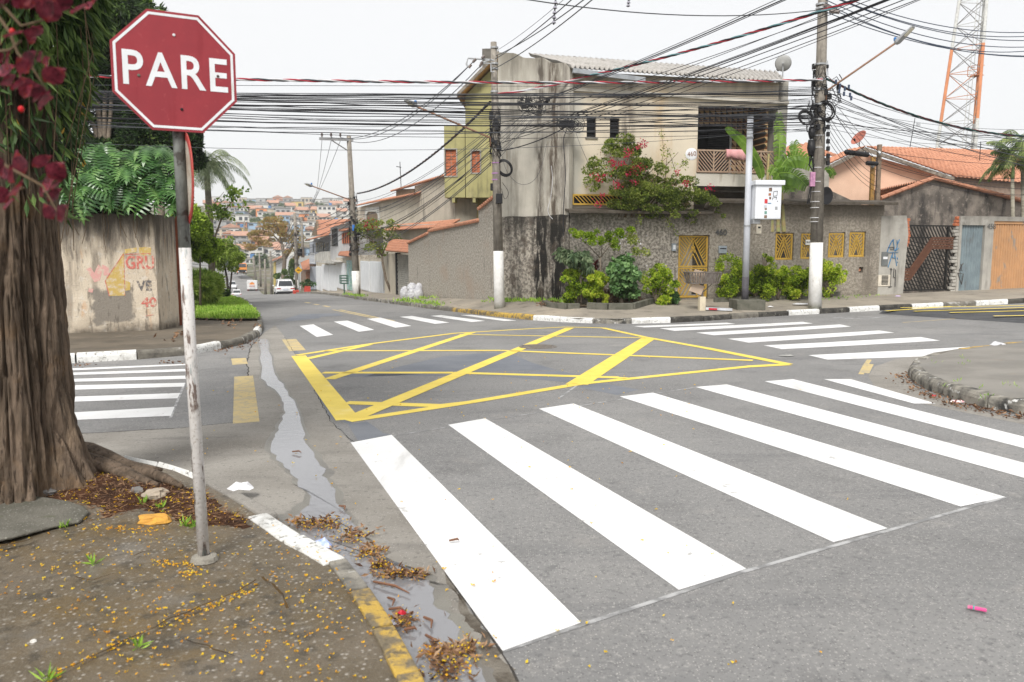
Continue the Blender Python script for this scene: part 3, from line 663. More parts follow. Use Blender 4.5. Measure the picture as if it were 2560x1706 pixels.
stucco_side = mat('stained_stucco', (.52, .47, .4), (.21, .187, .16), sc_=13, lo=.4, hi=.6, rough=.95, bump=1.0, bs=30, bdist=.06, det=9, rnd=False, layers=[
    dict(k='col', x=-.42, w=.62, c=(.02, .019, .017), wob=.35, a=2.2), dict(k='col', x=-1.1, w=.5, c=(.022, .02, .018), wob=.35, a=2.1), dict(k='col', x=-2.0, w=.6, c=(.05, .046, .04), wob=.6, a=.9), dict(k='band', z0=1.6, z1=3.0, wob=2.0, c=(.035, .032, .028), a=.85), dict(s=2.5, c=(.09, .07, .055), lo=.5, hi=.66, a=.7)])
plaster = mat('bare_plaster', (.5, .47, .41), (.43, .405, .35), sc_=1.2, rough=.9, bump=.25, bs=30, rnd=False, layers=[
    dict(s=(2, 2, .35), c=(.27, .25, .21), lo=.5, hi=.7, a=.6), dict(k='col', x=-.25, w=.3, c=(.16, .14, .12), wob=.3, a=.9), dict(k='col', x=-.62, w=.42, c=(.1, .08, .062), wob=.3, a=1.35), dict(k='col', x=-1.15, w=.3, c=(.1, .085, .07), wob=.3, a=1.2), dict(k='col', x=-2.2, w=.5, c=(.2, .185, .155), wob=.5, a=.8), dict(s=(5, 5, .8), c=(.24, .2, .15), lo=.58, hi=.72, a=.6), dict(k='band', z0=6.6, z1=7.8, wob=1.6, c=(.13, .115, .09), a=.6)])
plaster_f = mat('beige_plaster', (.6, .53, .42), (.53, .47, .375), sc_=.9, rough=.9, bump=.2, bs=30, rnd=False, layers=[
    dict(s=(1.6, 1.6, .35), c=(.5, .37, .22), lo=.52, hi=.72, a=.7), dict(s=1.3, c=(.4, .38, .33), lo=.55, hi=.7, a=.6), dict(k='col', x=1.9, w=.34, c=(.17, .145, .115), wob=.2, a=1.3), dict(k='rect', x0=-.1, x1=.45, z0=3, z1=6.3, wob=.3, e=.15, c=(.36, .36, .33), a=.7),
    dict(k='band', z0=6.4, z1=6.9, wob=1.0, c=(.16, .14, .11), a=.55)])
black_in = mat('dark_interior', (.012, .012, .013), rough=.9, bump=0)
copem = mat('dark_coping', (.07, .058, .045), (.11, .095, .078), sc_=5, rough=.9, bump=.5, bs=40, layers=[dict(s=9, c=(.2, .18, .15), lo=.6, hi=.7, a=.5)])
yel = mat('mustard_paint', (.5, .32, .06), (.44, .27, .05), sc_=5, rough=.6, bump=.05, layers=[dict(s=12, c=(.3, .17, .03), lo=.6, hi=.72, a=.6)])
tilem = mat('clay_tile', (.5, .24, .15), (.4, .19, .12), sc_=5, rough=.85, bump=.2, bs=40, layers=[dict(s=2.0, c=(.2, .1, .06), lo=.55, hi=.72, a=.6), dict(s=9, c=(.6, .33, .22), lo=.55, hi=.7, a=.5)])
greym = mat('grey_paint', (.32, .36, .4), rough=.5, bump=.05)
whitem = mat('white_metal', (.72, .73, .75), (.66, .67, .69), sc_=3, rough=.5, bump=.03)
darkm = mat('black_plastic', (.018, .018, .02), rough=.5, bump=.05)
tanm = mat('rusty_rail', (.36, .27, .2), (.3, .2, .14), sc_=10, rough=.7, bump=.1)
# ---- low courtyard wall with its mustard gate and grilles
RZ = rad(10)
cw = root('courtyard_wall', 'low grey stuccoed wall with dark coping, mustard gate and four grilles', 'wall', C0, RZ)
gx0, gx1, gz0, gz1 = rc(cw, 1697, 588, 1770, 747)
wins = [rc(cw, *q) for q in ((1939, 582, 1983, 650), (2003, 582, 2042, 648), (2072, 581, 2111, 644), (2124, 579, 2162, 643))]
drain = rc(cw, 2147, 668, 2158, 682)
cz = lambda u, v: fp(cw, u, v, -.1)[1]
zlow = fp(cw, 1500, 534)[1]; zhigh = fp(cw, 2000, 511)[1]; xst = fp(cw, 1778, 530)[0]; Lw_ = 10.59
wtop = lambda x: zlow if x < xst else zhigh
m = holed(.02, xst, -.5, zlow, 0, .2, [(gx0, gx1, gz0, gz1)]); m2 = holed(xst, Lw_, -.5, zhigh, 0, .2, wins + [drain]); m.add(m2.v, m2.f)
m.build('wall', stucco, parent=cw)
def coping(xa, xb, z):
    m = MB(); m.prism([(xa, -.42, z - .02), (xa, .35, z + .12), (xa, .35, z + .18), (xa, -.42, z + .07)], (xb - xa, 0, 0)); return m
m = coping(-.12, xst - .12, zlow); m2 = coping(xst + .08, Lw_ + .2, zhigh); m.add(m2.v, m2.f)
m.prism([(xst - .12, -.42, zlow - .02), (xst - .12, -.42, zlow + .07), (xst + .08, -.42, zhigh + .07), (xst + .08, -.42, zhigh - .02)], (0, .76, .15))
m.build('coping', copem, parent=cw, bevel=.012)
def sunburst(par, x0, x1, z0, z1, y, wd=.026, gap=.095, name='bar', m_=yel):
    fr = MB(); f = .045
    fr.box(x0, x1, y, y + .05, z0, z0 + f); fr.box(x0, x1, y, y + .05, z1 - f, z1); fr.box(x0, x0 + f, y, y + .05, z0 + f, z1 - f); fr.box(x1 - f, x1, y, y + .05, z0 + f, z1 - f)
    fr.build('frame', m_, parent=par)
    a0, a1, b0, b1 = x0 + f, x1 - f, z0 + f, z1 - f; cx = (a0 + a1) / 2; W_, H_ = a1 - a0, b1 - b0
    def clip(p, q):
        t0, t1 = 0., 1.; d = (q[0] - p[0], q[1] - p[1])
        for pp, qq in ((-d[0], p[0] - a0), (d[0], a1 - p[0]), (-d[1], p[1] - b0), (d[1], b1 - p[1])):
            if abs(pp) < 1e-9:
                if qq < 0: return None
                continue
            r_ = qq / pp
            if pp < 0: t0 = max(t0, r_)
            else: t1 = min(t1, r_)
        return None if t0 >= t1 - .03 else ((p[0] + d[0] * t0, p[1] + d[1] * t0), (p[0] + d[0] * t1, p[1] + d[1] * t1))
    segs = []
    sl = H_ * .96 / (W_ / 2)
    for sg in (-1, 1):
        segs.append(((cx, b0 + H_ * .96), (cx + sg * W_ / 2, b0)))
        for k in range(1, int(H_ * 1.5 / gap)):                     # outer slats rising away from the A
            zc = b0 + k * gap; t = 1 - (zc - b0) / (H_ * .96)
            if t <= 0: xs_ = cx; zc2 = zc
            else: xs_ = cx + sg * W_ / 2 * t; zc2 = zc
            segs.append(((xs_, zc2), (xs_ + sg * W_, zc2 + W_ * 1.15)))
        for k in range(1, 3): segs.append(((cx, b0 + H_ * (.96 - .27 * k)), (cx + sg * W_ / 2 * (1 - .28 * k), b0)))
    for k in (-1, 0, 1): segs.append(((cx + k * W_ * .055, b0 + H_ * (.5 - .05 * abs(k))), (cx + k * W_ * .055, b0 + H_ * (.85 - .16 * abs(k)))))
    for p, q in segs:
        c = clip(p, q)
        if c: MB().bar((c[0][0], y + .025, c[0][1]), (c[1][0], y + .025, c[1][1]), .03, wd, (0, 1, 0)).build(name, m_, parent=par)
gt = MB().box(gx0 + .05, gx1 - .05, .12, .13, gz0 + .02, gz0 + .1).build('gate', yel, parent=cw)
zm = gz0 + (gz1 - gz0) * .5
sunburst(gt, gx0 + .03, gx1 - .03, zm, gz1 - .02, .06, .022, .075); sunburst(gt, gx0 + .03, gx1 - .03, gz0 + .04, zm - .02, .06, .022, .075)
for x0, x1, z0, z1 in wins:
    g = MB().box(x0 + .02, x1 - .02, .02, .09, z0 - .02, z0 + .015).build('window_grille', yel, parent=cw)
    sunburst(g, x0 + .03, x1 - .03, z0 + .02, z1 - .03, .03, .02, .085)
x, z = fp(cw, 1802, 582); text('460', .26, mat('number_metal', (.1, .1, .1), rough=.5, bump=0), cw, (x, -.03, z), (rad(90), 0, 0), 'house_number', bold=.004)
def plate(u0, v0, u1, v1, name, m_, dep=.06, par=cw, y=0.):
    x0, x1, z0, z1 = rc(par, u0, v0, u1, v1, y); return MB().box(x0, x1, y - dep, y + .02, z0, z1).build(name, m_, parent=par, bevel=.008), (x0, x1, z0, z1)
b, r_ = plate(1679, 609, 1689, 628, 'intercom', greym); MB().box(r_[0] + .03, r_[1] - .03, -.075, -.05, r_[2] + .05, r_[3] - .05).build('button', whitem, parent=b)
b, r_ = plate(1796, 615, 1815, 634, 'mailbox', greym); MB().box(r_[0] + .03, r_[1] - .03, -.07, -.05, r_[3] - .1, r_[3] - .07).build('slot', darkm, parent=b)
b, r_ = plate(1891, 562, 1903, 585, 'notice_plate', mat('cream_plate', (.68, .62, .52), rough=.7, bump=0), .02); MB().box(r_[0] + .05, r_[1] - .04, -.024, -.018, r_[3] - .12, r_[3] - .06).build('print', darkm, parent=b)
b, r_ = plate(2014, 600, 2035, 613, 'rent_sign', mat('paper_sign', (.75, .75, .73), rough=.7, bump=0), .02); text('ALUGA', .085, darkm, b, ((r_[0] + r_[1]) / 2, -.026, r_[3] - .07), (rad(90), 0, 0))
grafm = mat('spray_paint', (.05, .05, .055), (.12, .11, .1), sc_=20, rough=.9, bump=0)
def spray(par, pts, wd, m_, y=-.012, name='graffiti', f=None):
    m = MB()
    for line in pts:
        q = [fp(par, u, v, y) for u, v in line]
        for (a, b), (c, d_) in zip(q[:-1], q[1:]): m.bar((a, y, b), (c, y, d_), .012, wd, (0, 1, 0))
    return m.build(name, m_, parent=par)
spray(cw, [[(1789, 644), (1790, 657), (1798, 656)], [(1798, 643), (1797, 667)]], .045, grafm, -.02)
pipe = MB().tube([(drain[0] + .08, .25, (drain[2] + drain[3]) / 2), (drain[0] + .08, .08, (drain[2] + drain[3]) / 2)], .05, 10).build('drain_pipe', tilem, parent=cw)
# ---- two-storey house
hs = root('corner_house', 'two-storey corner house of stained bare plaster with corrugated roof and balcony', 'house', C0, RZ)
sw = Vector((-1.866, 2.148, 0)); swl = sw.length; ang = math.atan2(-sw.y, -sw.x)
sidef = bpy.data.objects.new('side_wall_frame', None);
YF = .35
def sidepart(name, zs, m_, dy=0):   # gable side wall, built in its own rotated frame: x runs from -len to 0
    m = MB(); n = len(zs)
    pts = [(-swl * (1 - q[0]), dy, q[1]) for q in zs]
    m.prism(pts, (0, .2, 0)); o = m.build(name, m_, parent=hs, rz=ang); return o
def fps(u, v):
    a = C0 + Matrix.Rotation(RZ, 3, 'Z') @ sw; d = C0 - a; dx, dy, dz = ray(u, v)
    det = dx * -d.y + d.x * dy; t = (a.x * -d.y + d.x * a.y) / det; k = (dx * a.y - dy * a.x) / -(dx * d.y - dy * d.x) if False else None
    X, Y = dx * t, dy * t; k = ((X - a.x) * d.x + (Y - a.y) * d.y) / d.dot(d)
    return k, EYE + dz * t - C0.z
zj = fps(1340, 541)[1]
top = [fps(*q) for q in ((1246, 131), (1284, 133), (1296, 140), (1310, 145), (1335, 146), (1354, 144), (1373, 156), (1390, 158), (1408, 157), (1425, 168))]
top[0] = (0, top[0][1]); top[-1] = (.985, top[-1][1])
sidepart('side_wall', [(0, zj), (.985, zj)] + top[::-1], plaster)
sidepart('side_base', [(0, -.6), (.995, -.6), (.995, zj - .01), (.9, zj + .03), (.5, zj - .02), (.2, zj + .03), (0, zj)], stucco_side, -.03)
xr = fp(hs, 1968, 300, YF)[0]
ey0, ey1 = fp(hs, 1432, 178, YF)[1], fp(hs, 1968, 208, YF)[1]
bal = rc(hs, 1746, 264, 1946, 436, YF)
w1, w2 = rc(hs, 1467, 293, 1490, 344, YF), rc(hs, 1525, 296, 1548, 346, YF)
zsl = fp(hs, 1780, 466, YF)[1]
gar = rc(hs, 1780, 468, 1868, 505, YF)
m = holed(.03, xr - .35, zsl, 0, YF, YF + .2, [bal[:2] + (bal[2], bal[3]), w1, w2], top=lambda x: ey0 + (ey1 - ey0) * x / xr)
m.box(.03, gar[0] - .6, YF, YF + .2, 0, zsl)
m.build('front_wall', plaster_f, parent=hs)
MB().box(.2, xr, YF + 2.4, YF + 2.5, 0, zsl).build('ground_floor_wall', mat('garage_wall', (.3, .27, .22), rough=.9), parent=hs)
xb0 = bal[1] + .02
MB().box(xr - .33, xr, YF + .0, YF + .28, zsl, ey1 + .05).build('corner_pillar', mat('grey_plaster', (.36, .34, .3), (.25, .24, .21), sc_=3, rough=.9), parent=hs)
for a, b in ((w1, 0), (w2, 1)):
    wd_ = MB().box(a[0], a[1], YF + .12, YF + .14, a[2], a[3]).build('window', black_in, parent=hs)
    f = MB(); f.box(a[0] - .02, a[0] + .02, YF + .06, YF + .11, a[2], a[3]); f.box(a[1] - .02, a[1] + .02, YF + .06, YF + .11, a[2], a[3]); f.box(a[0] + .02, a[1] - .02, YF + .06, YF + .11, a[2] + (a[3] - a[2]) * .3, a[2] + (a[3] - a[2]) * .33); f.build('frame', mat('bronze_frame', (.06, .05, .04), rough=.5), parent=wd_)
    MB().box(a[0] - .05, a[1] + .05, YF - .05, YF + .1, a[2] - .04, a[2]).build('sill', mat('grey_plaster', (.36, .34, .3)), parent=wd_)
x, z = fp(hs, 1729, 386, YF)
pl_ = MB(); pl_.ellipsoid((x, YF, z), (.21, .02, .19), 20, 8); pl_ = pl_.build('number_plaque', whitem, parent=hs, smooth=True)
text('460', .2, mat('brown_enamel', (.2, .07, .02), rough=.5, bump=0), pl_, (x, YF - .022, z), (rad(90), rad(-8), 0))
bx0, bx1, bz0, bz1 = bal
MB().box(bx0 - .05, xr - .34, YF - .04, YF + 1.6, zsl, bz0 - .02).build('balcony_floor', plaster, parent=hs)
def tile_mat():
    m = bpy.data.materials.new('patterned_tile'); m.use_nodes = True; MATS['patterned_tile'] = m
    nn = m.node_tree.nodes; L = m.node_tree.links; b = nn['Principled BSDF']; b.inputs['Roughness'].default_value = .35
    tc = nn.new('ShaderNodeTexCoord'); sp = nn.new('ShaderNodeSeparateXYZ'); L.new(tc.outputs['Object'], sp.inputs[0])
    def M_(op, a, b_=None):
        x = nn.new('ShaderNodeMath'); x.operation = op
        for i, q in enumerate((a, b_)):
            if q is None: continue
            if hasattr(q, 'links'): L.new(q, x.inputs[i])
            else: x.inputs[i].default_value = q
        return x.outputs[0]
    k = 1 / .2; u = M_('FRACT', M_('MULTIPLY', sp.outputs[0], k)); v = M_('FRACT', M_('MULTIPLY', sp.outputs[2], k))
    cu = M_('FLOOR', M_('MULTIPLY', sp.outputs[0], k)); par = M_('MODULO', cu, 2.)
    tri = M_('GREATER_THAN', u, v); tri2 = M_('GREATER_THAN', u, M_('SUBTRACT', 1., v)); sel = M_('ABSOLUTE', M_('SUBTRACT', tri, M_('MULTIPLY', tri2, .5)))
    cr = nn.new('ShaderNodeValToRGB'); cr.color_ramp.interpolation = 'CONSTANT'; el = cr.color_ramp.elements
    el[0].color = (.02, .014, .01, 1); el[1].position = .4; el[1].color = (.4, .27, .15, 1); e = el.new(.75); e.color = (.11, .04, .018, 1)
    L.new(sel, cr.inputs[0]); L.new(cr.outputs[0], b.inputs['Base Color'])
    return m
tilep = tile_mat()
MB().box(bx0 - .2, xr - .2, YF + 1.45, YF + 1.55, bz0, bz1 + .3).build('tiled_wall', tilep, parent=hs)
MB().box(xr - .6, xr - .5, YF + .3, YF + 1.45, bz0, bz1).build('tiled_return', tilep, parent=hs)
shm = mat('dark_shutter', (.03, .03, .032), rough=.6, bump=.05)
sx0, sx1 = bx0 - .1, fp(hs, 1828, 300, YF + 1.4)[0]; sz1 = fp(hs, 1780, 316, YF + 1.4)[1]
sh = MB().box(sx0, sx1, YF + 1.4, YF + 1.44, bz0, sz1).build('balcony_door', black_in, parent=hs)
for k in range(18):
    zc = bz0 + .5 + k * (sz1 - bz0 - .6) / 18; MB().bar((sx0 + .03 + (sx1 - sx0) * .55, YF + 1.38, zc), (sx1 - .06, YF + 1.38, zc), .012, .05, (0, .6, 1)).build('louvre', shm, parent=sh)
MB().box(sx1 - .05, sx1 + .02, YF + 1.36, YF + 1.45, bz0, sz1 + .05).build('door_post', mat('light_post', (.4, .4, .4)), parent=sh)
rl = fp(hs, 1746, 374, YF - .05)[1]; rb = bz0 + .06; rx1 = xr - .36
rail = MB().box(bx0 - .03, rx1, YF - .08, YF - .03, rl - .05, rl).build('balcony_railing', tanm, parent=hs)
MB().box(bx0 - .03, rx1, YF - .08, YF - .03, rb - .05, rb).build('bottom_rail', tanm, parent=rail)
np2 = 5; pw = (rx1 - bx0) / np2
for k in range(np2 + 1): MB().box(bx0 + k * pw - .02, bx0 + k * pw + .02, YF - .075, YF - .035, rb, rl - .05).build('post', tanm, parent=rail)
for k in range(np2):
    a, b = bx0 + k * pw + .02, bx0 + (k + 1) * pw - .02; hh = rl - .05 - rb; sg = 1 if k % 2 else -1
    for j in range(-7, 9):
        p = (a, rb + j * .12) if sg > 0 else (b, rb + j * .12); q = (b, p[1] + (b - a) * 1.1) if sg > 0 else (a, p[1] + (b - a) * 1.1)
        z0, z1 = p[1], q[1]
        if z1 < rb + .03 or z0 > rl - .1: continue
        t0 = max(0, (rb - z0) / (z1 - z0)); t1 = min(1, (rl - .05 - z0) / (z1 - z0))
        if t1 - t0 < .08: continue
        P = lambda t: (p[0] + (q[0] - p[0]) * t, YF - .055, z0 + (z1 - z0) * t)
        MB().bar(P(t0), P(t1), .03, .02, (0, 1, 0)).build('railing_bar', tanm, parent=rail)
vg = rc(hs, 1432, 485, 1492, 513, YF - .15)
yg = MB().box(vg[0], vg[1] + 1.6, YF - .02, YF - .01, vg[2], vg[3]).build('yellow_grille', black_in, parent=hs)
f = MB(); f.box(vg[0], vg[1] + 1.6, YF - .1, YF - .05, vg[3] - .05, vg[3]); f.box(vg[0], vg[1] + 1.6, YF - .1, YF - .05, vg[2], vg[2] + .05); f.box(vg[0], vg[0] + .05, YF - .1, YF - .05, vg[2] + .05, vg[3] - .05); f.build('frame', yel, parent=yg)
for k in range(18):
    xa = vg[0] + .06 + k * .12; h = vg[3] - vg[2] - .1
    if xa + h < vg[1] + 1.6: MB().bar((xa, YF - .075, vg[3] - .05), (xa + h, YF - .075, vg[2] + .05), .025, .03, (0, 1, 0)).build('bar', yel, parent=yg)
roofm = mat('asbestos_sheet', (.42, .4, .38), (.34, .325, .3), sc_=4, rough=.95, bump=.3, bs=30, rnd=False, layers=[dict(s=(8, 1, 1), c=(.17, .16, .145), lo=.55, hi=.7, a=.7), dict(s=6, c=(.5, .42, .36), lo=.62, hi=.72, a=.5)])
xa0, za0 = fp(hs, 1425, 166, -.05); xa1, za1 = fp(hs, 1958, 203, -.05)
yr = 4.6; xb0_, zb0 = fp(hs, 1322, 136, yr); xb1_, zb1 = fp(hs, 1900, 192, yr)
zb1 += .2
m = MB(); nw = 46; per = 8; NX = nw * per; NY = 7
for i in range(NX + 1):
    k = i / NX; wv = .055 * math.cos(2 * math.pi * i / per)
    for j in range(NY + 1):
        f = j / NY; xe = xa0 + (xa1 - xa0) * k; xq = xb0_ + (xb1_ + .6 - xb0_) * k; ze = za0 + (za1 - za0) * k; zq = zb0 + (zb1 - zb0) * k
        m.v.append((xe + (xq - xe) * f, -.12 + (yr + .12) * f, ze + (zq - ze) * f + wv + (.02 if j in (2, 5) else 0)))
for i in range(NX):
    for j in range(NY): m.f.append((i * (NY + 1) + j, (i + 1) * (NY + 1) + j, (i + 1) * (NY + 1) + j + 1, i * (NY + 1) + j + 1))
rf = m.build('roof', roofm, parent=hs, smooth=True); q = rf.modifiers.new('solid', 'SOLIDIFY'); q.thickness = .03
g0, g1 = fp(hs, 1432, 172, -.1), fp(hs, 1612, 195, -.1)
MB().bar((g0[0], -.1, g0[1] - .06), (g1[0], -.1, g1[1] - .06), .13, .13).build('gutter', mat('zinc', (.33, .35, .37), rough=.5, metal=.3), parent=hs)
MB().box(.03, xr - .02, YF - .12, YF + .02, 0, .1).build('eave_beam', plaster, parent=hs, loc=(0, 0, (za0 + za1) / 2 - .55)).rotation_euler = (0, -math.atan2(za1 - za0, xa1 - xa0), 0)
MB().box(.2, xr - .1, YF + 4.4, YF + 4.5, 0, zb1 - .3).build('back_wall', plaster, parent=hs)
MB().box(xr - .2, xr - .05, YF + .3, YF + 4.4, 0, ey1).build('end_wall', plaster, parent=hs)
p = W(1956, 206, 27.2)
dish = root('satellite_dish', 'round pale grey satellite dish on a mast above the roof corner', 'dish', p, rad(35))
def dish_parts(r, R_, mz, m_, tilt=20):
    a = MB().lathe([(.001, 0), (R_ * .5, R_ * .06), (R_ * .85, R_ * .17), (R_, R_ * .25), (R_ * 1.02, R_ * .25), (R_ * .86, R_ * .15), (R_ * .5, R_ * .03), (.001, -.02)], 24).build('reflector', m_, parent=r, loc=(0, 0, mz), smooth=True)
    a.rotation_euler = (rad(90 - tilt), 0, 0)
    MB().tube([(0, 0, -.1), (0, 0, mz - .1), (0, .08, mz)], .022, 8).build('mast', mat('galvanised', (.4, .41, .42), rough=.5, metal=.4), parent=r)
    MB().tube([(0, -.02, mz - R_ * .6), (.18, -.45, mz - .1)], .012, 6).build('feed_arm', mat('galvanised', (.4, .41, .42)), parent=r)
    MB().tube([(.16, -.42, mz - .12), (.2, -.5, mz - .06)], .035, 8).build('receiver', darkm, parent=r)
dish_parts(dish, .26, .6, mat('dish_grey', (.36, .36, .35), (.3, .3, .29), sc_=4, rough=.6))
dish.rotation_euler = (0, 0, rad(160))
# ---- boundary wall running down the street, with small tile coping
bw = root('boundary_wall', 'grey pebbled boundary wall with red tile coping stepping down the street', 'wall', E1, math.atan2((E2 - E1).y, (E2 - E1).x))
bl = Vector((E2 - E1)[:2] + (0,) if False else (E2.x - E1.x, E2.y - E1.y, 0)).length
pebble = mat('pebble_dash', (.42, .385, .335), (.24, .22, .19), sc_=15, lo=.36, hi=.64, det=9, rough=.95, bump=.9, bs=30, bdist=.04, rnd=False, layers=[dict(s=.7, c=(.33, .25, .19), lo=.5, hi=.7, a=.5), dict(k='band', z0=.05, z1=-.6, wob=.5, s=2., c=(.07, .065, .05), a=.8), dict(s=(3, 3, .5), c=(.12, .11, .1), lo=.6, hi=.75, a=.6)])
def fbw(u, v): return fp(bw, u, v)
tp = [fbw(*q) for q in ((1232, 488), (1196, 525), (1196, 552), (1072, 578), (1070, 584), (1028, 608))]
xs_ = [0.05, .6 * tp[1][0] + 0]
zt = [q[1] for q in tp]; xt = [max(.05, q[0]) for q in tp]; xt[-1] = bl; xt[0] = .05
m = MB(); poly = [(xt[i], 0, zt[i]) for i in range(6)]
m.prism([(.05, 0, -.7), (bl, 0, -1.0)] + poly[::-1], (0, -.2, 0)); m.build('wall', pebble, parent=bw)
for i in (0, 2, 4):
    a, b = Vector(poly[i]), Vector(poly[i + 1]); l = (b - a).length; n = max(2, int(l / .15))
    for k in range(n):
        p, q = a.lerp(b, (k + .02) / n), a.lerp(b, (k + .98) / n); mm = MB()
        mm.tube([p + Vector((0, .1, -.02)), p + Vector((0, -.1, .04)), p + Vector((0, -.28, -.02))], [.055, .07, .055], 8); mm.build('coping_tile', tilem, parent=bw)
# ---- olive house behind
oh = root('olive_house', 'olive plastered house with bricked-up windows behind the corner house', 'house', (W(1163, 500, 33).x, 33, -.5), rad(-4))
olive = mat('olive_plaster', (.37, .34, .16), (.3, .28, .13), sc_=1.4, rough=.9, bump=.2, rnd=False, layers=[dict(s=(4, 4, .6), c=(.14, .13, .075), lo=.52, hi=.7, a=.75), dict(s=2, c=(.42, .38, .2), lo=.55, hi=.7, a=.6)])
brickm = mat('orange_brick', (.5, .17, .085), (.4, .13, .065), sc_=9, rough=.9, bump=.2)
mortar = mat('mortar', (.42, .38, .33), rough=.95)
a = rc(oh, 1110, 316, 1163, 494); b = rc(oh, 1163, 240, 1262, 494)
wA, wB = rc(oh, 1113, 375, 1141, 440), rc(oh, 1179, 378, 1200, 432)
m = holed(a[0], a[1], a[2], a[3], 0, 3, [wA]); m2 = holed(b[0], b[1], b[2], b[3], 0, 3, [wB], top=lambda x: b[3] + (x - b[0]) * .95); m.add(m2.v, m2.f); m.build('wall', olive, parent=oh)
for q in (wA, wB):
    wd_ = MB().box(q[0], q[1], .1, .14, q[2], q[3]).build('window', mortar, parent=oh)
    f = MB(); e = .05
    f.box(q[0] - e, q[1] + e, -.03, .05, q[3], q[3] + e); f.box(q[0] - e, q[1] + e, -.03, .05, q[2] - e, q[2]); f.box(q[0] - e, q[0], -.03, .05, q[2], q[3]); f.box(q[1], q[1] + e, -.03, .05, q[2], q[3]); f.build('frame', mat('grey_plaster', (.36, .34, .3)), parent=wd_)
    rows = 8; hh = (q[3] - q[2]) / rows; cols = max(1, round((q[1] - q[0]) / .22)); ww = (q[1] - q[0]) / cols
    bm = None
    for r_ in range(rows):
        for c_ in range(cols):
            o = MB().box(q[0] + c_ * ww + .012, q[0] + (c_ + 1) * ww - .012, .06, .11, q[2] + r_ * hh + .012, q[2] + (r_ + 1) * hh - .012).build('brick', brickm, parent=wd_)
e0, e1 = fp(oh, 1144, 238, -.3), fp(oh, 1222, 158, -.3)
m = MB(); m.prism([(e0[0], -.5, e0[1] - .12), (e1[0] + .4, -.5, e1[1] + .28), (e1[0] + .4, -.5, e1[1] + .44), (e0[0], -.5, e0[1] + .04)], (0, 3.6, 0)); m.build('roof', mat('weathered_board', (.26, .23, .19), (.14, .12, .1), sc_=5), parent=oh)
m = MB(); m.prism([(e0[0] + .03, -.48, e0[1] - .14), (e1[0] + .4, -.48, e1[1] + .26), (e1[0] + .4, -.48, e1[1] + .275), (e0[0] + .03, -.48, e0[1] - .125)], (0, 3.5, 0)); m.build('soffit', mat('orange_soffit', (.5, .27, .1), rough=.7), parent=oh)
q0, q1 = fp(oh, 1112, 500, 1.2), fp(oh, 1240, 560, 1.2)
MB().box(a[1] - .3, b[1], 1.0, 1.1, -.5, b[2]).build('lower_wall', mat('ochre_plaster', (.46, .37, .17), (.4, .33, .16), sc_=2), parent=oh)
for x in (a[0] + .3, a[1] + .3): MB().box(x, x + .12, .02, 1.0, a[2] - .2, a[2]).build('beam', olive, parent=oh)
x0, z0 = fp(oh, 1209, 128, 2); MB().box(x0 - .02, x0 + .45, 1.6, 2.2, z0 - .8, z0).build('water_tank_block', mat('dark_plaster', (.14, .13, .115)), parent=oh)
tx0, tx1 = fp(hs, 1816, 380, YF - .1)[0], fp(hs, 1868, 380, YF - .1)[0]; m = MB(); n = 14
for i in range(n + 1):
    t = i / n; x = tx0 + (tx1 - tx0) * t; wv = .018 * math.sin(t * 17)
    for y, z in ((YF + .02, rl - .3), (YF - .01, rl + .005), (YF - .055, rl + .02), (YF - .1, rl + .005), (YF - .11 - wv, rl - .12), (YF - .11 - wv * 1.6, rl - .24 - .06 * t + .02 * math.sin(t * 6))): m.v.append((x, y, z))
for i in range(n):
    for j in range(5): m.f.append((i * 6 + j, (i + 1) * 6 + j, (i + 1) * 6 + j + 1, i * 6 + j + 1))
tw_ = m.build('towel', mat('pink_cloth', (.62, .33, .33), (.56, .27, .28), sc_=5, rough=.95, bump=.2), loc=C0, rz=RZ, smooth=True); tw_.modifiers.new('s', 'SOLIDIFY').thickness = .008
tag(tw_, 'pink towel hung over the balcony railing', 'towel')
# ================================================================== RIGHT STREET: WALLS, GATE, HOUSES BEHIND
azr = math.atan2(dR.y, dR.x)
rw = root('rendered_wall', 'grey rendered street wall with broken brick edge and orange garage door', 'wall', R0, azr)
rend = mat('grey_render', (.42, .4, .36), (.33, .315, .285), sc_=1.6, rough=.92, bump=.3, bs=30, rnd=False, layers=[dict(s=(2.5, 2.5, .6), c=(.2, .19, .17), lo=.52, hi=.7, a=.7), dict(k='band', z0=1.9, z1=2.9, wob=1.4, c=(.13, .12, .105), a=.6), dict(s=1.1, c=(.5, .48, .44), lo=.55, hi=.7, a=.6)])
gable_m = mat('sooty_gable', (.27, .235, .2), (.12, .105, .092), sc_=1.1, lo=.4, hi=.62, rough=.95, bump=.7, bs=18, bdist=.05, rnd=False, layers=[dict(s=(2, 2, .6), c=(.045, .042, .04), lo=.48, hi=.66, a=.85), dict(s=6, c=(.34, .29, .25), lo=.55, hi=.68, a=.6)])
pa = rc(rw, 2186, 540, 2256, 742); gt_ = rc(rw, 2247, 560, 2387, 737, .1); rt = rc(rw, 2395, 540, 2700, 728)
MB().prism([(-.1, 0, -.4), (pa[1], 0, -.4), (pa[1] + .05, 0, 1), (pa[1] + .1, 0, 2), (pa[1], 0, pa[3] + .03), (-.1, 0, pa[3])], (0, .2, 0)).build('pillar', rend, parent=rw)
for k in range(9):
    z = pa[3] - .06 - k * .105; o = RR.uniform(-.03, .06)
    MB().box(pa[1] - .05, pa[1] + .17 + o, .03, .17, z - .09, z).build('brick', brickm, parent=rw)
d1_ = rc(rw, 2406, 563, 2453, 729); g2 = rc(rw, 2486, 553, 2640, 727)
L2 = 24
m = holed(rt[0] + .12, L2, -.5, rt[3], 0, .2, [(d1_[0], d1_[1], -.5, d1_[3]), (g2[0], g2[1] + 1.5, -.5, g2[3])]); m.build('wall', rend, parent=rw)
n = 24
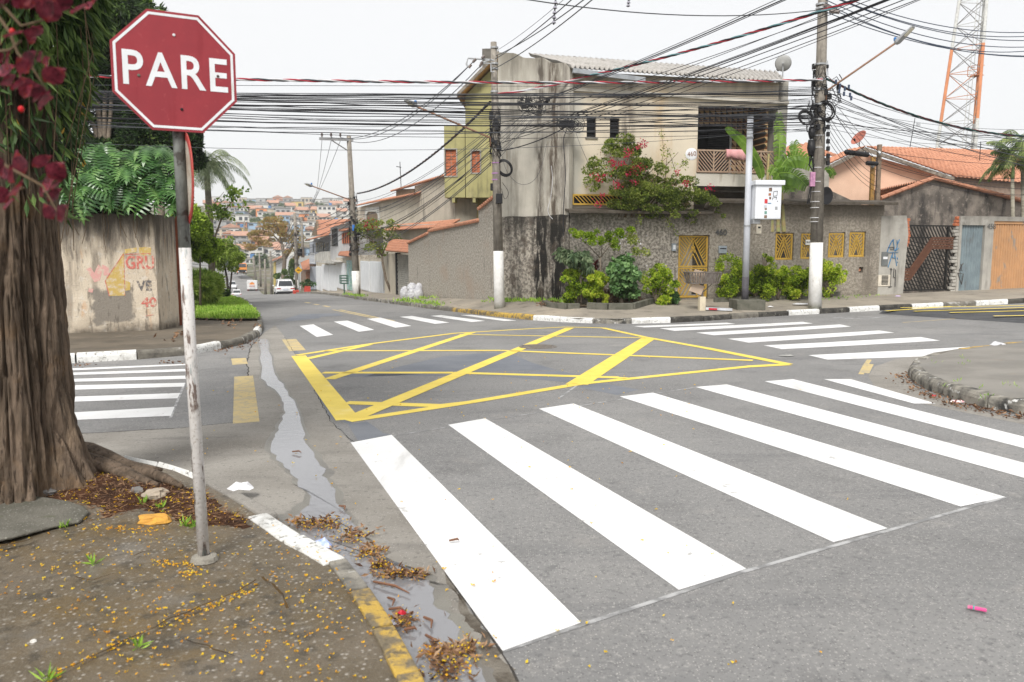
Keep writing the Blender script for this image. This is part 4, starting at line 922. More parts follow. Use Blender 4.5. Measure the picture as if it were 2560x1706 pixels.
for k in range(n):      # broken masonry edge of the wall beside the gate
    z = -.1 + (rt[3] + .1) * k / n; w_ = RR.uniform(.06, .24); br = k > n - 4
    MB().box(rt[0] + .12 - w_, rt[0] + .14, .02 + RR.uniform(0, .04), .17, z, z + (rt[3] + .1) / n - .015).build('brick' if br else 'rubble', brickm if br else rend, parent=rw, bevel=.015)
steel = mat('blue_grey_steel', (.2, .25, .27), (.16, .2, .22), sc_=3, rough=.55, bump=.05, rnd=False, layers=[dict(s=(5, 5, 1), c=(.12, .12, .12), lo=.6, hi=.7, a=.5)])
dr = MB().box(d1_[0], d1_[1], .1, .12, d1_[2], d1_[3]).build('steel_door', steel, parent=rw)
k = 9; w_ = (d1_[1] - d1_[0]) / k
for i in range(k): MB().prism([(d1_[0] + i * w_ + .008, .1, d1_[2]), (d1_[0] + (i + 1) * w_ - .008, .1, d1_[2]), (d1_[0] + (i + .7) * w_, .07, d1_[2]), (d1_[0] + (i + .3) * w_, .07, d1_[2])], (0, 0, d1_[3] - d1_[2])).build('rib', steel, parent=dr)
orm = mat('orange_garage_paint', (.5, .28, .14), (.44, .25, .13), sc_=3, rough=.6, bump=.05, rnd=False, layers=[dict(s=(2.5, 2.5, 1.2), c=(.27, .24, .21), lo=.58, hi=.64, a=.85)])
dr = MB().box(g2[0], g2[1] + 1.5, .1, .12, g2[2], g2[3]).build('garage_door', orm, parent=rw)
MB().box(g2[0] - .0, g2[0] + .09, .04, .1, g2[2], g2[3]).build('frame', orm, parent=dr); MB().box(g2[0] + .09, g2[1] + 1.5, .04, .1, g2[3] - .1, g2[3]).build('frame', orm, parent=dr)
k = int((g2[1] + 1.5 - g2[0] - .1) / .115)
for i in range(k):
    x = g2[0] + .1 + i * .115; MB().prism([(x + .008, .1, g2[2]), (x + .107, .1, g2[2]), (x + .085, .065, g2[2]), (x + .03, .065, g2[2])], (0, 0, g2[3] - g2[2] - .11)).build('rib', orm, parent=dr)
x, z = fp(rw, 2478, 567); text('458', .26, mat('number_metal', (.1, .1, .1)), rw, (x, -.02, z), (rad(90), 0, 0), 'house_number')
bluem = mat('blue_spray', (.05, .16, .33), (.1, .25, .42), sc_=12, rough=.9, bump=0)
z7 = lambda a, b: (2060 + .3571 * a, 260 + .3571 * b)
spray(rw, [[z7(*p) for p in l] for l in ([(440, 1040), (455, 1000), (475, 960), (490, 950)], [(482, 950), (490, 1000), (492, 1030)], [(510, 955), (512, 1000), (498, 1030), (522, 1010)], [(528, 950), (515, 980)], [(442, 1042), (520, 1038)], [(480, 1045), (476, 1075), (495, 1080), (496, 1045)], [(475, 1060), (448, 1145)], [(497, 1060), (508, 1135)], [(512, 1075), (514, 1090)], [(512, 1105), (515, 1112)])], .035, bluem)
spray(rw, [[z7(*p) for p in l] for l in ([(470, 1150), (463, 1280), (452, 1285), (475, 1278)], [(490, 1152), (485, 1215), (500, 1215)], [(500, 1160), (497, 1280)], [(450, 1005), (490, 1003), (487, 1018), (462, 1018)], [(462, 1155), (478, 1160)])], .03, grafm)
spray(rw, [[z7(*p) for p in l] for l in ([(975, 1115), (945, 1165), (970, 1170)], [(958, 1120), (960, 1165)], [(935, 1185), (975, 1190), (962, 1265), (937, 1188)])], .028, grafm)
b, r_ = plate(2204, 630, 2218, 665, 'mailbox', mat('mailbox_dark', (.16, .17, .17), rough=.6), .03, rw); MB().box(r_[0] + .05, r_[1] - .03, -.034, -.028, r_[2] + .22, r_[2] + .3).build('label_plate', whitem, parent=b)
b, r_ = plate(2196, 688, 2224, 716, 'meter_box', mat('cream_plate', (.68, .62, .52)), .02, rw)
for i in range(7): MB().box(r_[0] + .12, r_[1] - .1, -.028, -.02, r_[2] + .06 + i * .045, r_[2] + .085 + i * .045).build('slot', darkm, parent=b)
gate = root('lattice_gate', 'black diagonal lattice gate with a brown zigzag band', 'gate', tuple(Vector(R0) + Matrix.Rotation(azr, 3, 'Z') @ Vector((0, .08, 0))), azr)
blk = mat('black_iron', (.022, .021, .02), rough=.55, bump=.05)
brn = mat('brown_iron', (.13, .06, .035), (.1, .045, .03), sc_=5, rough=.55, bump=.05)
x0, x1, z0, z1 = rc(gate, 2250, 562, 2384, 736); z0 = .1
MB().box(x0, x1, .05, .09, z0, z0 + .05).build('bottom_rail', blk, parent=gate); MB().box(x0, x1, .05, .09, z1 - .05, z1).build('top_rail', blk, parent=gate)
MB().box(x0, x0 + .05, .05, .09, z0 + .05, z1 - .05).build('stile', blk, parent=gate); MB().box(x1 - .05, x1, .05, .09, z0 + .05, z1 - .05).build('stile', blk, parent=gate)
xc = x0 + (x1 - x0) * .86; MB().box(xc - .03, xc + .03, .03, .1, z0 + .05, z1 - .05).build('stile', blk, parent=gate)
def clipseg(p, q, a0, a1, b0, b1):
    t0, t1 = 0., 1.; d = (q[0] - p[0], q[1] - p[1])
    for pp, qq in ((-d[0], p[0] - a0), (d[0], a1 - p[0]), (-d[1], p[1] - b0), (d[1], b1 - p[1])):
        if abs(pp) < 1e-9:
            if qq < 0: return None
            continue
        r = qq / pp
        if pp < 0: t0 = max(t0, r)
        else: t1 = min(t1, r)
    return None if t1 - t0 < .02 else ((p[0] + d[0] * t0, p[1] + d[1] * t0), (p[0] + d[0] * t1, p[1] + d[1] * t1))
for i in range(-10, 30):
    x = x0 - .2 + i * .135; s_ = clipseg((x, z1), (x + (z1 - z0) * .62, z0), x0 + .05, x1 - .05, z0 + .05, z1 - .05)
    if s_: MB().bar((s_[0][0], .062, s_[0][1]), (s_[1][0], .062, s_[1][1]), .038, .02, (0, 1, 0)).build('bar', blk, parent=gate)
zc_ = z1 - (z1 - z0) * .2
for i in range(24):
    z = zc_ - i * .13; s_ = clipseg((x0, z), (x1, z - .42), x0 + .05, x1 - .05, z0 + .05, zc_)
    if s_: MB().bar((s_[0][0], .082, s_[0][1]), (s_[1][0], .082, s_[1][1]), .026, .016, (0, 1, 0)).build('bar', blk, parent=gate)
MB().box(x0 + .05, x1 - .05, .04, .09, zc_, zc_ + .04).build('mid_rail', blk, parent=gate)
zz_ = [z7(512, 1195), z7(605, 1195), z7(760, 975), z7(912, 975)]
zq = [fp(gate, *p) for p in zz_]
for k in range(-2, 3):
    o = k * .085
    for (a, b), (c, d) in zip(zq[:-1], zq[1:]): MB().bar((a, .03, b + o), (c, .03, d + o), .068, .03, (0, 1, 0)).build('zigzag_bar', brn, parent=gate)
MB().box(x0 + .3, x1 - .2, 2.2, 2.3, -.3, 2.3).build('yard_screen', gable_m, parent=rw)
# ---- garage house with the sooty gable
gr = root('gable_house', 'low house with a soot-stained gable and orange tiled roof behind the gate', 'house', tuple(Vector(R0) + Matrix.Rotation(azr, 3, 'Z') @ Vector((0, 2.6, 0))), azr)
ap, gl, gr_ = fp(gr, 2328, 449), fp(gr, 2195, 500), fp(gr, 2570, 510)
MB().prism([(gl[0], 0, -.5), (gr_[0], 0, -.5), (gr_[0], 0, gr_[1]), (ap[0], 0, ap[1]), (gl[0], 0, gl[1])], (0, .2, 0)).build('wall', gable_m, parent=gr)
def tiled(par, a, b, c, d, period=.24, rows=14, amp=.035, name='roof', m_=None, course=.02):
    a, b, c, d = (Vector(q) for q in (a, b, c, d)); m = MB(); n = max(2, int((b - a).length / period)); per = 6
    nm = (b - a).cross(d - a).normalized()
    if nm.z < 0: nm = -nm
    NX = n * per
    for i in range(NX + 1):
        k = i / NX; e = a.lerp(b, k); r = d.lerp(c, k); wv = amp * math.cos(2 * math.pi * i / per)
        for j in range(rows):
            for q, h in ((j / rows, course), ((j + .97) / rows, 0)):
                m.v.append(e.lerp(r, q) + nm * (wv + h))
    R2 = rows * 2
    for i in range(NX):
        for j in range(R2 - 1): m.f.append((i * R2 + j, (i + 1) * R2 + j, (i + 1) * R2 + j + 1, i * R2 + j + 1))
    o = m.build(name, m_ or tilem, parent=par)
    q = o.modifiers.new('solid', 'SOLIDIFY'); q.thickness = .03
    return o
dep = 7
r_a, r_b = (ap[0], -.1, ap[1] + .06), (ap[0] + 3.2, dep, ap[1] + .06)
tiled(gr, (gr_[0] + 1.6, -.1, gr_[1] - .28), (gr_[0] + 1.6, dep, gr_[1] - .28), r_b, r_a, rows=16)
m = MB()
for p, q in (((gl[0], gl[1]), ap), (ap, (gr_[0] + 1.5, gr_[1] - .26))):
    n = int(math.hypot(q[0] - p[0], q[1] - p[1]) / .3)
    for k in range(n):
        a = Vector((p[0] + (q[0] - p[0]) * k / n, -.12, p[1] + (q[1] - p[1]) * k / n + .05)); b = Vector((p[0] + (q[0] - p[0]) * (k + 1.05) / n, -.12, p[1] + (q[1] - p[1]) * (k + 1.05) / n + .05))
        MB().tube([a, b], [.085, .07], 7).build('verge_tile', tilem, parent=gr)
# ---- peach house with big tiled roof
ph = root('peach_house', 'peach house with a broad orange tiled roof beyond the grey wall', 'house', (W(2140, 480, 37).x, 37, 0), rad(14))
peach = mat('peach_paint', (.72, .49, .36), (.66, .44, .32), sc_=1.2, rough=.9, bump=.1, rnd=False, layers=[dict(s=(3, 3, .5), c=(.5, .35, .26), lo=.6, hi=.75, a=.5)])
apx, lft, rgt = fp(ph, 2146, 372), fp(ph, 2062, 422), fp(ph, 2385, 445)
MB().prism([(lft[0] - 1, 0, -.5), (rgt[0] + .5, 0, -.5), (rgt[0] + .5, 0, rgt[1] - .15), (apx[0], 0, apx[1] - .15), (lft[0], 0, lft[1] - .15), (lft[0] - 1, 0, lft[1] - .6)], (0, .2, 0)).build('wall', peach, parent=ph)
rdg = fp(ph, 2417, 378, 9)
eR = fp(ph, 2383, 442, -.4);
A = (eR[0], -.5, eR[1]); Bq = fp(ph, 2760, 475, 2.0); B_ = (Bq[0], 2.0, Bq[1])
Dq = (apx[0], -.5, apx[1] + .05); Cq = fp(ph, 2417, 377, 8.)
tiled(ph, A, B_, (Cq[0] + 2.4, 8., Cq[1] + .1), Dq, rows=20, period=.3)
tiled(ph, (lft[0] - 1.4, .6, lft[1] - .4), (lft[0] - 1.4, -.5, lft[1] - .4), Dq, (Dq[0], .6, Dq[2]), rows=12, period=.3)
for p, q in (((lft[0] - 1.4, lft[1] - .45), (Dq[0], Dq[2])), ((Dq[0], Dq[2]), (A[0], A[2]))):
    MB().bar((p[0], -.45, p[1] - .13), (q[0], -.45, q[1] - .13), .06, .16).build('barge_board', mat('weathered_board', (.26, .23, .19)), parent=ph)
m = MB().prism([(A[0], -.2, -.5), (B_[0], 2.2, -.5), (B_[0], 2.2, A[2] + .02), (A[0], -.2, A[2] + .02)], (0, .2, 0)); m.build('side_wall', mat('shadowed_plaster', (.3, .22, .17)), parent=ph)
p = wpart(ph, [W(2151, 366, 37.5)])[0]
q = root('satellite_dish', 'reddish satellite dish tilted up at the ridge of the peach house', 'dish', W(2148, 372, 37.3), rad(-70)); dish_parts(q, .38, .45, mat('rust_dish', (.4, .14, .1), (.3, .1, .07), sc_=4, rough=.7), 35)
q = root('tv_antenna', 'thin leaning television antenna on the peach house ridge', 'antenna', W(2272, 374, 40), 0)
MB().tube([(0, 0, -.3), (.22, 0, 1.5)], .018, 6).build('mast', darkm, parent=q)
for k in range(3): MB().tube([(.1 + .12 * k * 0 + .19, 0, 1.25 - .05 * k), (.5, 0, 1.22 - .05 * k)], .01, 5).build('element', darkm, parent=q)
q = root('tv_antenna', 'small tree-like antenna at the right end of the ridge', 'antenna', W(2450, 384, 42), 0)
MB().tube([(0, 0, -.6), (0, 0, .6)], .02, 6).build('mast', darkm, parent=q); MB().tube([(-.12, 0, .55), (.3, 0, .6)], .015, 5).build('element', darkm, parent=q)
q = root('side_yard_wall', 'sloping sooty yard wall behind the coping at the pole', 'wall', tuple(C0 + dF * 8.4 + Vector((0, 2.0, 0))), rad(10))
a, b, c = fp(q, 2062, 470), fp(q, 2120, 500), fp(q, 1990, 440)
MB().prism([(c[0] - 1.6, 0, 0), (b[0] + .6, 0, 0), (b[0] + .6, 0, b[1] - .2), (a[0], 0, a[1]), (c[0], 0, c[1]), (c[0] - 1.6, 0, c[1] + .1)], (0, .2, 0)).build('wall', gable_m, parent=q)
tl_ = fp(q, 1990, 372, 3);
q2 = root('back_house', 'small tiled roof peeking out behind the banana leaves', 'house', (W(2010, 420, 33).x, 33, 0), rad(5))
a, b = fp(q2, 1985, 388), fp(q2, 2046, 384)
MB().box(a[0], b[0] + .5, 0, 3, -.3, a[1] - .1).build('wall', mat('grey_plaster', (.36, .34, .3)), parent=q2)
tiled(q2, (a[0] - .2, -.3, a[1] - .1), (b[0] + .6, -.3, b[1] - .1), (b[0] + .6, 2.5, b[1] + .75), (a[0] - .2, 2.5, a[1] + .45), rows=8)
# ---- lattice tower
tw = root('radio_tower', 'tall orange and white lattice radio mast behind the houses', 'tower', (W(2400, 400, 75).x, 75, 0), rad(20))
orp = mat('tower_orange', (.62, .25, .12), (.55, .22, .11), sc_=2, rough=.6, bump=0); whp = mat('tower_white', (.62, .62, .6), rough=.6, bump=0); gal = mat('tower_bracing', (.28, .27, .27), rough=.6, bump=0)
cxp = tw.location.x
zof = lambda v: W(2400, v, 75).z
bands = [(zof(470), zof(305), whp), (zof(305), zof(118), orp), (zof(118), zof(-60), whp), (zof(-60), zof(-260), orp)]
def leg(k, z):
    zt0, zt1 = zof(400), zof(-200); f = (z - zt0) / (zt1 - zt0); r = 2.05 - .95 * f; a = 2 * math.pi * k / 3 + .25
    return Vector((r * math.cos(a) * 1.0 + 1.15 * (f - .0) * 1.05, r * math.sin(a), z))
for z0, z1, m_ in bands:
    for k in range(3): MB().tube([leg(k, z0), leg(k, z1)], .14, 8).build('leg', m_, parent=tw)
    n = max(3, int((z1 - z0) / 2.1))
    for i in range(n):
        za, zb = z0 + (z1 - z0) * i / n, z0 + (z1 - z0) * (i + 1) / n
        for k in range(3):
            MB().tube([leg(k, za), leg((k + 1) % 3, zb)], .035, 5).build('brace', gal if m_ is whp else orp if i % 2 else gal, parent=tw)
            MB().tube([leg((k + 1) % 3, za), leg(k, zb)], .035, 5).build('brace', gal, parent=tw)
            MB().tube([leg(k, zb), leg((k + 1) % 3, zb)], .03, 5).build('brace', m_, parent=tw)
    cl = [sum((leg(k, z) for k in range(3)), Vector()) / 3 for z in (z0, z1)]
    for dx in (-.22, .22): MB().tube([cl[0] + Vector((dx + .3, 0, 0)), cl[1] + Vector((dx + .3, 0, 0))], .03, 5).build('ladder_rail', whp, parent=tw)
    for i in range(int((z1 - z0) / .7)):
        c = cl[0].lerp(cl[1], (i + .5) * .7 / (z1 - z0)); MB().tube([c + Vector((.08, 0, 0)), c + Vector((.52, 0, 0))], .02, 4).build('rung', whp, parent=tw)
c = leg(0, zof(185)); MB().box(-.75, .1, -.5, .5, 0, .07).build('platform', orp, parent=tw, loc=c)
for a, b in (((-.75, -.5), (.1, -.5)), ((-.75, .5), (.1, .5)), ((-.75, -.5), (-.75, .5))):
    MB().tube([c + Vector((*a, .9)), c + Vector((*b, .9))], .035, 5).build('platform_rail', orp, parent=tw); MB().tube([c + Vector((*a, .07)), c + Vector((*a, .9))], .035, 5).build('platform_post', orp, parent=tw)
# ================================================================== POLES, LAMPS, CABLES
def PV(u, v, lo=15, hi=60):
    Y = lo
    while Y < hi:
        p = W(u, v, Y)
        if p.z <= pave_z(p.x, p.y): break
        Y += .4
    Y -= .4
    while Y < hi:
        p = W(u, v, Y)
        if p.z <= pave_z(p.x, p.y): break
        Y += .03
    return W(u, v, Y)
pcon = mat('pole_concrete', (.27, .245, .21), (.2, .18, .155), sc_=6, rough=.9, bump=.4, bs=40, layers=[dict(s=(14, 14, 1.2), c=(.12, .105, .09), lo=.5, hi=.66, a=.7), dict(s=5, c=(.34, .31, .27), lo=.58, hi=.7, a=.6)])
pwhite = mat('whitewash', (.76, .75, .73), (.66, .65, .62), sc_=7, rough=.9, bump=.4, bs=30, layers=[dict(s=(11, 11, 2), c=(.3, .27, .22), lo=.62, hi=.72, a=.8), dict(k='band', z0=.22, z1=-.05, wob=.3, s=6., c=(.16, .17, .09), a=.7)])
galv = mat('galvanised', (.4, .41, .42), rough=.5, metal=.4)
rustarm = mat('rusty_arm', (.3, .17, .11), (.22, .13, .09), sc_=8, rough=.75)
lampm = mat('lamp_grey', (.38, .39, .4), rough=.45, metal=.2, bump=.02)
glassm = mat('lamp_glass', (.75, .72, .6), rough=.25, bump=0)
def pole(name, label, base, top, r0, r1, paint=None, group=None, cat='utility pole'):
    r = root(name, label, cat, base, 0, group); b, t = Vector((0, 0, -.2)), Vector(top) - Vector(base)
    f = 0
    if paint:
        f = paint / t.z; pm = b.lerp(t, 0) ; c = t * f
        MB().tube([b, c], [r0 * 1.015, (r0 + (r1 - r0) * f) * 1.03], 16).build('painted_foot', pwhite, parent=r, smooth=True); b = c
    MB().tube([b, b.lerp(t, .5), t], [r0 + (r1 - r0) * f, r0 + (r1 - r0) * (f + (1 - f) * .5), r1], 16).build('shaft', pcon, parent=r, smooth=True)
    return r
def lp(r, p): return Vector(p) - Vector(r.location)
def collar(r, p, rd, h=.06, m_=None, name='collar'):
    p = lp(r, p); MB().tube([p - Vector((0, 0, h / 2)), p + Vector((0, 0, h / 2))], rd, 14).build(name, m_ or galv, parent=r)
def lamp_arm(r, a, b, h0, h1, m_=None, rd=.028):
    a, b, h0, h1 = (lp(r, q) for q in (a, b, h0, h1))
    arm = MB(); arm.tube([a + Vector((0, 0, -.25)), a, a.lerp(b, .2), b], rd, 8); arm.build('lamp_arm', m_ or rustarm, parent=r, smooth=True)
    d = (h1 - h0).normalized(); up = Vector((0, 0, 1)); rt_ = d.cross(up).normalized(); up = rt_.cross(d)
    m = MB(); sec = []
    for k, (w_, h_) in ((0, (.06, .06)), (.12, (.1, .09)), (.5, (.11, .06)), (.95, (.1, .035)), (1, (.08, .02))):
        c = h0.lerp(h1, k); sec.append([c + rt_ * w_ * x + up * h_ * y for x, y in ((-1, -.6), (-.8, .6), (.8, .6), (1, -.6))])
    vs_ = [p for s_ in sec for p in s_]; fs = [(i * 4 + j, i * 4 + (j + 1) % 4, i * 4 + 4 + (j + 1) % 4, i * 4 + 4 + j) for i in range(4) for j in range(4)] + [(3, 2, 1, 0), (16, 17, 18, 19)]
    hd = m.add(vs_, fs).build('lamp_head', lampm, parent=r, bevel=.01)
    c0, c1 = h0.lerp(h1, .5), h0.lerp(h1, .93); MB().bar(c0 - up * .045, c1 - up * .025, .15, .02, up).build('lamp_glass', glassm, parent=hd)
    c = h0.lerp(h1, .1) + up * .09; MB().lathe([(.035, -.03), (.04, .03), (.03, .06), (.001, .065)], 10, c).build('photocell', mat('photocell_blue', (.05, .2, .5), rough=.4), parent=hd)
def ring(m, c, R_, r, axis, n=26, turns=1, wob=.0):
    a = Vector(axis).normalized(); u_ = a.orthogonal().normalized(); v_ = a.cross(u_)
    for t in range(turns):
        o = Vector((RR.uniform(-wob, wob), RR.uniform(-wob, wob), RR.uniform(-wob, wob))); q = R_ * RR.uniform(.9, 1.08)
        pts = [Vector(c) + o + (u_ * math.cos(2 * math.pi * k / n) + v_ * math.sin(2 * math.pi * k / n) * 1.25) * q for k in range(n + 1)]
        m.tube(pts, r, 5, False)
def boxpart(r, name, c, sx, sy, sz, m_, rz=0, bev=.015):
    o = MB().box(-sx / 2, sx / 2, -sy / 2, sy / 2, -sz / 2, sz / 2).build(name, m_, parent=r, loc=lp(r, c), rz=rz, bevel=bev); return o
def tangle(r, p, R_, h, n, name='wire_tangle'):
    m = MB(); p = lp(r, p)
    for k in range(n):
        z = RR.uniform(-h / 2, h / 2); a = RR.uniform(0, 6.28); q = R_ * RR.uniform(1.0, 1.35); pts = []
        for i in range(9): pts.append(p + Vector((math.cos(a + i * .5) * q, math.sin(a + i * .5) * q, z + RR.uniform(-.05, .05) + .04 * i * RR.uniform(-1, 1))))
        m.tube(pts, RR.uniform(.005, .012), 4, False)
    for k in range(n // 3):
        a = RR.uniform(0, 6.28); c = p + Vector((math.cos(a) * R_ * 1.15, math.sin(a) * R_ * 1.15, RR.uniform(-h / 2, h / 2))); s_ = RR.uniform(.03, .06)
        m.box(c.x - s_, c.x + s_, c.y - s_, c.y + s_, c.z - s_ * 1.4, c.z + s_ * 1.4)
    return m.build(name, darkm, parent=r, kind='stuff')
# ---- pole in front of the stained side wall
bA = PV(1249, 771); YA = bA.y; tA = W(1234, 106, YA)
pA = pole('utility_pole', 'concrete utility pole with whitewashed foot before the stained side wall', bA, tA, .165, .09, W(1245, 628, YA).z - bA.z)
lamp_arm(pA, W(1226, 345, YA - .1), W(1030, 262, YA - 1.6), W(1040, 266, YA - 1.55), W(1015, 250, YA - 1.9))
for v in (120, 160, 173, 230): collar(pA, W(1236, v, YA), .12, .05)
for v in (408, 434, 450): collar(pA, W(1240, v, YA), .135, .03, mat('purple_strap', (.4, .2, .42), rough=.5))
tangle(pA, W(1238, 340, YA), .13, 1.4, 40)
m = MB()
for pts in ([(1236, 152), (1228, 150), (1170, 146), (1166, 160), (1170, 168)], [(1236, 180), (1228, 180), (1227, 160), (1205, 158)], [(1228, 150), (1200, 158)], [(1205, 158), (1198, 170)]): m.tube([lp(pA, W(u, v, YA - .25)) for u, v in pts], .025, 6)
m.build('top_bracket', galv, parent=pA, kind='stuff')
for a, b in (((1178, 162), (1172, 170)), ((1190, 148), (1182, 156)), ((1206, 155), (1200, 166)), ((1212, 140), (1204, 146))): MB().tube([lp(pA, W(*a, YA - .3)), lp(pA, W(*b, YA - .3))], .04, 8).build('insulator', mat('porcelain', (.16, .13, .12), rough=.3), parent=pA)
boxpart(pA, 'terminal_box', W(1248, 497, YA - .2), .2, .16, .3, darkm); boxpart(pA, 'terminal_box', W(1230, 468, YA), .1, .1, .22, darkm)
m = MB(); ring(m, lp(pA, W(1261, 420, YA - .1)), .2, .014, (.3, 1, .1), turns=9, wob=.03); m.build('cable_coil', darkm, parent=pA, kind='stuff')
# ---- pole before the mustard grilles
bB = PV(2037, 771); YB_ = bB.y; tB = W(2063, -220, YB_)
pB = pole('utility_pole', 'stout concrete utility pole with whitewashed foot before the mustard grilles', bB, tB, .185, .115, W(2039, 607, YB_).z - bB.z)
lamp_arm(pB, W(2066, 228, YB_ - .1), W(2242, 106, YB_ - 1.2), W(2238, 110, YB_ - 1.15), W(2284, 66, YB_ - 1.5))
for v in (12, 22, 162, 200, 225, 262, 300): collar(pB, W(2054 - v * .02, v, YB_), .155 + v * .00008, .05)
for v in (340, 370, 420, 455, 480, 505, 520, 545, 555): collar(pB, W(2046 - (v - 340) * .03, v, YB_), .168, .012, whitem)
tangle(pB, W(2047, 255, YB_), .16, 2.0, 34); tangle(pB, W(2080, 230, YB_), .2, .8, 8); tangle(pB, W(2040, 285, YB_), .18, .8, 12)
m = MB(); ring(m, lp(pB, W(2015, 295, YB_ - .3)), .16, .022, (.1, 1, 0), turns=5, wob=.015); ring(m, lp(pB, W(2062, 278, YB_ - .2)), .22, .014, (.6, 1, 0), turns=5, wob=.04); m.build('cable_coil', darkm, parent=pB, kind='stuff')
for u, v0, v1, rr in ((2029, 318, 348, .1), (2028, 350, 390, .12)):
    MB().tube([lp(pB, W(u, v0, YB_ - .2)), lp(pB, W(u, (v0 + v1) / 2, YB_ - .2)), lp(pB, W(u, v1, YB_ - .2))], [rr * .7, rr, rr * .6], 10).build('splice_closure', darkm, parent=pB, smooth=True)
m = MB()
for k in range(7): m.tube([lp(pB, W(2028 + RR.uniform(-5, 5), 390, YB_ - .2)), lp(pB, W(2030 + RR.uniform(-9, 6), 412, YB_ - .25)), lp(pB, W(2033, 430, YB_ - .2))], .012, 4)
for k in range(5): m.tube([lp(pB, W(2030 + RR.uniform(-4, 4), 465, YB_ - .2)), lp(pB, W(2026 + RR.uniform(-6, 4), 490, YB_ - .25)), lp(pB, W(2020 + RR.uniform(-3, 5), 510, YB_ - .2))], .012, 4)
m.build('loose_wires', darkm, parent=pB, kind='stuff')
boxpart(pB, 'pink_terminal_box', W(2031, 449, YB_ - .22), .14, .1, .4, mat('pink_box', (.5, .25, .38), (.3, .15, .25), sc_=14))
o = MB().lathe([(.001, 0), (.13, .015), (.25, .06), (.255, .06), (.13, 0), (.001, -.02)], 20).build('black_dish', darkm, parent=pB, loc=lp(pB, W(2062, 490, YB_ + .12)), smooth=True); o.rotation_euler = (rad(90), 0, rad(25))
for k in range(6):
    MB().tube([lp(pB, W(2062 + 3 * k, 14 + 3 * k, YB_ - .2 - .05 * k)), lp(pB, W(2069 + 6 * k, 16 + 3 * k, YB_ - .3 - .05 * k))], .05, 8).build('insulator', mat('porcelain', (.16, .13, .12)), parent=pB)
for k, (u, v) in enumerate(((2090, 205), (2100, 215), (2112, 222), (2122, 218), (2098, 228), (2110, 235), (2125, 238), (2128, 246))): boxpart(pB, 'cable_clamp', W(u, v, YB_ - .4), .05, .05, .12, mat('clamp_blue', (.05, .07, .12), rough=.5), bev=.008)
m = MB(); a = [W(2070, v, YB_ - .15) for v in (300, 340, 380, 420)]; m.tube([lp(pB, p) for p in a], .01, 5)
for k in range(7): q = lp(pB, W(2070, 300 + 18 * k, YB_ - .15)); m.box(q.x - .04, q.x + .04, q.y - .04, q.y + .04, q.z - .06, q.z + .06)
m.build('terminal_strip', darkm, parent=pB, kind='stuff')
# ---- slim steel pole with cabinet
bS = PV(1866, 772); YS = bS.y
st = root('steel_pole', 'slim grey steel pole on a concrete block carrying a white cabinet', 'pole', bS, rad(6))
MB().box(-.42, .42, -.36, .3, -.15, .27).build('footing', mat('mossy_block', (.14, .135, .11), (.09, .09, .07), sc_=5, rough=.95, bump=.6, bs=30), parent=st, bevel=.02)
pb = W(1866, 757, YS - .03).z - bS.z; pt = W(1876, 289, YS)
ax = lambda v: W(1862 + (757 - v) * .03, v, YS)
def sp_(v): q = ax(v) - Vector(bS); return Matrix.Rotation(-rad(6), 3, 'Z') @ q
MB().tube([sp_(757), sp_(693)], .098, 16).build('dark_base', mat('dark_grey_paint', (.09, .085, .095), rough=.6), parent=st, smooth=True)
MB().tube([sp_(693), sp_(548), sp_(289)], [.095, .09, .085], 16).build('shaft', mat('light_grey_paint', (.52, .54, .58), (.46, .48, .52), sc_=3, rough=.5, bump=.03), parent=st, smooth=True)
for v in (320, 345, 565): MB().tube([sp_(v + 2), sp_(v - 2)], .105, 14).build('collar', galv, parent=st)
cabm = mat('cabinet_white', (.68, .7, .74), (.64, .66, .7), sc_=2, rough=.45, bump=.02)
q = sp_(500); cb = MB().box(q.x + .1, q.x + .86, q.y - .3, q.y + .25, sp_(549).z, sp_(465).z).build('cabinet', cabm, parent=st, bevel=.02)
MB().box(q.x + .06, q.x + .93, q.y - .36, q.y + .3, sp_(465).z, sp_(453).z).build('cabinet_lid', cabm, parent=cb, bevel=.015)
MB().box(q.x + .09, q.x + .3, q.y - .2, q.y + .1, sp_(560).z, sp_(549).z).build('bracket', galv, parent=cb)
y_ = q.y - .3
def sticker(u, v, w_, h_, m_):
    p = sp_(v); x = q.x + .1 + (u - 1882) / 52 * .76; MB().box(x - w_ / 2, x + w_ / 2, y_ - .006, y_ + .004, p.z - h_ / 2, p.z + h_ / 2).build('sticker', m_, parent=cb)
redm = mat('sticker_red', (.6, .05, .06), rough=.5, bump=0); inkm = mat('sticker_ink', (.08, .05, .05), (.3, .2, .12), sc_=30, rough=.5, bump=0); grs = mat('sticker_grey', (.4, .41, .42), rough=.5, bump=0)
for u, v, w_, h_, m_ in ((1911, 476, .09, .1, inkm), (1910, 488, .07, .07, mat('sticker_brown', (.4, .16, .08), rough=.5)), (1911, 497, .05, .07, inkm), (1903, 505, .085, .12, redm), (1910, 510, .1, .025, mat('sticker_blue', (.1, .25, .4))), (1902, 518, .08, .08, mat('sticker_pale', (.6, .62, .68))), (1903, 524, .06, .05, inkm), (1903, 533, .07, .08, mat('sticker_green', (.15, .3, .25))), (1903, 543, .08, .08, inkm), (1924, 522, .07, .09, grs), (1923, 529, .07, .06, whitem), (1926, 505, .02, .02, darkm)): sticker(u, v, w_, h_, m_)
m = MB(); X = q.x + .1 + (1921 - 1882) / 52 * .76; Z = sp_(490).z
for a, b in (((-.05, .1), (.06, .12)), ((.06, .12), (.05, -.01)), ((.05, -.01), (-.06, -.03)), ((-.06, -.03), (-.05, .1)), ((-.07, -.07), (.04, -.05)), ((.04, -.05), (.03, -.12)), ((-.07, -.07), (-.08, -.13))): m.bar((X + a[0], y_ - .004, Z + a[1]), (X + b[0], y_ - .004, Z + b[1]), .008, .014, (0, 1, 0))
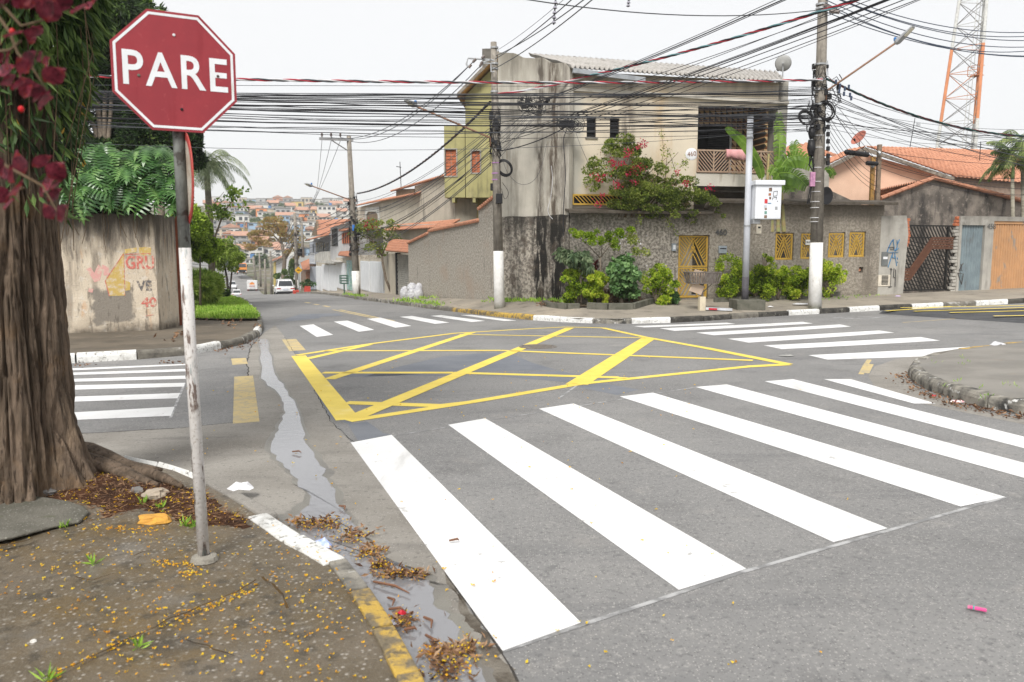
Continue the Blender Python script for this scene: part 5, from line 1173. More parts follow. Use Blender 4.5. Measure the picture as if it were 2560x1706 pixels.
m.build('marker_scribble', darkm, parent=cb)
m = MB(); m.tube([sp_(320) + Vector((.05, -.12, 0)), sp_(320) + Vector((.4, -.12, -.03))], .03, 8); m.build('bracket_arm', darkm, parent=st)
# ---- pole further down the street with crossarm
bC = W(893, 744, 41.0); YC = 41.0
pC = pole('utility_pole', 'tall concrete pole with crossarm and lamp beside the bougainvillea tree', (bC.x, bC.y, pave_z(bC.x, bC.y) - .05), W(872, 340, YC), .2, .11, .0)
MB().tube([lp(pC, W(892, 745, YC)), lp(pC, W(889, 678, YC))], .205, 14).build('painted_foot', pwhite, parent=pC, smooth=True)
MB().bar(lp(pC, W(799, 347, YC - 1.2)), lp(pC, W(882, 350, YC + .1)), .1, .13).build('crossarm', galv, parent=pC)
MB().tube([lp(pC, W(829, 351, YC - .8)), lp(pC, W(871, 378, YC))], .03, 6).build('brace', galv, parent=pC)
for u, yo in ((805, 1.1), (828, .8), (851, .4)): MB().lathe([(.03, 0), (.03, .06), (.07, .08), (.04, .13), (.06, .16), (.03, .22), (.001, .23)], 9, lp(pC, W(u, 344, YC - yo))).build('insulator', mat('porcelain', (.16, .13, .12)), parent=pC)
lamp_arm(pC, W(875, 500, YC - .1), W(776, 464, YC - 1.8), W(780, 466, YC - 1.75), W(764, 459, YC - 2.2))
tangle(pC, W(884, 565, YC), .19, 3.0, 60)
boxpart(pC, 'blue_box', W(884, 570, YC - .25), .12, .12, .3, mat('box_blue', (.05, .2, .6), rough=.5)); boxpart(pC, 'terminal_box', W(893, 580, YC - .25), .3, .2, .35, darkm)
# ---- wooden posts by the wall
for k, (u0, v0, u1, v1, lab) in enumerate(((2183, 392, 2180, 506, 'shorter ochre wooden post behind the coping'), (2199, 362, 2195, 506, 'taller grey wooden post behind the coping'))):
    b, t = W(u1, v1, 29.0), W(u0, v0, 29.0); r = root('wooden_post', lab, 'post', (b.x, b.y, .1), 0, 'wooden posts behind the coping')
    MB().bar((0, 0, 0), t - Vector(r.location), .13, .13).build('shaft', mat('ochre_wood', (.4, .22, .06), (.25, .15, .06), sc_=8) if k == 0 else mat('old_wood', (.24, .18, .13), (.17, .13, .1), sc_=8), parent=r)
    MB().tube([t - Vector(r.location) - Vector((.04, .15, .3)), t - Vector(r.location) - Vector((.1, .15, .34))], .09, 8).build('bracket', galv, parent=r)
def closure(label, a, b, r, g='black cable splice closures'):
    a, b = Vector(a), Vector(b); m = MB(); c = a; m.tube([a, a.lerp(b, .06), a.lerp(b, .94), b], [r * .5, r, r, r * .5], 12)
    tag(m.build('splice_closure', darkm, rel=c, smooth=True), label, 'splice closure', g)
closure('long black splice closure hanging above the peach gable', W(2112, 380, 27), W(2172, 388, 27.4), .085); closure('short black splice closure hanging by the wooden posts', W(2166, 408, 27.5), W(2194, 410, 27.7), .075)
closure('black splice closure hanging beside the steel pole top', W(1906, 300, 23.8), W(1938, 294, 23.8), .09)
# ---- cables
ORD = ['%s%s' % (t, o) for t in ('', 'twenty-', 'thirty-') for o in ('first second third fourth fifth sixth seventh eighth ninth' + (' tenth eleventh twelfth thirteenth fourteenth fifteenth sixteenth seventeenth eighteenth nineteenth twentieth' if not t else '')).split()]; ORD.insert(29, 'thirtieth')
cabk = mat('cable_black', (.025, .025, .03), rough=.6, bump=0, rnd=False); cabg = mat('cable_grey', (.085, .09, .1), rough=.6, bump=0, rnd=False)
def wire(a, b, sag=.3, r=.012, label='', group='', m_=None, n=18, kink=0.0):
    a, b = Vector(a), Vector(b); pts = []
    for i in range(n + 1):
        t = i / n; p = a.lerp(b, t); p.z -= sag * 4 * t * (1 - t)
        if kink and 0 < i < n: p += Vector((RR.uniform(-kink, kink), 0, RR.uniform(-kink, kink)))
        pts.append(p)
    m = MB(); m.tube(pts, r, 5, False)
    return tag(m.build('cable', m_ or cabk, rel=pts[0]), label, 'cable', group)
def twist(a, b, sag, label, group, cols, R_=.022, r=.017, pitch=1.1):
    a, b = Vector(a), Vector(b); L_ = (b - a).length; n = int(L_ / pitch * 8)
    rt = root('twisted_cable', label, 'cable', a, 0, group)
    d = (b - a).normalized(); u_ = d.orthogonal().normalized(); v_ = d.cross(u_)
    for k, c in enumerate(cols):
        pts = []
        for i in range(n + 1):
            t = i / n; p = a.lerp(b, t) - a; p.z -= sag * 4 * t * (1 - t); ph_ = 2 * math.pi * (t * L_ / pitch + k / len(cols))
            pts.append(p + (u_ * math.cos(ph_) + v_ * math.sin(ph_)) * R_)
        MB().tube(pts, r, 5, False).build('strand', c, parent=rt)
cr_, cw_, ct_, ck_ = mat('cable_red', (.42, .04, .06), rough=.6, bump=0), mat('cable_white', (.6, .6, .62), rough=.6, bump=0), mat('cable_teal', (.16, .33, .36), rough=.6, bump=0), cabk
twist(W(-260, 176, 17), W(2056, 200, YB_ - .2), .15, 'red white and grey twisted power cable strung level across the junction', 'twisted cables', [cr_, cw_, cabg])
twist(W(1243, 236, YA - .15), W(1462, 192, 24.6), .06, 'short red and white twisted cable rising from the left pole to the level cable', 'twisted cables', [cr_, cw_, cw_])
twist(W(1462, 192, 24.6), W(2500, -122, 14.5), .15, 'red teal and black twisted cable rising over the roof to the upper right', 'twisted cables', [cr_, ct_, ck_], R_=.02, r=.018)
twist(W(2064, 196, YB_ - .1), W(2640, 342, 26), .45, 'dark red and green twisted cable sagging from the right pole to the right edge', 'twisted cables', [mat('cable_dark_red', (.12, .03, .03)), mat('cable_dark_green', (.03, .1, .09)), ck_])
twist(W(1226, 255, YA - .2), W(893, 484, YC - .3), .55, 'thick dark twisted cable sagging from the left pole down the street', 'twisted cables', [ck_, cabg, mat('cable_brown', (.1, .06, .05))], R_=.024, r=.02)
LB = 'black cable of the level bundle strung across the junction'; GB = 'cables of the level bundle'
ends = sorted((215 + 115 * (k / 33 if k % 3 else RR.random()), k) for k in range(34))
for rk, (v1, k) in enumerate(ends):
    f = k / 33; v0 = 222 + 66 * f + RR.uniform(-8, 8)
    wire(W(-260, v0 - 6, 17 + RR.uniform(-.3, .3)), W(2046, v1, YB_ + RR.uniform(-.3, .1)), RR.uniform(-.15, .45) + (.2 if f < .4 else 0), RR.choice((.006, .007, .009, .011, .015)), 'black cable of the level bundle, %s from the top at the right pole' % ORD[rk], GB, RR.choice((cabk, cabk, cabg)), kink=.012)
for v0, v1, sg in ((318, 296, .1), (330, 318, .5), (212, 218, .0)): wire(W(-260, v0, 17), W(2046, v1, YB_), sg, .006, ('upper' if v0 < 325 else 'lower') + ' thin grey wire strung below the level bundle' if v0 > 300 else 'thin grey wire just above the level bundle', 'thin wires near the level bundle', cabg)
LU = 'dark cable rising steeply over the corrugated roof to the upper right'; GU = 'cables rising to the upper right'
UL = sorted((1948, 1958, 1932, 2152, 2231, 2238, 2225, 2281, 2312, 2318, 2190))
for (u0, v0), (u1, v1), r in (((1330, 262), (1948, 0), .014), ((1332, 265), (1958, 0), .01), ((1330, 260), (1932, 0), .008), ((1480, 252), (2152, 0), .008), ((1300, 330), (2231, 0), .013), ((1302, 336), (2238, 0), .012), ((1300, 326), (2225, 0), .008), ((1246, 360), (2281, 0), .01), ((1400, 322), (2312, 0), .009), ((1500, 300), (2318, 0), .007), ((1246, 310), (2190, 0), .008)):
    sl = (v1 - v0) / (u1 - u0); ue = 2520; wire(W(u0, v0, 24.4), W(ue, v0 + sl * (ue - u0) - 18, 14.5), .12, r, 'dark cable over the corrugated roof, %s from the left at the top edge' % ORD[UL.index(u1)], GU, kink=.004)
LT = 'grey power line from the left pole top to the top edge'; GT = 'power lines from the left pole top'
for k, ((u0, v0), (u1, v1)) in enumerate((((1238, 148), (1413, 0)), ((1240, 140), (1434, 6)), ((1236, 172), (1443, 18)), ((1240, 128), (1392, 0)))):
    sl = (v1 - v0) / (u1 - u0); ue = 1640; wire(W(u0, v0, YA - .2), W(ue, v0 + sl * (ue - u0) - 10, 12), .15, .012 if v0 != 128 else .006, LT + ', ' + ('second from left', 'third from left', 'rightmost', 'thin leftmost')[k], GT, cabg)
wire(W(1100, -40, 16), W(2060, 24, YB_ - .2), .35, .013, 'grey power line drooping along the top edge to the right pole', 'top edge power line', cabg)
for (u, v0, v1, Y) in ((1390, -12, 62, 17.5), (1576, -30, 18, 20)):
    p0, p1 = W(u, v0, Y), W(u - 6, v1, Y); r = root('spacer_insulator', 'grey insulator string hanging on the power lines ' + ('above the left pole' if u < 1500 else 'at the top edge'), 'insulator', p1, 0, 'insulator strings')
    MB().tube([(0, 0, 0), p0 - p1], .018, 6).build('rod', cabg, parent=r)
    for k in range(6):
        q = (p0 - p1) * (k + .5) / 6; MB().tube([q - Vector((0, 0, .02)), q + Vector((0, 0, .02))], [.05, .03], 8).build('shed', mat('insulator_grey', (.3, .29, .34), rough=.5), parent=r)
LC = 'grey power line from the left pole to the far crossarm'
for k, ((u, v, dy), (u1, v1, dy1)) in enumerate((((1170, 168, .3), (851, 344, .4)), ((1182, 156, .3), (828, 344, .8)), ((1200, 166, .3), (878, 354, 0)))): wire(W(u, v, YA - dy), W(u1, v1, YC - dy1), .75, .014, LC + ', ' + ('middle insulator', 'leftmost insulator', 'pole end')[k], 'power lines to the far crossarm', cabg)
for k in range(13): wire(W(1228 - 2 * k % 7, 318 + 8 * k, YA - .1), W(888, 505 + 11 * k, YC - .2), RR.uniform(.25, .7), RR.choice((.008, .011, .014)), 'thin black cable fanning down the street, %s from the top at the left pole' % ORD[k], 'cables fanning down the street', RR.choice((cabk, cabg)))
for k in range(8): wire(W(1250, 330 + 9 * k, YA - .1), W(1330 + 5 * k, 258 + RR.uniform(-3, 8), 24.3), RR.uniform(0, .1), .007, 'thin wire from the left pole to the cable knot, %s from the top' % ORD[k], 'short wires at the cable knot', cabg)
wire(W(1248, 378, YA - .15), W(1425, 312, 24.2), .12, .017, 'thick black cable from the left pole coil to the second knot', 'short thick cables'); wire(W(1425, 312, 24.2), W(2046, 262, YB_ - .2), .1, .013, 'black cable from the second knot to the right pole', 'short thick cables')
def knot(u, v, Y, R_, lab):
    c = W(u, v, Y); m = MB()
    for k in range(16):
        ring(m, (RR.uniform(-R_, R_) * 1.4, RR.uniform(-.1, .1), RR.uniform(-R_, R_) * .5), R_ * RR.uniform(.3, .9), .008, (RR.uniform(-.5, .5), 1, RR.uniform(-.5, .5)), 12)
    for k in range(14): q = (RR.uniform(-R_, R_) * 1.6, RR.uniform(-.05, .05), RR.uniform(-R_, R_) * .5); s_ = RR.uniform(.02, .05); m.box(q[0] - s_ * 1.6, q[0] + s_ * 1.6, q[1] - s_, q[1] + s_, q[2] - s_, q[2] + s_)
    tag(m.build('cable_knot', darkm, loc=c), lab, 'cable knot', 'knots of tied cables')
knot(1335, 260, 24.3, .26, 'tangled knot of tied cables before the stained side wall'); knot(1422, 312, 24.2, .2, 'smaller cable knot left of the two small windows')
def drop(pts, Y, r, lab, m_=None, g='loose hanging cables'):
    q = [W(u, v, Y) for u, v in pts]; f = []
    for i in range(len(q) - 1):
        for k in range(5):
            t = k / 5; p0, p1, p2, p3 = q[max(0, i - 1)], q[i], q[i + 1], q[min(len(q) - 1, i + 2)]
            f.append(.5 * ((2 * p1) + (p2 - p0) * t + (2 * p0 - 5 * p1 + 4 * p2 - p3) * t * t + (3 * p1 - p0 - 3 * p2 + p3) * t ** 3))
    f.append(q[-1]); m = MB(); m.tube(f, r, 5, False); tag(m.build('hanging_cable', m_ or cabk, rel=f[0]), lab, 'cable', g)
z3 = lambda a, b: (1080 + .3189 * a, 80 + .3189 * b)
drop([z3(1055, 770), z3(1030, 850), z3(1040, 1000), z3(1045, 1150), z3(1030, 1400), z3(1030, 1600)], 24.0, .013, 'black cable hanging straight down beside the front wall corner')
drop([z3(935, 1050), z3(945, 1160), z3(930, 1300), z3(910, 1380), z3(915, 1430), z3(945, 1468)], 24.4, .009, 'white cable end dangling over the dark streaks', cw_)
drop([z3(1120, 770), z3(1160, 880), z3(1225, 1030)], 24.1, .006, 'thin wire looping down towards the bougainvillea', cabg)
drop([z3(545, 960), z3(590, 1100), z3(680, 1190), z3(780, 1180), z3(850, 1080), z3(900, 880)], YA - .1, .006, 'long slack wire loop beside the left pole', cabg)
drop([z3(550, 1180), z3(600, 1260), z3(570, 1310), z3(545, 1230)], YA - .1, .008, 'small wire loop below the coil on the left pole')
LR = 'blue-grey power line from the right pole top to the right edge'; GR = 'power lines to the right edge'
for k, (v0, v1, sg) in enumerate(((-25, 76, .9), (-18, 84, 1.0), (-15, 98, .9), (0, 112, 1.0), (8, 118, 1.2), (16, 140, .9), (30, 138, .8))): wire(W(2064, v0, YB_ - .2), W(2640, v1, 27), sg * .5, .013, 'blue-grey power line to the right edge, %s from the top at the right pole' % ORD[k], GR, mat('cable_blue_grey', (.06, .08, .12), rough=.6, bump=0))
LS = 'thin dark cable fanning from the right pole to the right edge'; GS = 'cables fanning to the right edge'
for k in range(15): wire(W(2066, 222 + 7 * k, YB_ - .1), W(2640, 322 + RR.uniform(0, 110), RR.uniform(24.8, 27)), RR.uniform(.1, .5), RR.choice((.006, .008, .011)), 'thin dark cable fanning to the right edge, %s from the top at the right pole' % ORD[k], GS, RR.choice((cabk, cabg)))
for k in range(8): wire(W(2068, 235 + 16 * k, YB_ - .1), W(2193 + RR.uniform(-8, 10), 385 + 14 * k, 28.8), RR.uniform(-.1, .35), RR.choice((.007, .01)), 'thin cable dropping to the wooden posts, %s from the top at the right pole' % ORD[k], 'cables to the wooden posts', cabk)
for k in range(5): wire(W(2200, 380 + 10 * k, 28.8), W(2640, 420 + 16 * k + RR.uniform(-8, 8), 27.5), RR.uniform(.1, .5), .008, 'thin cable running right from the wooden posts, %s from the top' % ORD[k], 'cables right of the wooden posts', cabk)
for k, ((u, v, yo), (u1, v1)) in enumerate((((805, 350, 1.1), (792, 480)), ((828, 352, .8), (794, 482)), ((851, 352, .4), (797, 480)))):
    wire(W(u, v, YC - yo), W(u1, v1, 55), .1, .012, ('leftmost', 'middle', 'rightmost')[k] + ' grey power line dropping from the far crossarm', 'lines dropping from the far crossarm', cabg); wire(W(u1, v1, 55), W(u1 - 48, v1 + 75, 95), .3, .014, ('left', 'middle', 'right')[k] + ' grey power line running on down the street', 'lines running down the street', cabg)
# ================================================================== LEFT SIDE: TREE, STOP SIGN, PAINTED WALL
from mathutils import noise as mnoise
def nz(x, y, z): return mnoise.noise((x, y, z))
barkm = mat('furrowed_bark', (.18, .132, .096), (.095, .07, .05), sc_=(14, 14, 2.2), lo=.35, hi=.62, rough=.95, bump=1.0, bs=(45, 45, 9), bdist=.03, rnd=False, layers=[dict(s=(30, 30, 3), c=(.035, .024, .017), lo=.55, hi=.66, a=.85), dict(s=(5, 5, 1.5), c=(.3, .22, .15), lo=.56, hi=.7, a=.6), dict(s=3, c=(.2, .12, .06), lo=.55, hi=.7, a=.5)])
TC = Vector((-3.33, 5.25)); tz = zg(TC.x, TC.y) + .1
tr = root('street_tree', 'large furrowed street tree on the near corner with hanging narrow leaves', 'tree', (TC.x, TC.y, tz), 0)
NA, NZ_ = 300, 220; m = MB()
for j in range(NZ_ + 1):
    h = 5.0 * j / NZ_ - .15
    for i in range(NA):
        a = 2 * math.pi * i / NA; ca, sa = math.cos(a), math.sin(a)
        R_ = .325 - .008 * h + .15 * math.exp(-max(h, 0) * 3.2) * (1 + .55 * math.sin(3 * a + .6) + .35 * math.sin(7 * a + 2))
        w_ = nz(ca * 1.3, sa * 1.3, h * .5) * 1.3
        f1 = max(0, 1 - abs(nz(ca * 4.2 + .4 * w_, sa * 4.2, h * .85)) * 5.5); f2 = max(0, 1 - abs(nz(ca * 8.5 + 7, sa * 8.5, h * 1.9 + w_)) * 4.5); f3 = max(0, 1 - abs(nz(ca * 17 + 3, sa * 17, h * 4.5)) * 4)
        R_ += .05 * nz(ca * 1.6, sa * 1.6, h * .7) + .02 * nz(ca * 6, sa * 6, h * 1.1) - .05 * f1 ** 1.5 - .028 * f2 ** 1.3 - .01 * f3 + .014 * nz(ca * 14, sa * 14, h * 4)
        m.v.append((R_ * ca + .02 * h - .04 * h * .3, R_ * sa, h))
for j in range(NZ_):
    for i in range(NA): m.f.append((j * NA + i, j * NA + (i + 1) % NA, (j + 1) * NA + (i + 1) % NA, (j + 1) * NA + i))
m.build('trunk', barkm, parent=tr, smooth=True)
def path(pts, dz): return [Vector((p.x, p.y, zg(p.x, p.y) + dz_)) - Vector(tr.location) for p, dz_ in zip(pts, dz)]
for pts, rs in (([(560, 170), (680, 190), (800, 225), (930, 255), (1060, 285), (1180, 330)], (.1, .075, .055, .045, .035, .015)), ([(500, 215), (650, 225), (780, 250), (900, 300), (1020, 330)], (.09, .06, .045, .035, .015)), ([(430, 250), (600, 235), (700, 245), (830, 290), (900, 340)], (.07, .05, .035, .025, .012)), ([(100, 330), (160, 360), (190, 372)], (.11, .09, .05)), ([(640, 195), (760, 205), (900, 235), (1050, 240)], (.05, .04, .03, .012))):
    q = [n2(*p) for p in pts]; m = MB(); m.tube(path(q, [.2 - .012 * i for i in range(len(q))]), rs, 9); m.build('root', barkm, parent=tr, smooth=True)
limbs = MB()
for a, l, z in ((.3, 2.2, 4.2), (1.5, 2.0, 4.5), (2.7, 2.3, 4.4), (3.9, 2.2, 4.1), (5.2, 1.9, 4.5)):
    MB().tube([(0, 0, z - .8), (.5 * math.cos(a) * l, .5 * math.sin(a) * l, z + .2), (math.cos(a) * l, math.sin(a) * l, z + 1.0)], [.2, .12, .04], 8).build('limb', barkm, parent=tr, smooth=True)
lfdark = leafmat('tree_leaf_dark', [(.006, .012, .005), (.018, .035, .012), (.04, .075, .022), (.1, .15, .04)], trans=.25, clump=2.0)
P1, Q1 = clumps([((0, 0, 5.2), (2.2, 2.2, 1.3), 3)], 260, sub=12)
P1 = P1[P1[:, 2] > 3.9]; Q1 = np.tile((0, 0, -1.), (len(P1), 1)) + NR.normal(0, .5, (len(P1), 3))
mm, rn = leaves(P1, .16, .04, Q1); mm.build('crown', lfdark, parent=tr, kind='stuff', rnd=rn)
pts = []; dirs = []
for k in range(5200):
    a = NR.uniform(-2.2, 1.2); zt = 3.9 - abs(NR.normal(0, .75));
    rr = .36 + NR.uniform(0, 1) ** .7 * (.05 + .36 * max(0, (zt - 2.15) / 1.5))
    pts.append((rr * math.cos(a), rr * math.sin(a), zt)); dirs.append((.35 * math.cos(a), .35 * math.sin(a), -1))
P1 = np.array(pts); keep = P1[:, 2] > 1.75 + NR.uniform(0, .5, len(P1)); P1 = P1[keep]
mm, rn = leaves(P1, .15, .034, np.array(dirs)[keep], jit=.42); mm.build('hanging_leaves', lfdark, parent=tr, kind='stuff', rnd=rn)
m = MB()
for k in range(34):
    a = NR.uniform(-2.2, 1.2); z = 3.6; r_ = NR.uniform(.38, .7); z1 = NR.uniform(1.6, 2.6); m.tube([(r_ * math.cos(a), r_ * math.sin(a), z), (r_ * math.cos(a) + NR.normal(0, .04), r_ * math.sin(a), (z + z1) / 2), (.42 * math.cos(a), .42 * math.sin(a), z1)], .003, 4, False)
m.build('hanging_stems', mat('dry_stem', (.13, .09, .055), rough=.9), parent=tr, kind='stuff')
yl = leafmat('yellowing_leaf', [(.3, .18, .03), (.4, .27, .04)], trans=.3)
mm, rn = leaves(np.array([(.5 * math.cos(a), .5 * math.sin(a), z) for a, z in zip(NR.uniform(-2, .8, 26), NR.uniform(2.1, 3.3, 26))]), .09, .025, np.tile((.2, -.2, -1.), (26, 1))); mm.build('yellow_leaves', yl, parent=tr, kind='stuff', rnd=rn)
# ---- red-leaved branch close to the camera
redl = leafmat('red_leaf', [(.045, .006, .01), (.11, .012, .025), (.2, .03, .05), (.26, .03, .02)], trans=.35, clump=9, rough=.4, gain=1)
zA = lambda a, b: (a * .408, b * .408)
YRd = 1.7
rb_ = root('red_leaf_branch', 'dark red leafy branch hanging close to the camera at upper left', 'branch', W(-120, -60, YRd), 0)
lm = MB(); ol = []
for k in range(9):
    t = k / 8; wv = .42 * math.sin(math.pi * min(1, t * 1.02) ** .8); ol.append((t, wv))
for t, wv in ol: lm.v += [(0, t, .1 * t * t * -1), (wv, t, .12 - .1 * t * t), (-wv, t, .12 - .1 * t * t)]
for i in range(8): lm.f += [(3 * i, 3 * i + 1, 3 * i + 4, 3 * i + 3), (3 * i + 2, 3 * i, 3 * i + 3, 3 * i + 5)]
lme = lm.mesh('leaf', redl, True, [RR.random() for _ in lm.f])
rl0 = Vector(rb_.location)
LV = [(60, 20, .055), (180, 20, .05), (290, 20, .05), (410, 90, .055), (320, 150, .06), (200, 60, .05), (50, 245, .045), (210, 260, .055), (270, 10, .05), (600, 20, .035), (285, 390, .032), (80, 440, .045), (190, 435, .055), (300, 520, .055), (100, 540, .05), (170, 570, .045), (230, 590, .05), (300, 630, .045), (280, 690, .05), (55, 1085, .055), (190, 1080, .058), (330, 1110, .055), (130, 1210, .06), (300, 1190, .055), (330, 1250, .045), (400, 1360, .052), (60, 1300, .035), (20, 480, .05), (10, 60, .06), (120, 1130, .05)]
LV += [(a + RR.uniform(-60, 60), b + RR.uniform(-50, 50), s_ * .8) for a, b, s_ in LV[:26]]
for a, b, s_ in LV:
    u, v = zA(a, b); o = bpy.data.objects.new('leaf', lme); COL.objects.link(o); o.parent = rb_; o.location = W(u - 12, v - 4, YRd + RR.uniform(-.12, .12)) - rl0
    o.rotation_euler = (rad(RR.uniform(25, 100)), rad(RR.uniform(-50, 50)), rad(RR.uniform(-150, -40))); s_ *= .92; o.scale = (s_, s_, s_)
for pts in ([(-100, -60), (40, 60), (130, 160), (250, 130), (330, 60)], [(-100, -30), (60, 200), (110, 330), (200, 420), (290, 560)], [(-120, 900), (40, 1020), (150, 1080), (260, 1140), (370, 1330)], [(-100, 1150), (60, 1180), (150, 1150)], [(-60, 320), (60, 310), (130, 250)]):
    MB().tube([W(*zA(*p), YRd + .02) - rl0 for p in pts], [.004, .0035, .003, .0025, .0015][:len(pts)], 6).build('twig', mat('dry_stem', (.13, .09, .055)), parent=rb_)
MB().tube([W(*zA(-120, 900), YRd + .02) - rl0, W(*zA(-260, 300), YRd + .1) - rl0, W(*zA(-150, -300), YRd + .2) - rl0, W(*zA(-100, -60), YRd + .02) - rl0], .006, 6).build('stem', mat('dry_stem', (.13, .09, .055)), parent=rb_)
rbud = mat('red_bud', (.5, .01, .015), rough=.4, bump=0)
for a, b in ((75, 195), (178, 355), (130, 670)):
    m = MB(); m.ellipsoid((0, 0, 0), (.006, .006, .007), 8, 6); m.build('bud', rbud, parent=rb_, loc=W(*zA(a, b), YRd) - rl0, smooth=True)
# ---- stop sign
sb = G(511, 1396, .11); YS_ = sb.y
sg = root('stop_sign', 'red octagonal stop sign reading PARE on a peeling white post', 'sign', sb, 0)
L0 = lambda p: Vector(p) - Vector(sb)
pt = [Vector((0, 0, -.1)), L0(W(478, 900, YS_ + .0)), L0(W(462, 620, YS_)), L0(W(446, 320, YS_ + .02)), L0(W(436, 120, YS_ + .03))]
pp = mat('peeling_white_paint', (.62, .6, .59), (.52, .5, .48), sc_=(9, 9, 3), rough=.7, bump=.5, bs=50, bdist=.006, rnd=False, layers=[dict(s=(26, 26, 6), c=(.1, .06, .045), lo=.56, hi=.62, a=.9), dict(s=(16, 16, 3.5), c=(.2, .24, .24), lo=.58, hi=.65, a=.85), dict(s=60, c=(.3, .26, .22), lo=.58, hi=.66, a=.7)])
pg = mat('grimy_post', (.1, .105, .1), (.2, .21, .2), sc_=(14, 14, 3), lo=.42, hi=.6, rough=.7, bump=.5, bs=50, bdist=.006, rnd=False, layers=[dict(s=(20, 20, 5), c=(.38, .38, .37), lo=.6, hi=.66, a=.8), dict(s=18, c=(.05, .04, .035), lo=.55, hi=.65, a=.8)])
MB().tube(pt[:3], .0285, 16).build('lower_post', pp, parent=sg, smooth=True); MB().tube(pt[2:], .0285, 16).build('upper_post', pg, parent=sg, smooth=True)
MB().lathe([(.07, -.01), (.062, .012), (.03, .022)], 14).build('footing', mat('pale_mortar', (.3, .28, .24), rough=.95, bump=.8), parent=sg)
sc_c = L0(W(439, 181, YS_ - .035)); yaw = rad(28)
redp = mat('sign_red', (.29, .034, .044), (.25, .03, .04), sc_=5, rough=.55, spec=.3, bump=.06, bs=120, rnd=False, layers=[dict(s=(14, 14, 2), c=(.22, .02, .028), lo=.55, hi=.7, a=.5), dict(s=30, c=(.42, .1, .1), lo=.6, hi=.72, a=.4)])
wp = mat('sign_white', (.72, .74, .77), (.66, .68, .7), sc_=9, rough=.55, bump=.05, rnd=False, layers=[dict(s=(22, 22, 6), c=(.5, .5, .42), lo=.6, hi=.7, a=.6)])
octp = lambda r: [(r * math.cos(rad(22.5 + 45 * k)), 0, r * math.sin(rad(22.5 + 45 * k))) for k in range(8)]
RO = .297
pl_ = MB().prism(octp(RO), (0, .003, 0)).build('plate', redp, parent=sg, loc=sc_c, rz=yaw)
a, b = octp(RO * .958), octp(RO * .916); m = MB()
for k in range(8): m.prism([a[k], a[(k + 1) % 8], b[(k + 1) % 8], b[k]], (0, -.0012, 0))
o = m.build('border', wp, parent=pl_)
t_ = text('PARE', .225, wp, pl_, (0, -.0008, -.005), (rad(90), 0, 0), ex=.0006, bold=.003, space=1.12)
t_.scale = (1.0, 1.0, 1.0)
wdt = t_.dimensions.x; t_.scale = (.462 / max(.05, wdt), .157 / max(.05, t_.dimensions.y), 1)
for x, z, m_ in ((.0, .17, wp), (-.16, -.03, mat('bolt_green', (.15, .17, .13), rough=.5)), (.19, .0, mat('bolt_brown', (.08, .05, .04))), (.02, -.17, darkm)): MB().lathe([(.001, -.004), (.006, -.003), (.007, .001)], 10).build('bolt', m_, parent=pl_, loc=(x, -.001, z)).rotation_euler = (rad(-90), 0, 0)
MB().box(-.2, .2, .004, .016, -.02, .02).build('back_strap', galv, parent=pl_)
rs_ = MB().lathe([(.001, .002), (.19, .002)], 40); o1 = L0(W(465, 448, YS_ + .05))
naz = rad(-22.2 + 90 - 8)
rsign = MB().lathe([(.001, .001), (.225, .001), (.226, -.002), (.001, -.002)], 40).build('round_plate', mat('faded_sign', (.5, .46, .4), (.32, .25, .19), sc_=7, rough=.6, rnd=False), parent=sg, loc=o1)
rsign.rotation_euler = (rad(90), 0, math.pi - naz + math.pi / 2 + math.pi / 2)
rsign.rotation_euler = Matrix(((math.cos(naz), 0, math.sin(naz)), (-math.sin(naz), 0, math.cos(naz)), (0, -1, 0))).to_euler()
MB().lathe([(.19, .003), (.2255, .003), (.2265, .0), (.2255, -.003), (.19, -.003)], 40).build('red_rim', mat('rim_red', (.42, .06, .05), rough=.5), parent=rsign)
# ---- painted wall
wl0 = Vector((LW0.x, LW0.y, LW0.z)); azl = math.atan2(lwd.y, lwd.x); wlen = (LW1 - LW0).length
pw_ = root('painted_wall', 'old stained cream wall with faded red and yellow lettering under the monstera', 'wall', wl0, azl)
H_ = fp(pw_, 300, 535)[1]
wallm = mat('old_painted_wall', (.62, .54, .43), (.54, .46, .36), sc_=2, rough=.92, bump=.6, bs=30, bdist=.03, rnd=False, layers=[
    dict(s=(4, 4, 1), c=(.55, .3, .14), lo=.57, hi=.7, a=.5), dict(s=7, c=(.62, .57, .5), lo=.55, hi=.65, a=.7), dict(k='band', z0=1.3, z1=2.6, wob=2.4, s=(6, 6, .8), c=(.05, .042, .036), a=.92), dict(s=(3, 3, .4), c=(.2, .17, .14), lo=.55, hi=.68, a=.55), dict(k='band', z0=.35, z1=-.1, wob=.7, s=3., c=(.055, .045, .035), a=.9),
    dict(k='rect', x0=fp(pw_, 232, 780)[0], x1=fp(pw_, 330, 780)[0], z0=.25, z1=1.0, wob=.5, c=(.2, .18, .155), a=.9), dict(s=(9, 9, 2), c=(.1, .085, .07), lo=.55, hi=.66, a=.6), dict(s=22, c=(.09, .08, .065), lo=.6, hi=.68, a=.6)])
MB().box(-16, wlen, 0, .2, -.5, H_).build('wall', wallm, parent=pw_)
v2 = wpart(pw_, [LW2])[0]
MB().prism([(wlen, 0, -.5), (v2.x, v2.y, -.5), (v2.x, v2.y + .2, -.5), (wlen - .1, .2, -.5)], (0, 0, H_ + .5)).build('end_pier', wallm, parent=pw_)
p0 = Vector((v2.x, v2.y, 0)); e_ = wpart(pw_, [ts(-3.6, 30), ts(-3.6, 60)])
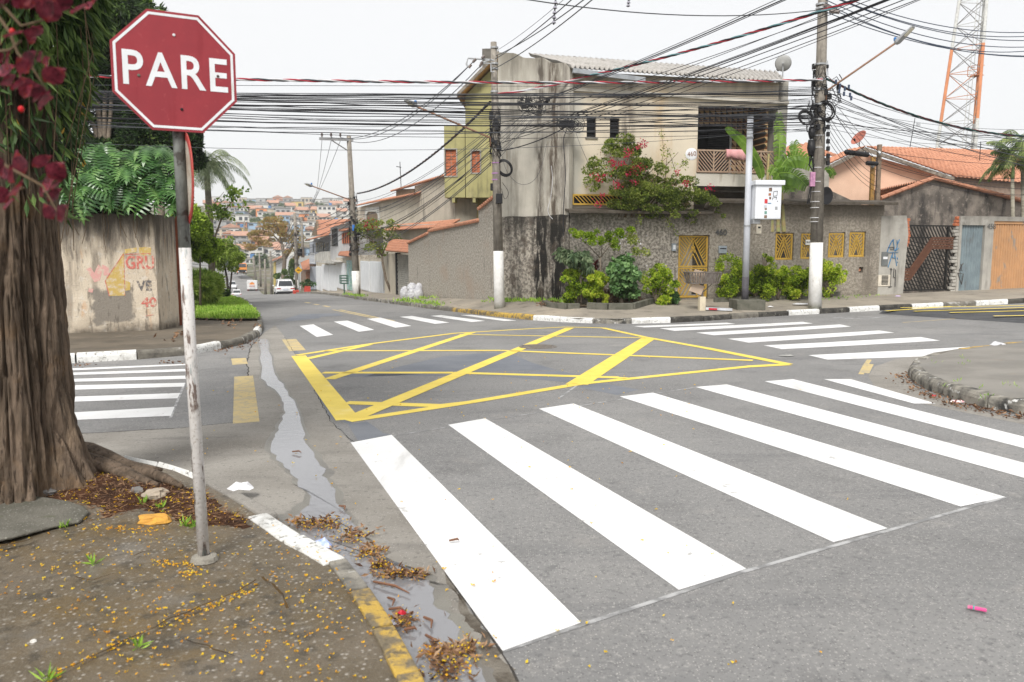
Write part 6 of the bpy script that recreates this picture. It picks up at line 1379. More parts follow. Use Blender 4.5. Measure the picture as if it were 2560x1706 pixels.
MB().prism([(p0.x, p0.y + .2, -1), (e_[0].x, e_[0].y, -1), (e_[1].x, e_[1].y, -2), (e_[1].x - .2, e_[1].y, -2), (e_[0].x - .3, e_[0].y, -1), (p0.x - .3, p0.y + .3, -1)], (0, 0, H_ - .3)).build('street_wall', mat('white_wall', (.55, .54, .5), (.4, .39, .36), sc_=1.5), parent=pw_)
MB().box(p0.x - .02, p0.x + .06, p0.y + .2, p0.y + .28, -.3, H_ + .1).build('rusty_post', mat('rust_post', (.25, .08, .045), rough=.9), parent=pw_)
def fade(n, c): return mat(n, c, (.58, .5, .4), sc_=9, lo=.46, hi=.68, rough=.92, bump=.5, bs=30, rnd=False, layers=[dict(s=22, c=(.5, .43, .34), lo=.58, hi=.68, a=.7)])
fr, fk, fy, fpk = fade('faded_red', (.52, .15, .12)), fade('faded_black', (.14, .13, .13)), fade('faded_yellow', (.5, .36, .12)), fade('faded_pink', (.6, .33, .3))
z8p = lambda a, b: (.472 * a, 560 + .472 * b)
def lettering(tx, u, v, hgt_px, wid_px, m_, lean=0.):
    x, z = fp(pw_, u, v); sc1 = abs(fp(pw_, u + 10, v)[0] - x) / 10; t = text(tx, .4, m_, pw_, (x, -.004, z), (rad(90), rad(lean), 0), ex=.002, bold=.012)
    bpy.context.view_layer.update(); t.scale = (wid_px * sc1 / t.dimensions.x, hgt_px * sc1 * .93 / t.dimensions.y, 1)
lettering('GRU', *z8p(742, 208), 40, 72, fr, 1); lettering('VE', *z8p(765, 330), 30, 38, fk); lettering('40', *z8p(790, 418), 29, 38, fr)
def wpoly(pts, m_, name='painted_shape', y=-.002):
    q = [fp(pw_, *z8p(*p)) for p in pts]; MB().prism([(x, y, z) for x, z in q], (0, .002, 0)).build(name, m_, parent=pw_)
wpoly([(655, 150), (658, 250), (664, 380), (580, 382), (556, 300), (600, 240)], fy); wpoly([(660, 135), (725, 125), (722, 150), (660, 158)], fy, y=-.003); wpoly([(664, 300), (690, 310), (690, 350), (664, 355)], fy, y=-.0035); wpoly([(735, 125), (800, 122), (800, 165), (740, 168)], fy, y=-.0025)
for q in ([(655, 160), (660, 380), (663, 380), (658, 160)], [(555, 300), (652, 158), (654, 162), (559, 302)], [(555, 302), (578, 384), (582, 382), (559, 300)], [(665, 160), (800, 155), (800, 159), (665, 164)], [(770, 487), (812, 480), (812, 483), (770, 490)]): wpoly(q, fr, y=-.005)
for q in ([(455, 240), (480, 230), (500, 260), (520, 215), (545, 235), (530, 300), (500, 310), (480, 275)], [(540, 215), (575, 230), (580, 270), (550, 275)], [(275, 225), (300, 225), (300, 250), (275, 255)], [(470, 340), (495, 345), (490, 365), (468, 360)]): wpoly(q, fpk, 'faded_paint')
# ---- monstera on the wall
ml = leafmat('monstera_leaf', [(.012, .035, .01), (.03, .08, .022), (.07, .15, .04), (.15, .25, .075)], trans=.22, rough=.32, spec=.5, clump=2.5)
def monstera_mesh():
    m = MB(); rn = []
    nl = 9; c_ = RR.uniform(.35, .65)
    def outline(t): return .46 * math.sin(math.pi * min(1, .22 + .78 * t)) ** .6
    for sd in (-1, 1):
        for k in range(nl):
            t0 = -.03 + k / nl; t1 = t0 + 1 / nl; o0, o1 = outline(t0), outline(t1); sw_ = .16 * (1 - 1.3 * k / nl); g_ = .24 / nl; pts_ = []
            for q in (0, .3, .65, 1.0):
                lo_, hi_ = t0 - sw_ * q + (g_ * (q > .2) * (.5 + .5 * q)), t1 - sw_ * q - (g_ * (q > .2) * (.5 + .5 * q)); x_ = sd * (o0 + o1) / 2 * q * (1 if q < 1 else 1.04); zz_ = .09 * q - .28 * q * q
                if q == 1.0: lo_, hi_ = lo_ + .012, hi_ - .004
                pts_ += [(x_, lo_, zz_), (x_, hi_, zz_)]
            m.add(pts_, [(0, 1, 3, 2), (2, 3, 5, 4), (4, 5, 7, 6)]); rn += [c_] * 3
        m.add([(0, -.03, 0), (sd * outline(-.03) * .5, -.1, .02), (sd * outline(-.03) * .95, -.19, -.12), (sd * .2, -.27, -.08), (sd * .05, -.16, 0)], [(0, 1, 2, 3, 4)]); rn.append(c_)
    m.add([(-.06, .95, 0), (.06, .95, 0), (0, 1.13, -.06)], [(0, 1, 2)]); rn.append(c_)
    m.add([(-.014, -.03, .01), (.014, -.03, .01), (.005, 1.0, .01), (-.005, 1.0, .01)], [(0, 1, 2, 3)]); rn.append(1.4)
    m.v = [(x, y, z - .22 * y * y) for x, y, z in m.v]
    return m.mesh('leaf', ml, True, rn)
mms = [monstera_mesh() for _ in range(5)]
mo = root('monstera', 'dense monstera with big split leaves spilling over the painted wall', 'plant', tuple(wl0 + lwd * 1.0 + Vector((0, .4, H_))), azl)
def put_leaf(par, me, p, s_, pitch, yaw_, roll):
    o = bpy.data.objects.new('leaf', me); COL.objects.link(o); o.parent = par; o.location = p; o.rotation_euler = Matrix.Rotation(yaw_, 3, 'Z').to_4x4().to_3x3().to_euler()
    M_ = Matrix.Rotation(yaw_, 3, 'Z') @ Matrix.Rotation(pitch, 3, 'X') @ Matrix.Rotation(roll, 3, 'Y'); o.rotation_euler = M_.to_euler(); o.scale = (s_, s_, s_)
for k in range(170):
    u = RR.uniform(95, 452); f = RR.random(); v = 362 + 118 * f + (30 if u > 430 else 0)
    y = -.55 + .75 * (1 - f) + RR.uniform(-.15, .15); x, z = fp(mo, u, v, y)
    put_leaf(mo, RR.choice(mms), (x, y, z), RR.uniform(.42, .68), rad(RR.uniform(-70, -5)), rad(180 + RR.uniform(-75, 75)), rad(RR.uniform(-30, 30)))
P1, Q1 = clumps([((wlen / 2 - 1.2, .5, .2), (wlen / 2 * .75, .4, .6), 2)], 160, sub=14); mm, rn = leaves(P1, .22, .1, Q1); mm.build('inner_leaves', lfdark, parent=mo, kind='stuff', rnd=rn)
m = MB()
for k in range(14): x = RR.uniform(-1.2, wlen - 1.2); l_ = RR.uniform(.3, .9); m.tube([(x, -.42, .1), (x + RR.uniform(-.06, .06), -.43, -l_ * .5), (x + RR.uniform(-.12, .12), -.42, -l_)], .006, 4, False)
m.build('hanging_roots', mat('dry_stem', (.13, .09, .055)), parent=mo, kind='stuff')
# ---- trees behind the wall
def tree(name, label, base, trunks, blobs, lm_, ll, lw, dens, sub=8, subr=.33, group=None, bark=None, down=0.0, jit=.5, cat='tree', shell=.55):
    r = root(name, label, cat, base, 0, group); B = Vector(base)
    for pts, rs in trunks: MB().tube([Vector(p) - B for p in pts], rs, 9).build('trunk', bark or mat('grey_bark', (.22, .18, .14), (.13, .105, .08), sc_=9, rough=.95, bump=.6), parent=r, smooth=True)
    P_, Q_ = clumps([(Vector(c) - B, rr, w_) for c, rr, w_ in blobs], dens, sub=sub, subr=subr, shell=shell)
    Q_ = Q_ + np.array((0, 0, -down)); mm, rn = leaves(P_, ll, lw, Q_, jit=jit); mm.build('crown', lm_, parent=r, kind='stuff', rnd=rn)
    return r
lfmid = leafmat('tree_leaf_mid', [(.01, .02, .007), (.028, .055, .015), (.065, .11, .025), (.12, .18, .04)], trans=.3, clump=.9)
lfyel = leafmat('tree_leaf_lime', [(.05, .09, .015), (.12, .2, .03), (.22, .31, .06), (.33, .4, .09)], trans=.4, clump=1.1)
Yt = 25.5
gz = lambda p: Vector((p.x, p.y, zg(p.x, p.y) + .1))
b0 = gz(W(255, 600, Yt))
tree('tall_tree', 'tall dark tree with pale clustered stems behind the painted wall', b0, [([b0, W(258, 380, Yt), W(245, 270, Yt), W(235, 120, Yt)], [.11, .09, .08, .05]), ([b0, W(262, 390, Yt), W(262, 260, Yt), W(268, 130, Yt)], [.1, .08, .07, .04]), ([b0, W(268, 390, Yt), W(278, 270, Yt), W(283, 120, Yt)], [.09, .07, .06, .04]), ([b0, W(240, 330, Yt), W(200, 220, Yt)], [.1, .08, .04])],
     [(W(230, 60, Yt), (1.7, 1.6, 1.4), 2), (W(170, 190, Yt + .5), (1.4, 1.4, 1.8), 2), (W(330, 200, Yt + 1), (1.1, 1.2, 1.6), 1.4), (W(200, 330, Yt + .8), (1.5, 1.2, 1.0), 1.4), (W(120, 60, Yt), (1.6, 1.5, 1.6), 1.6)], lfmid, .3, .07, 330, sub=8, down=.8)
b0 = gz(W(300, 600, Yt + 3))
tree('lime_tree', 'bright yellow-green tree top rising left of the stop sign', b0, [([b0, W(300, 200, Yt + 3), W(300, 60, Yt + 3)], [.2, .14, .05])], [(W(305, 35, Yt + 2), (.75, .8, 1.1), 2.2), (W(310, 120, Yt + 2), (.7, .7, .9), 1.8), (W(290, -40, Yt + 2), (.8, .8, .8), 1), (W(250, 60, Yt + 1), (.8, .8, 1.2), 1.8)], lfyel, .24, .08, 240, sub=9)
b0 = gz(W(400, 600, Yt + 1))
tree('dark_evergreen', 'dense dark evergreen crown directly behind the stop sign post', b0, [([b0, W(400, 350, Yt + 1)], [.16, .08])], [(W(385, 325, Yt + 1), (1.3, 1.1, 1.0), 3.0), (W(455, 375, Yt + 1.5), (.75, .7, .7), 1.6), (W(330, 365, Yt + .6), (1.1, .8, .7), 1.8), (W(310, 290, Yt + .9), (.9, .8, .9), 1.5)], leafmat('evergreen_leaf', [(.008, .016, .007), (.02, .042, .014), (.045, .085, .024), (.11, .14, .03)], trans=.25, clump=1.4), .18, .08, 330, sub=9)
# ---- queen palm
def palm(name, label, base, top, r0, r1, fronds, lm_, ll=.55, lw=.045, droop=1.2, nleaf=34, bark=None, crown_shaft=None):
    r = root(name, label, 'palm', base, 0); B = Vector(base); T = Vector(top) - B
    MB().tube([(0, 0, -.2), T * .5 + Vector((.05, 0, 0)), T], [r0, (r0 + r1) / 2, r1], 10).build('trunk', bark or mat('palm_bark', (.26, .23, .19), (.16, .14, .115), sc_=(2, 2, 9), rough=.95, bump=.6), parent=r, smooth=True)
    if crown_shaft: MB().tube([T, T + Vector((0, 0, crown_shaft))], [r1 * 1.25, r1 * .7], 10).build('crown_shaft', mat('palm_green', (.25, .33, .13), rough=.5), parent=r, smooth=True); T = T + Vector((0, 0, crown_shaft))
    for az, el, L_ in fronds:
        d = Vector((math.cos(az) * math.cos(el), math.sin(az) * math.cos(el), math.sin(el))); spine = []; p = T.copy(); v_ = d.copy(); st_ = L_ / 12
        for k in range(13): spine.append(p.copy()); p = p + v_ * st_; v_ = (v_ + Vector((0, 0, -droop * .1))).normalized()
        fr_ = MB(); fr_.tube(spine, [.022 * (1 - k / 14) + .004 for k in range(13)], 5, False); rn = [.8] * len(fr_.f)
        pos = []; dr_ = []
        for k in range(nleaf):
            t = .12 + .88 * k / nleaf; i = min(11, int(t * 12)); q = spine[i].lerp(spine[i + 1], t * 12 - i); ax_ = (spine[i + 1] - spine[i]).normalized(); sd = ax_.cross(Vector((0, 0, 1))).normalized()
            for s_ in (-1, 1):
                pos.append(q); l_ = ll * (math.sin(math.pi * min(1, .15 + t * .85)) ** .6 + .1)
                dirv = (sd * s_ * .9 + ax_ * .55 + Vector((0, 0, -.35 - RR.uniform(0, .5)))).normalized()
                e = q + dirv * l_ * .55; t_e = e + (dirv + Vector((0, 0, -.6))).normalized() * l_ * .45; w_ = ax_ * lw / 2
                fr_.add([q - w_ * .5, q + w_ * .5, e + w_, e - w_, t_e], [(0, 1, 2, 3), (3, 2, 4)]); g_ = RR.random(); rn += [g_, g_]
        fr_.build('frond', lm_, parent=r, rnd=rn)
    return r
pl1 = leafmat('palm_leaf', [(.07, .1, .05), (.13, .17, .09), (.22, .26, .15), (.3, .34, .2)], trans=.4, clump=.5)
Yp = 33.
b0 = gz(W(531, 735, Yp)); fr = [(RR.uniform(-.2, .2) + 2 * math.pi * k / 12, rad(RR.uniform(0, 72)), RR.uniform(1.3, 1.8)) for k in range(12)] + [(RR.uniform(0, 6.28), rad(RR.uniform(25, 80)), RR.uniform(1.4, 2.0)) for k in range(7)]
fr += [(rad(-10), rad(50), 2.4), (rad(15), rad(35), 2.3), (rad(-35), rad(20), 2.1), (rad(-70), rad(62), 1.9)]
palm('queen_palm', 'tall queen palm with drooping feathery fronds down the left side of the street', b0, W(516, 418, Yp), .15, .12, fr, pl1, ll=.5, lw=.03, droop=2.2, nleaf=36)
b0 = gz(W(560, 735, 31));
tree('sparse_sapling', 'sparse sapling with few bright leaves before the palm trunk', gz(W(530, 740, 31)), [([W(530, 740, 31), W(535, 600, 31), W(560, 530, 31), W(590, 490, 31)], [.05, .04, .03, .01]), ([W(535, 600, 31), W(520, 530, 31), W(560, 480, 31)], [.03, .02, .008])], [(W(575, 520, 31), (.55, .5, .5), 1), (W(595, 485, 31), (.35, .3, .25), .7), (W(540, 545, 31), (.5, .4, .5), .8)], lfyel, .16, .11, 22, sub=9)
vn = leafmat('vine_leaf', [(.06, .1, .015), (.14, .22, .025), (.26, .36, .05), (.38, .48, .08)], trans=.45, clump=1.6)
for k, (u, v, Y, rr, lab) in enumerate(((500, 615, 27.5, (.62, .9, .7), 'bright yellow-green creeper high on the street wall'), (500, 712, 28.5, (.6, 1.2, .45), 'dark feathery shrub at the foot of the street wall'), (470, 560, 26, (.45, .8, .6), 'creeper hanging over the wall end beside the sign post'))):
    b0 = gz(W(u, 750, Y)); tree('creeper', lab, b0, [([b0, W(u, v, Y)], [.05, .02])], [(W(u, v, Y), rr, 2.2)], (vn, lfyel, vn)[k], (.15, .22, .15)[k], (.1, .04, .09)[k], 190, sub=10, cat='shrub')
tree('round_bush', 'small round dark bush at the end of the verge', gz(W(543, 745, 36)), [([gz(W(543, 745, 36)), W(543, 725, 36)], [.05, .03])], [(W(543, 728, 36), (.5, .5, .4), 1.6)], lfmid, .12, .06, 120, cat='shrub')
b0 = gz(W(572, 745, 40)); tree('street_sapling', 'small light-green street tree with dark twin stems beyond the verge', b0, [([b0, W(568, 700, 40), W(560, 655, 40)], [.07, .06, .03]), ([b0, W(577, 705, 40), W(582, 660, 40)], [.06, .05, .03])], [(W(566, 645, 40), (.75, .7, .62), 2), (W(545, 640, 40), (.45, .4, .4), 1), (W(587, 650, 40), (.4, .4, .5), 1), (W(565, 610, 40), (.4, .4, .3), .8)], leafmat('sapling_leaf', [(.08, .12, .02), (.17, .24, .04), (.27, .35, .07), (.36, .42, .12)], trans=.5, clump=1.5), .12, .07, 80, sub=9, bark=mat('dark_bark', (.06, .05, .045), rough=.95))
# ---- grass on the verge, weeds by the kerbs
grl = leafmat('grass_blade', [(.07, .15, .015), (.16, .29, .03), (.26, .4, .06), (.34, .45, .1)], trans=.4, clump=2.5)
def grass(pts, n, h, wdt, name, label, dz=.185, m_=None, zf=None):
    poly = [Vector((p.x, p.y)) for p in pts]; out = []
    x0, x1 = min(p.x for p in poly), max(p.x for p in poly); y0, y1 = min(p.y for p in poly), max(p.y for p in poly)
    while len(out) < n:
        x, y = RR.uniform(x0, x1), RR.uniform(y0, y1); ins = False; j = len(poly) - 1
        for i in range(len(poly)):
            if (poly[i].y > y) != (poly[j].y > y) and x < (poly[j].x - poly[i].x) * (y - poly[i].y) / (poly[j].y - poly[i].y) + poly[i].x: ins = not ins
            j = i
        if ins: out.append((x, y, (zf(x, y) if zf else zg(x, y) + dz)))
    P_ = np.array(out); mm, rn = leaves(P_, h, wdt, np.tile((0, 0, 1.), (n, 1)), jit=.35, fold=0)
    o = mm.build(name, m_ or grl, rnd=rn); o['kind'] = 'stuff'; o['label'] = label; return o
grass(gp, 14000, .11, .03, 'grass', 'bright grass of the verge by the left kerb')
# ================================================================== PLANTS AND CLUTTER ALONG THE CORNER HOUSE
H2 = lambda u, v, y=0.0: Vector(C0) + Matrix.Rotation(RZ, 3, 'Z') @ Vector((fp(cw, u, v, y)[0], y, fp(cw, u, v, y)[1]))
bgl = leafmat('bougainvillea_leaf', [(.06, .09, .02), (.14, .19, .035), (.27, .32, .07), (.38, .4, .13)], trans=.5, clump=1.6)
bgf = leafmat('bougainvillea_bract', [(.4, .008, .05), (.55, .015, .08), (.66, .05, .13)], trans=.35, clump=4, gain=1.1)
bb = H2(1560, 750, .1)
bo = root('bougainvillea', 'sprawling bougainvillea with crimson bracts spilling over the wall coping', 'bush', (bb.x, bb.y, bb.z), 0)
BB = Vector(bo.location)
blobs = []
for u, v, ru, rv, w_ in ((1530, 375, 30, 22, 1), (1565, 362, 26, 24, .9), (1600, 395, 28, 30, 1), (1500, 425, 34, 28, 1), (1485, 450, 22, 20, .6), (1560, 440, 45, 26, 1.4), (1620, 430, 40, 26, 1.2), (1560, 490, 55, 24, 1.6), (1640, 470, 55, 30, 1.7), (1700, 465, 45, 24, 1.2), (1740, 490, 40, 18, 1), (1690, 505, 60, 22, 1.4), (1600, 515, 60, 16, 1), (1660, 535, 40, 16, .8), (1735, 540, 30, 14, .6), (1780, 505, 28, 12, .6), (1470, 470, 18, 12, .3), (1800, 535, 12, 14, .3)):
    k = 24.6 / 1991; blobs.append((H2(u, v, -.28) - BB, (ru * k, .38, rv * k), w_))
P_, Q_ = clumps(blobs, 150, sub=8, subr=.4); mm, rn = leaves(P_, .07, .045, Q_ + np.array((0, -.3, -.1))); mm.build('foliage', bgl, parent=bo, kind='stuff', rnd=rn)
P_, Q_ = clumps([(b[0], (b[1][0] * .9, .3, b[1][2] * .9), b[2]) for b in blobs], 9, sub=5, subr=.5); mm, rn = leaves(P_, .07, .03, Q_); mm.build('dry_twigs', mat('dry_leaf', (.26, .19, .11), (.2, .14, .08)), parent=bo, kind='stuff', rnd=rn)
fl = [(1605, 357), (1612, 363), (1572, 380), (1530, 402), (1540, 410), (1556, 408), (1592, 416), (1605, 420), (1575, 425), (1585, 430), (1512, 438), (1540, 460), (1584, 455), (1500, 450), (1490, 442), (1546, 465), (1712, 458), (1718, 462), (1506, 488), (1494, 512), (1775, 470), (1690, 430), (1600, 365), (1568, 390), (1535, 415), (1595, 425), (1570, 432)]
pts = []
for u, v in fl: c = H2(u, v, -.6) - BB; pts += [tuple(c + Vector((RR.gauss(0, .06), RR.gauss(0, .05), RR.gauss(0, .05)))) for _ in range(24)]
mm, rn = leaves(np.array(pts), .06, .05, NR.normal(0, 1, (len(pts), 3)) + np.array((0, -1, 0))); mm.build('bracts', bgf, parent=bo, kind='stuff', rnd=rn)
for k in range(12):
    p = [H2(1560 + RR.uniform(-20, 60), 560, .08), H2(1570 + RR.uniform(-50, 90), 480, -.2), H2(RR.uniform(1490, 1760), RR.uniform(360, 520), -.35)]
    MB().tube([q - BB for q in p], [.03, .018, .006], 6).build('stem', mat('dry_stem', (.13, .09, .055)), parent=bo)
MB().tube([Vector((0, .15, 0)), H2(1560, 560, .08) - BB], .06, 8).build('stem', mat('dry_stem', (.13, .09, .055)), parent=bo)
for (u0, v0), (u1, v1), (u2, v2) in (((1650, 420), (1660, 380), (1652, 315)), ((1690, 440), (1680, 400), (1668, 370)), ((1700, 420), (1715, 400), (1712, 415)), ((1660, 540), (1675, 560), (1690, 590)), ((1600, 530), (1600, 545), (1595, 560))):
    q = [H2(u0, v0, -.3) - BB, H2(u1, v1, -.35) - BB, H2(u2, v2, -.4) - BB]; MB().tube(q, [.008, .006, .003], 5).build('stem', mat('dry_stem', (.13, .09, .055)), parent=bo)
    P_ = np.array([tuple(q[0].lerp(q[1], t) if t < 1 else q[1].lerp(q[2], t - 1)) for t in NR.uniform(.2, 2, 60)]) + NR.normal(0, .05, (60, 3)); mm, rn = leaves(P_, .07, .045, NR.normal(0, 1, (60, 3))); mm.build('shoot_leaves', bgl, parent=bo, kind='stuff', rnd=rn)
# ---- planting bed
limel = leafmat('lime_leaf', [(.09, .15, .01), (.2, .3, .02), (.33, .44, .04), (.45, .54, .08)], trans=.5, clump=2)
shrubl = leafmat('duranta_leaf', [(.04, .07, .008), (.16, .25, .018), (.33, .43, .035), (.5, .58, .08)], trans=.5, clump=2.2)
hearl = leafmat('heart_leaf', [(.015, .04, .012), (.04, .09, .025), (.08, .16, .05), (.16, .26, .1)], trans=.3, clump=2.5)
drpl = leafmat('droop_leaf', [(.02, .04, .018), (.045, .08, .035), (.09, .13, .065), (.16, .2, .11)], trans=.3, clump=2.5)
cord = leafmat('cordyline_leaf', [(.05, .01, .012), (.12, .015, .02), (.22, .02, .03), (.05, .07, .02)], trans=.25, clump=4, gain=1.2)
z5b = lambda a, b: (1000 + .306 * a, 480 + .306 * b)
def onp(a, b): return PV(*z5b(a, b))
def at5(a, b, Y): return W(*z5b(a, b), Y)
b0 = onp(1640, 915); Y = b0.y; k5 = .306 * Y / 1991
tree('feathery_tree', 'slender young tree with flat layers of lime leaves in the planting bed', b0, [([b0, at5(1642, 700, Y), at5(1635, 540, Y)], [.035, .028, .022]), ([at5(1635, 540, Y), at5(1540, 440, Y), at5(1420, 340, Y - .1)], [.018, .012, .006]), ([at5(1635, 540, Y), at5(1720, 430, Y + .1), at5(1900, 300, Y)], [.018, .012, .006]), ([at5(1650, 520, Y), at5(1640, 400, Y), at5(1620, 350, Y)], [.012, .008, .005])],
     [(at5(1440, 340, Y), (55 * k5, .3, 26 * k5), 1), (at5(1530, 370, Y), (70 * k5, .35, 30 * k5), 1), (at5(1610, 400, Y - .2), (55 * k5, .35, 32 * k5), .9), (at5(1600, 330, Y + .1), (40 * k5, .2, 20 * k5), .5), (at5(1730, 380, Y), (60 * k5, .35, 45 * k5), 1), (at5(1800, 340, Y), (60 * k5, .3, 30 * k5), .8), (at5(1895, 295, Y), (45 * k5, .2, 22 * k5), .7), (at5(1750, 440, Y + .1), (45 * k5, .3, 25 * k5), .6)], limel, .075, .04, 95, sub=7, subr=.4)
b0 = onp(1480, 925); Y = b0.y
tree('drooping_tree', 'small tree with dark drooping leaves at the left of the planting bed', b0, [([b0, at5(1482, 800, Y), at5(1470, 660, Y), at5(1440, 590, Y)], [.03, .026, .022, .012]), ([at5(1470, 660, Y), at5(1520, 590, Y)], [.018, .008])],
     [(at5(1340, 490, Y), (50 * k5, .3, 40 * k5), 1), (at5(1420, 530, Y - .1), (65 * k5, .4, 50 * k5), 1.4), (at5(1500, 550, Y), (60 * k5, .35, 55 * k5), 1.2), (at5(1540, 600, Y), (40 * k5, .3, 60 * k5), .9)], drpl, .19, .075, 26, sub=9, subr=.45, down=1.5)
b0 = onp(1586, 905); Y = b0.y
cdl = root('cordyline', 'red-leaved cordyline on a thin stem in the planting bed', 'plant', b0, 0)
MB().tube([(0, 0, -.05), at5(1588, 760, Y) - b0, at5(1596, 640, Y) - b0], [.025, .022, .02], 8).build('stem', mat('grey_bark', (.22, .18, .14)), parent=cdl)
for k in range(38):
    a = RR.uniform(0, 6.28); el = RR.uniform(-.3, 1.3); T_ = at5(1597, 600 + RR.uniform(-10, 60), Y) - b0; L_ = RR.uniform(.2, .34); d = Vector((math.cos(a) * math.cos(el), math.sin(a) * math.cos(el), math.sin(el))); sd = d.cross(Vector((0, 0, 1))).normalized() * .035
    m1 = T_ + d * L_ * .55; e1 = T_ + d * L_ + Vector((0, 0, -.07)); m = MB(); m.add([T_ - sd * .3, T_ + sd * .3, m1 + sd, m1 - sd, e1], [(0, 1, 2, 3), (3, 2, 4)]); g_ = RR.random(); m.build('leaf', cord, parent=cdl, rnd=[g_, g_])
b0 = onp(1810, 920); Y = b0.y
tree('heart_leaf_bush', 'upright bush with big glossy heart-shaped leaves in the planting bed', b0, [([b0, at5(1810, 800, Y)], [.09, .05])], [(at5(1820, 560, Y), (55 * k5, .35, 55 * k5), 1), (at5(1800, 640, Y - .1), (75 * k5, .45, 60 * k5), 1.5), (at5(1860, 700, Y), (75 * k5, .45, 70 * k5), 1.6), (at5(1800, 760, Y - .1), (60 * k5, .4, 60 * k5), 1.2), (at5(1890, 790, Y), (45 * k5, .35, 50 * k5), .8)], hearl, .17, .15, 30, sub=9, subr=.45, down=.9, cat='bush')
tree('white_flower_bush', 'airy bush with tiny white flowers against the stucco wall', onp(1880, 880), [([onp(1880, 880), at5(1880, 500, 24.0)], [.03, .012])], [(at5(1880, 420, 24), (60 * k5, .3, 70 * k5), 1), (at5(1950, 480, 24), (60 * k5, .3, 40 * k5), .8), (at5(2010, 495, 24), (40 * k5, .2, 25 * k5), .5), (at5(1900, 350, 24), (35 * k5, .2, 30 * k5), .5)], bgl, .08, .045, 45, sub=7, cat='bush')
mm, rn = leaves(np.array([tuple(at5(1780 + RR.uniform(0, 260), 360 + RR.uniform(0, 330), 23.6)) for _ in range(40)]), .05, .05, np.tile((0, -1., .3), (40, 1)))
fo = mm.build('white_flowers', mat('petal_white', (.75, .75, .8), rough=.7, bump=0), rnd=rn); fo['kind'] = 'stuff'; fo['label'] = 'tiny white flowers on the airy bush'
fo.parent = None
def shrub(label, cx, cy, rx, ry, Yp_=None, m_=None, dens=120, w_=1.0, grp='clipped lime shrubs along the wall'):
    vb0 = max(cy + ry + 2, 758 - max(0, cx - 1640) * .035); b = PV(cx, vb0); b = W(cx, vb0, b.y - .25); Yq = b.y; k = Yq / 1991; sh_ = []
    ry2 = (vb0 - cy) / ry
    for i in range(10): sh_.append((W(cx + RR.uniform(-.75, .75) * rx, cy + RR.uniform(-.6, max(.5, ry2 - .3)) * ry, Yq + RR.uniform(-.2, .2)), (rx * k * .5, .42, ry * k * .42), .75 * w_))
    return tree('lime_shrub', label, b, [([b, W(cx, cy, Yq)], [.05, .02]), ([b, W(cx - rx * .4, cy, Yq)], [.03, .015]), ([b, W(cx + rx * .4, cy, Yq)], [.03, .015])], sh_, m_ or shrubl, .07, .042, int(dens * 1.35), sub=7, subr=.42, group=grp, cat='shrub')
shrub('lime shrub behind the drooping tree in the planting bed', 1445, 695, 34, 38); shrub('lime shrub between the cordyline and the heart-leaf bush', 1495, 705, 26, 30); shrub('round lime shrub just left of the mustard gate', 1640, 700, 44, 42)
shrub('tall lime shrub right of the mustard gate behind the litter basket', 1830, 690, 38, 52); shrub('lime shrub directly behind the slim steel pole', 1888, 697, 40, 48); shrub('lime shrub under the first mustard grille', 1945, 698, 40, 48); shrub('lime shrub at the left side of the stout pole', 2000, 705, 34, 40); shrub('lime shrub at the right side of the stout pole', 2078, 690, 34, 46)
shrub('small lime sprig rising beside the steel pole', 1912, 645, 12, 22, dens=70)
shrub('small weedy plant at the gate foot', 1684, 738, 12, 10, dens=60, m_=hearl)
edgem = mat('mossy_block', (.14, .135, .11));
bd = bpy.data.objects.new('bed_edging', None); COL.objects.link(bd); bd['kind'] = 'structure'; bd['label'] = 'low mossy concrete edging of the planting beds'
def edging(pts, h, wd):
    q = [PV(*p) for p in pts]
    for a, b in zip(q[:-1], q[1:]):
        n = max(1, round((b - a).length / .9))
        for i in range(n):
            p, r_ = a.lerp(b, i / n + .006), a.lerp(b, (i + 1) / n - .006); MB().bar(p + Vector((0, 0, h / 2 - .04)), r_ + Vector((0, 0, h / 2 - .04)), wd, h + .08).build('edging_block', edgem, parent=bd, bevel=.012)
edging([z5b(1180, 925), z5b(1230, 945), z5b(1370, 955), z5b(1465, 952)], .15, .14); edging([z5b(1530, 955), z5b(1700, 962), z5b(1900, 960)], .18, .14); edging([z5b(1900, 960), z5b(2080, 905)], .17, .14)
edging([(1785, 756), (1900, 752), (2020, 746), (2120, 738)], .14, .12); edging([z5b(1980, 880), z5b(2210, 882)], .1, .12)
bedm = mat('bed_soil', (.1, .075, .05), (.06, .045, .03), sc_=6, rough=.95, bump=.8, bs=30, rnd=False)
m = MB(); m.poly([PV(*z5b(*p)) + Vector((0, 0, .05)) for p in ((1190, 920), (1240, 940), (1460, 950), (1530, 950), (1895, 955), (2070, 905), (1990, 880), (1600, 870), (1220, 868))]); struct(m.build('bed_soil', bedm))
m = MB(); m.poly([PV(*p) + Vector((0, 0, .06)) for p in ((1790, 754), (1900, 750), (2020, 744), (2115, 737), (2100, 733), (1800, 744))]); struct(m.build('bed_soil', bedm))
logm = mat('log_bark', (.3, .2, .13), (.2, .13, .085), sc_=(3, 9, 9), rough=.95, bump=.6)
a, b = PV(*z5b(1225, 890)) + Vector((0, .3, .2)), PV(*z5b(1610, 895)) + Vector((0, .2, .2)); m = MB(); m.tube([a, a.lerp(b, .3) + Vector((0, 0, .02)), a.lerp(b, .7), b], [.05, .085, .09, .07], 10); tag(m.build('log', logm, rel=a, smooth=True), 'fallen log lying along the planting bed', 'log')
dryl = leafmat('dry_leaf_pile', [(.1, .06, .035), (.2, .13, .08), (.32, .22, .15)], trans=.15, clump=5, gain=1.1)
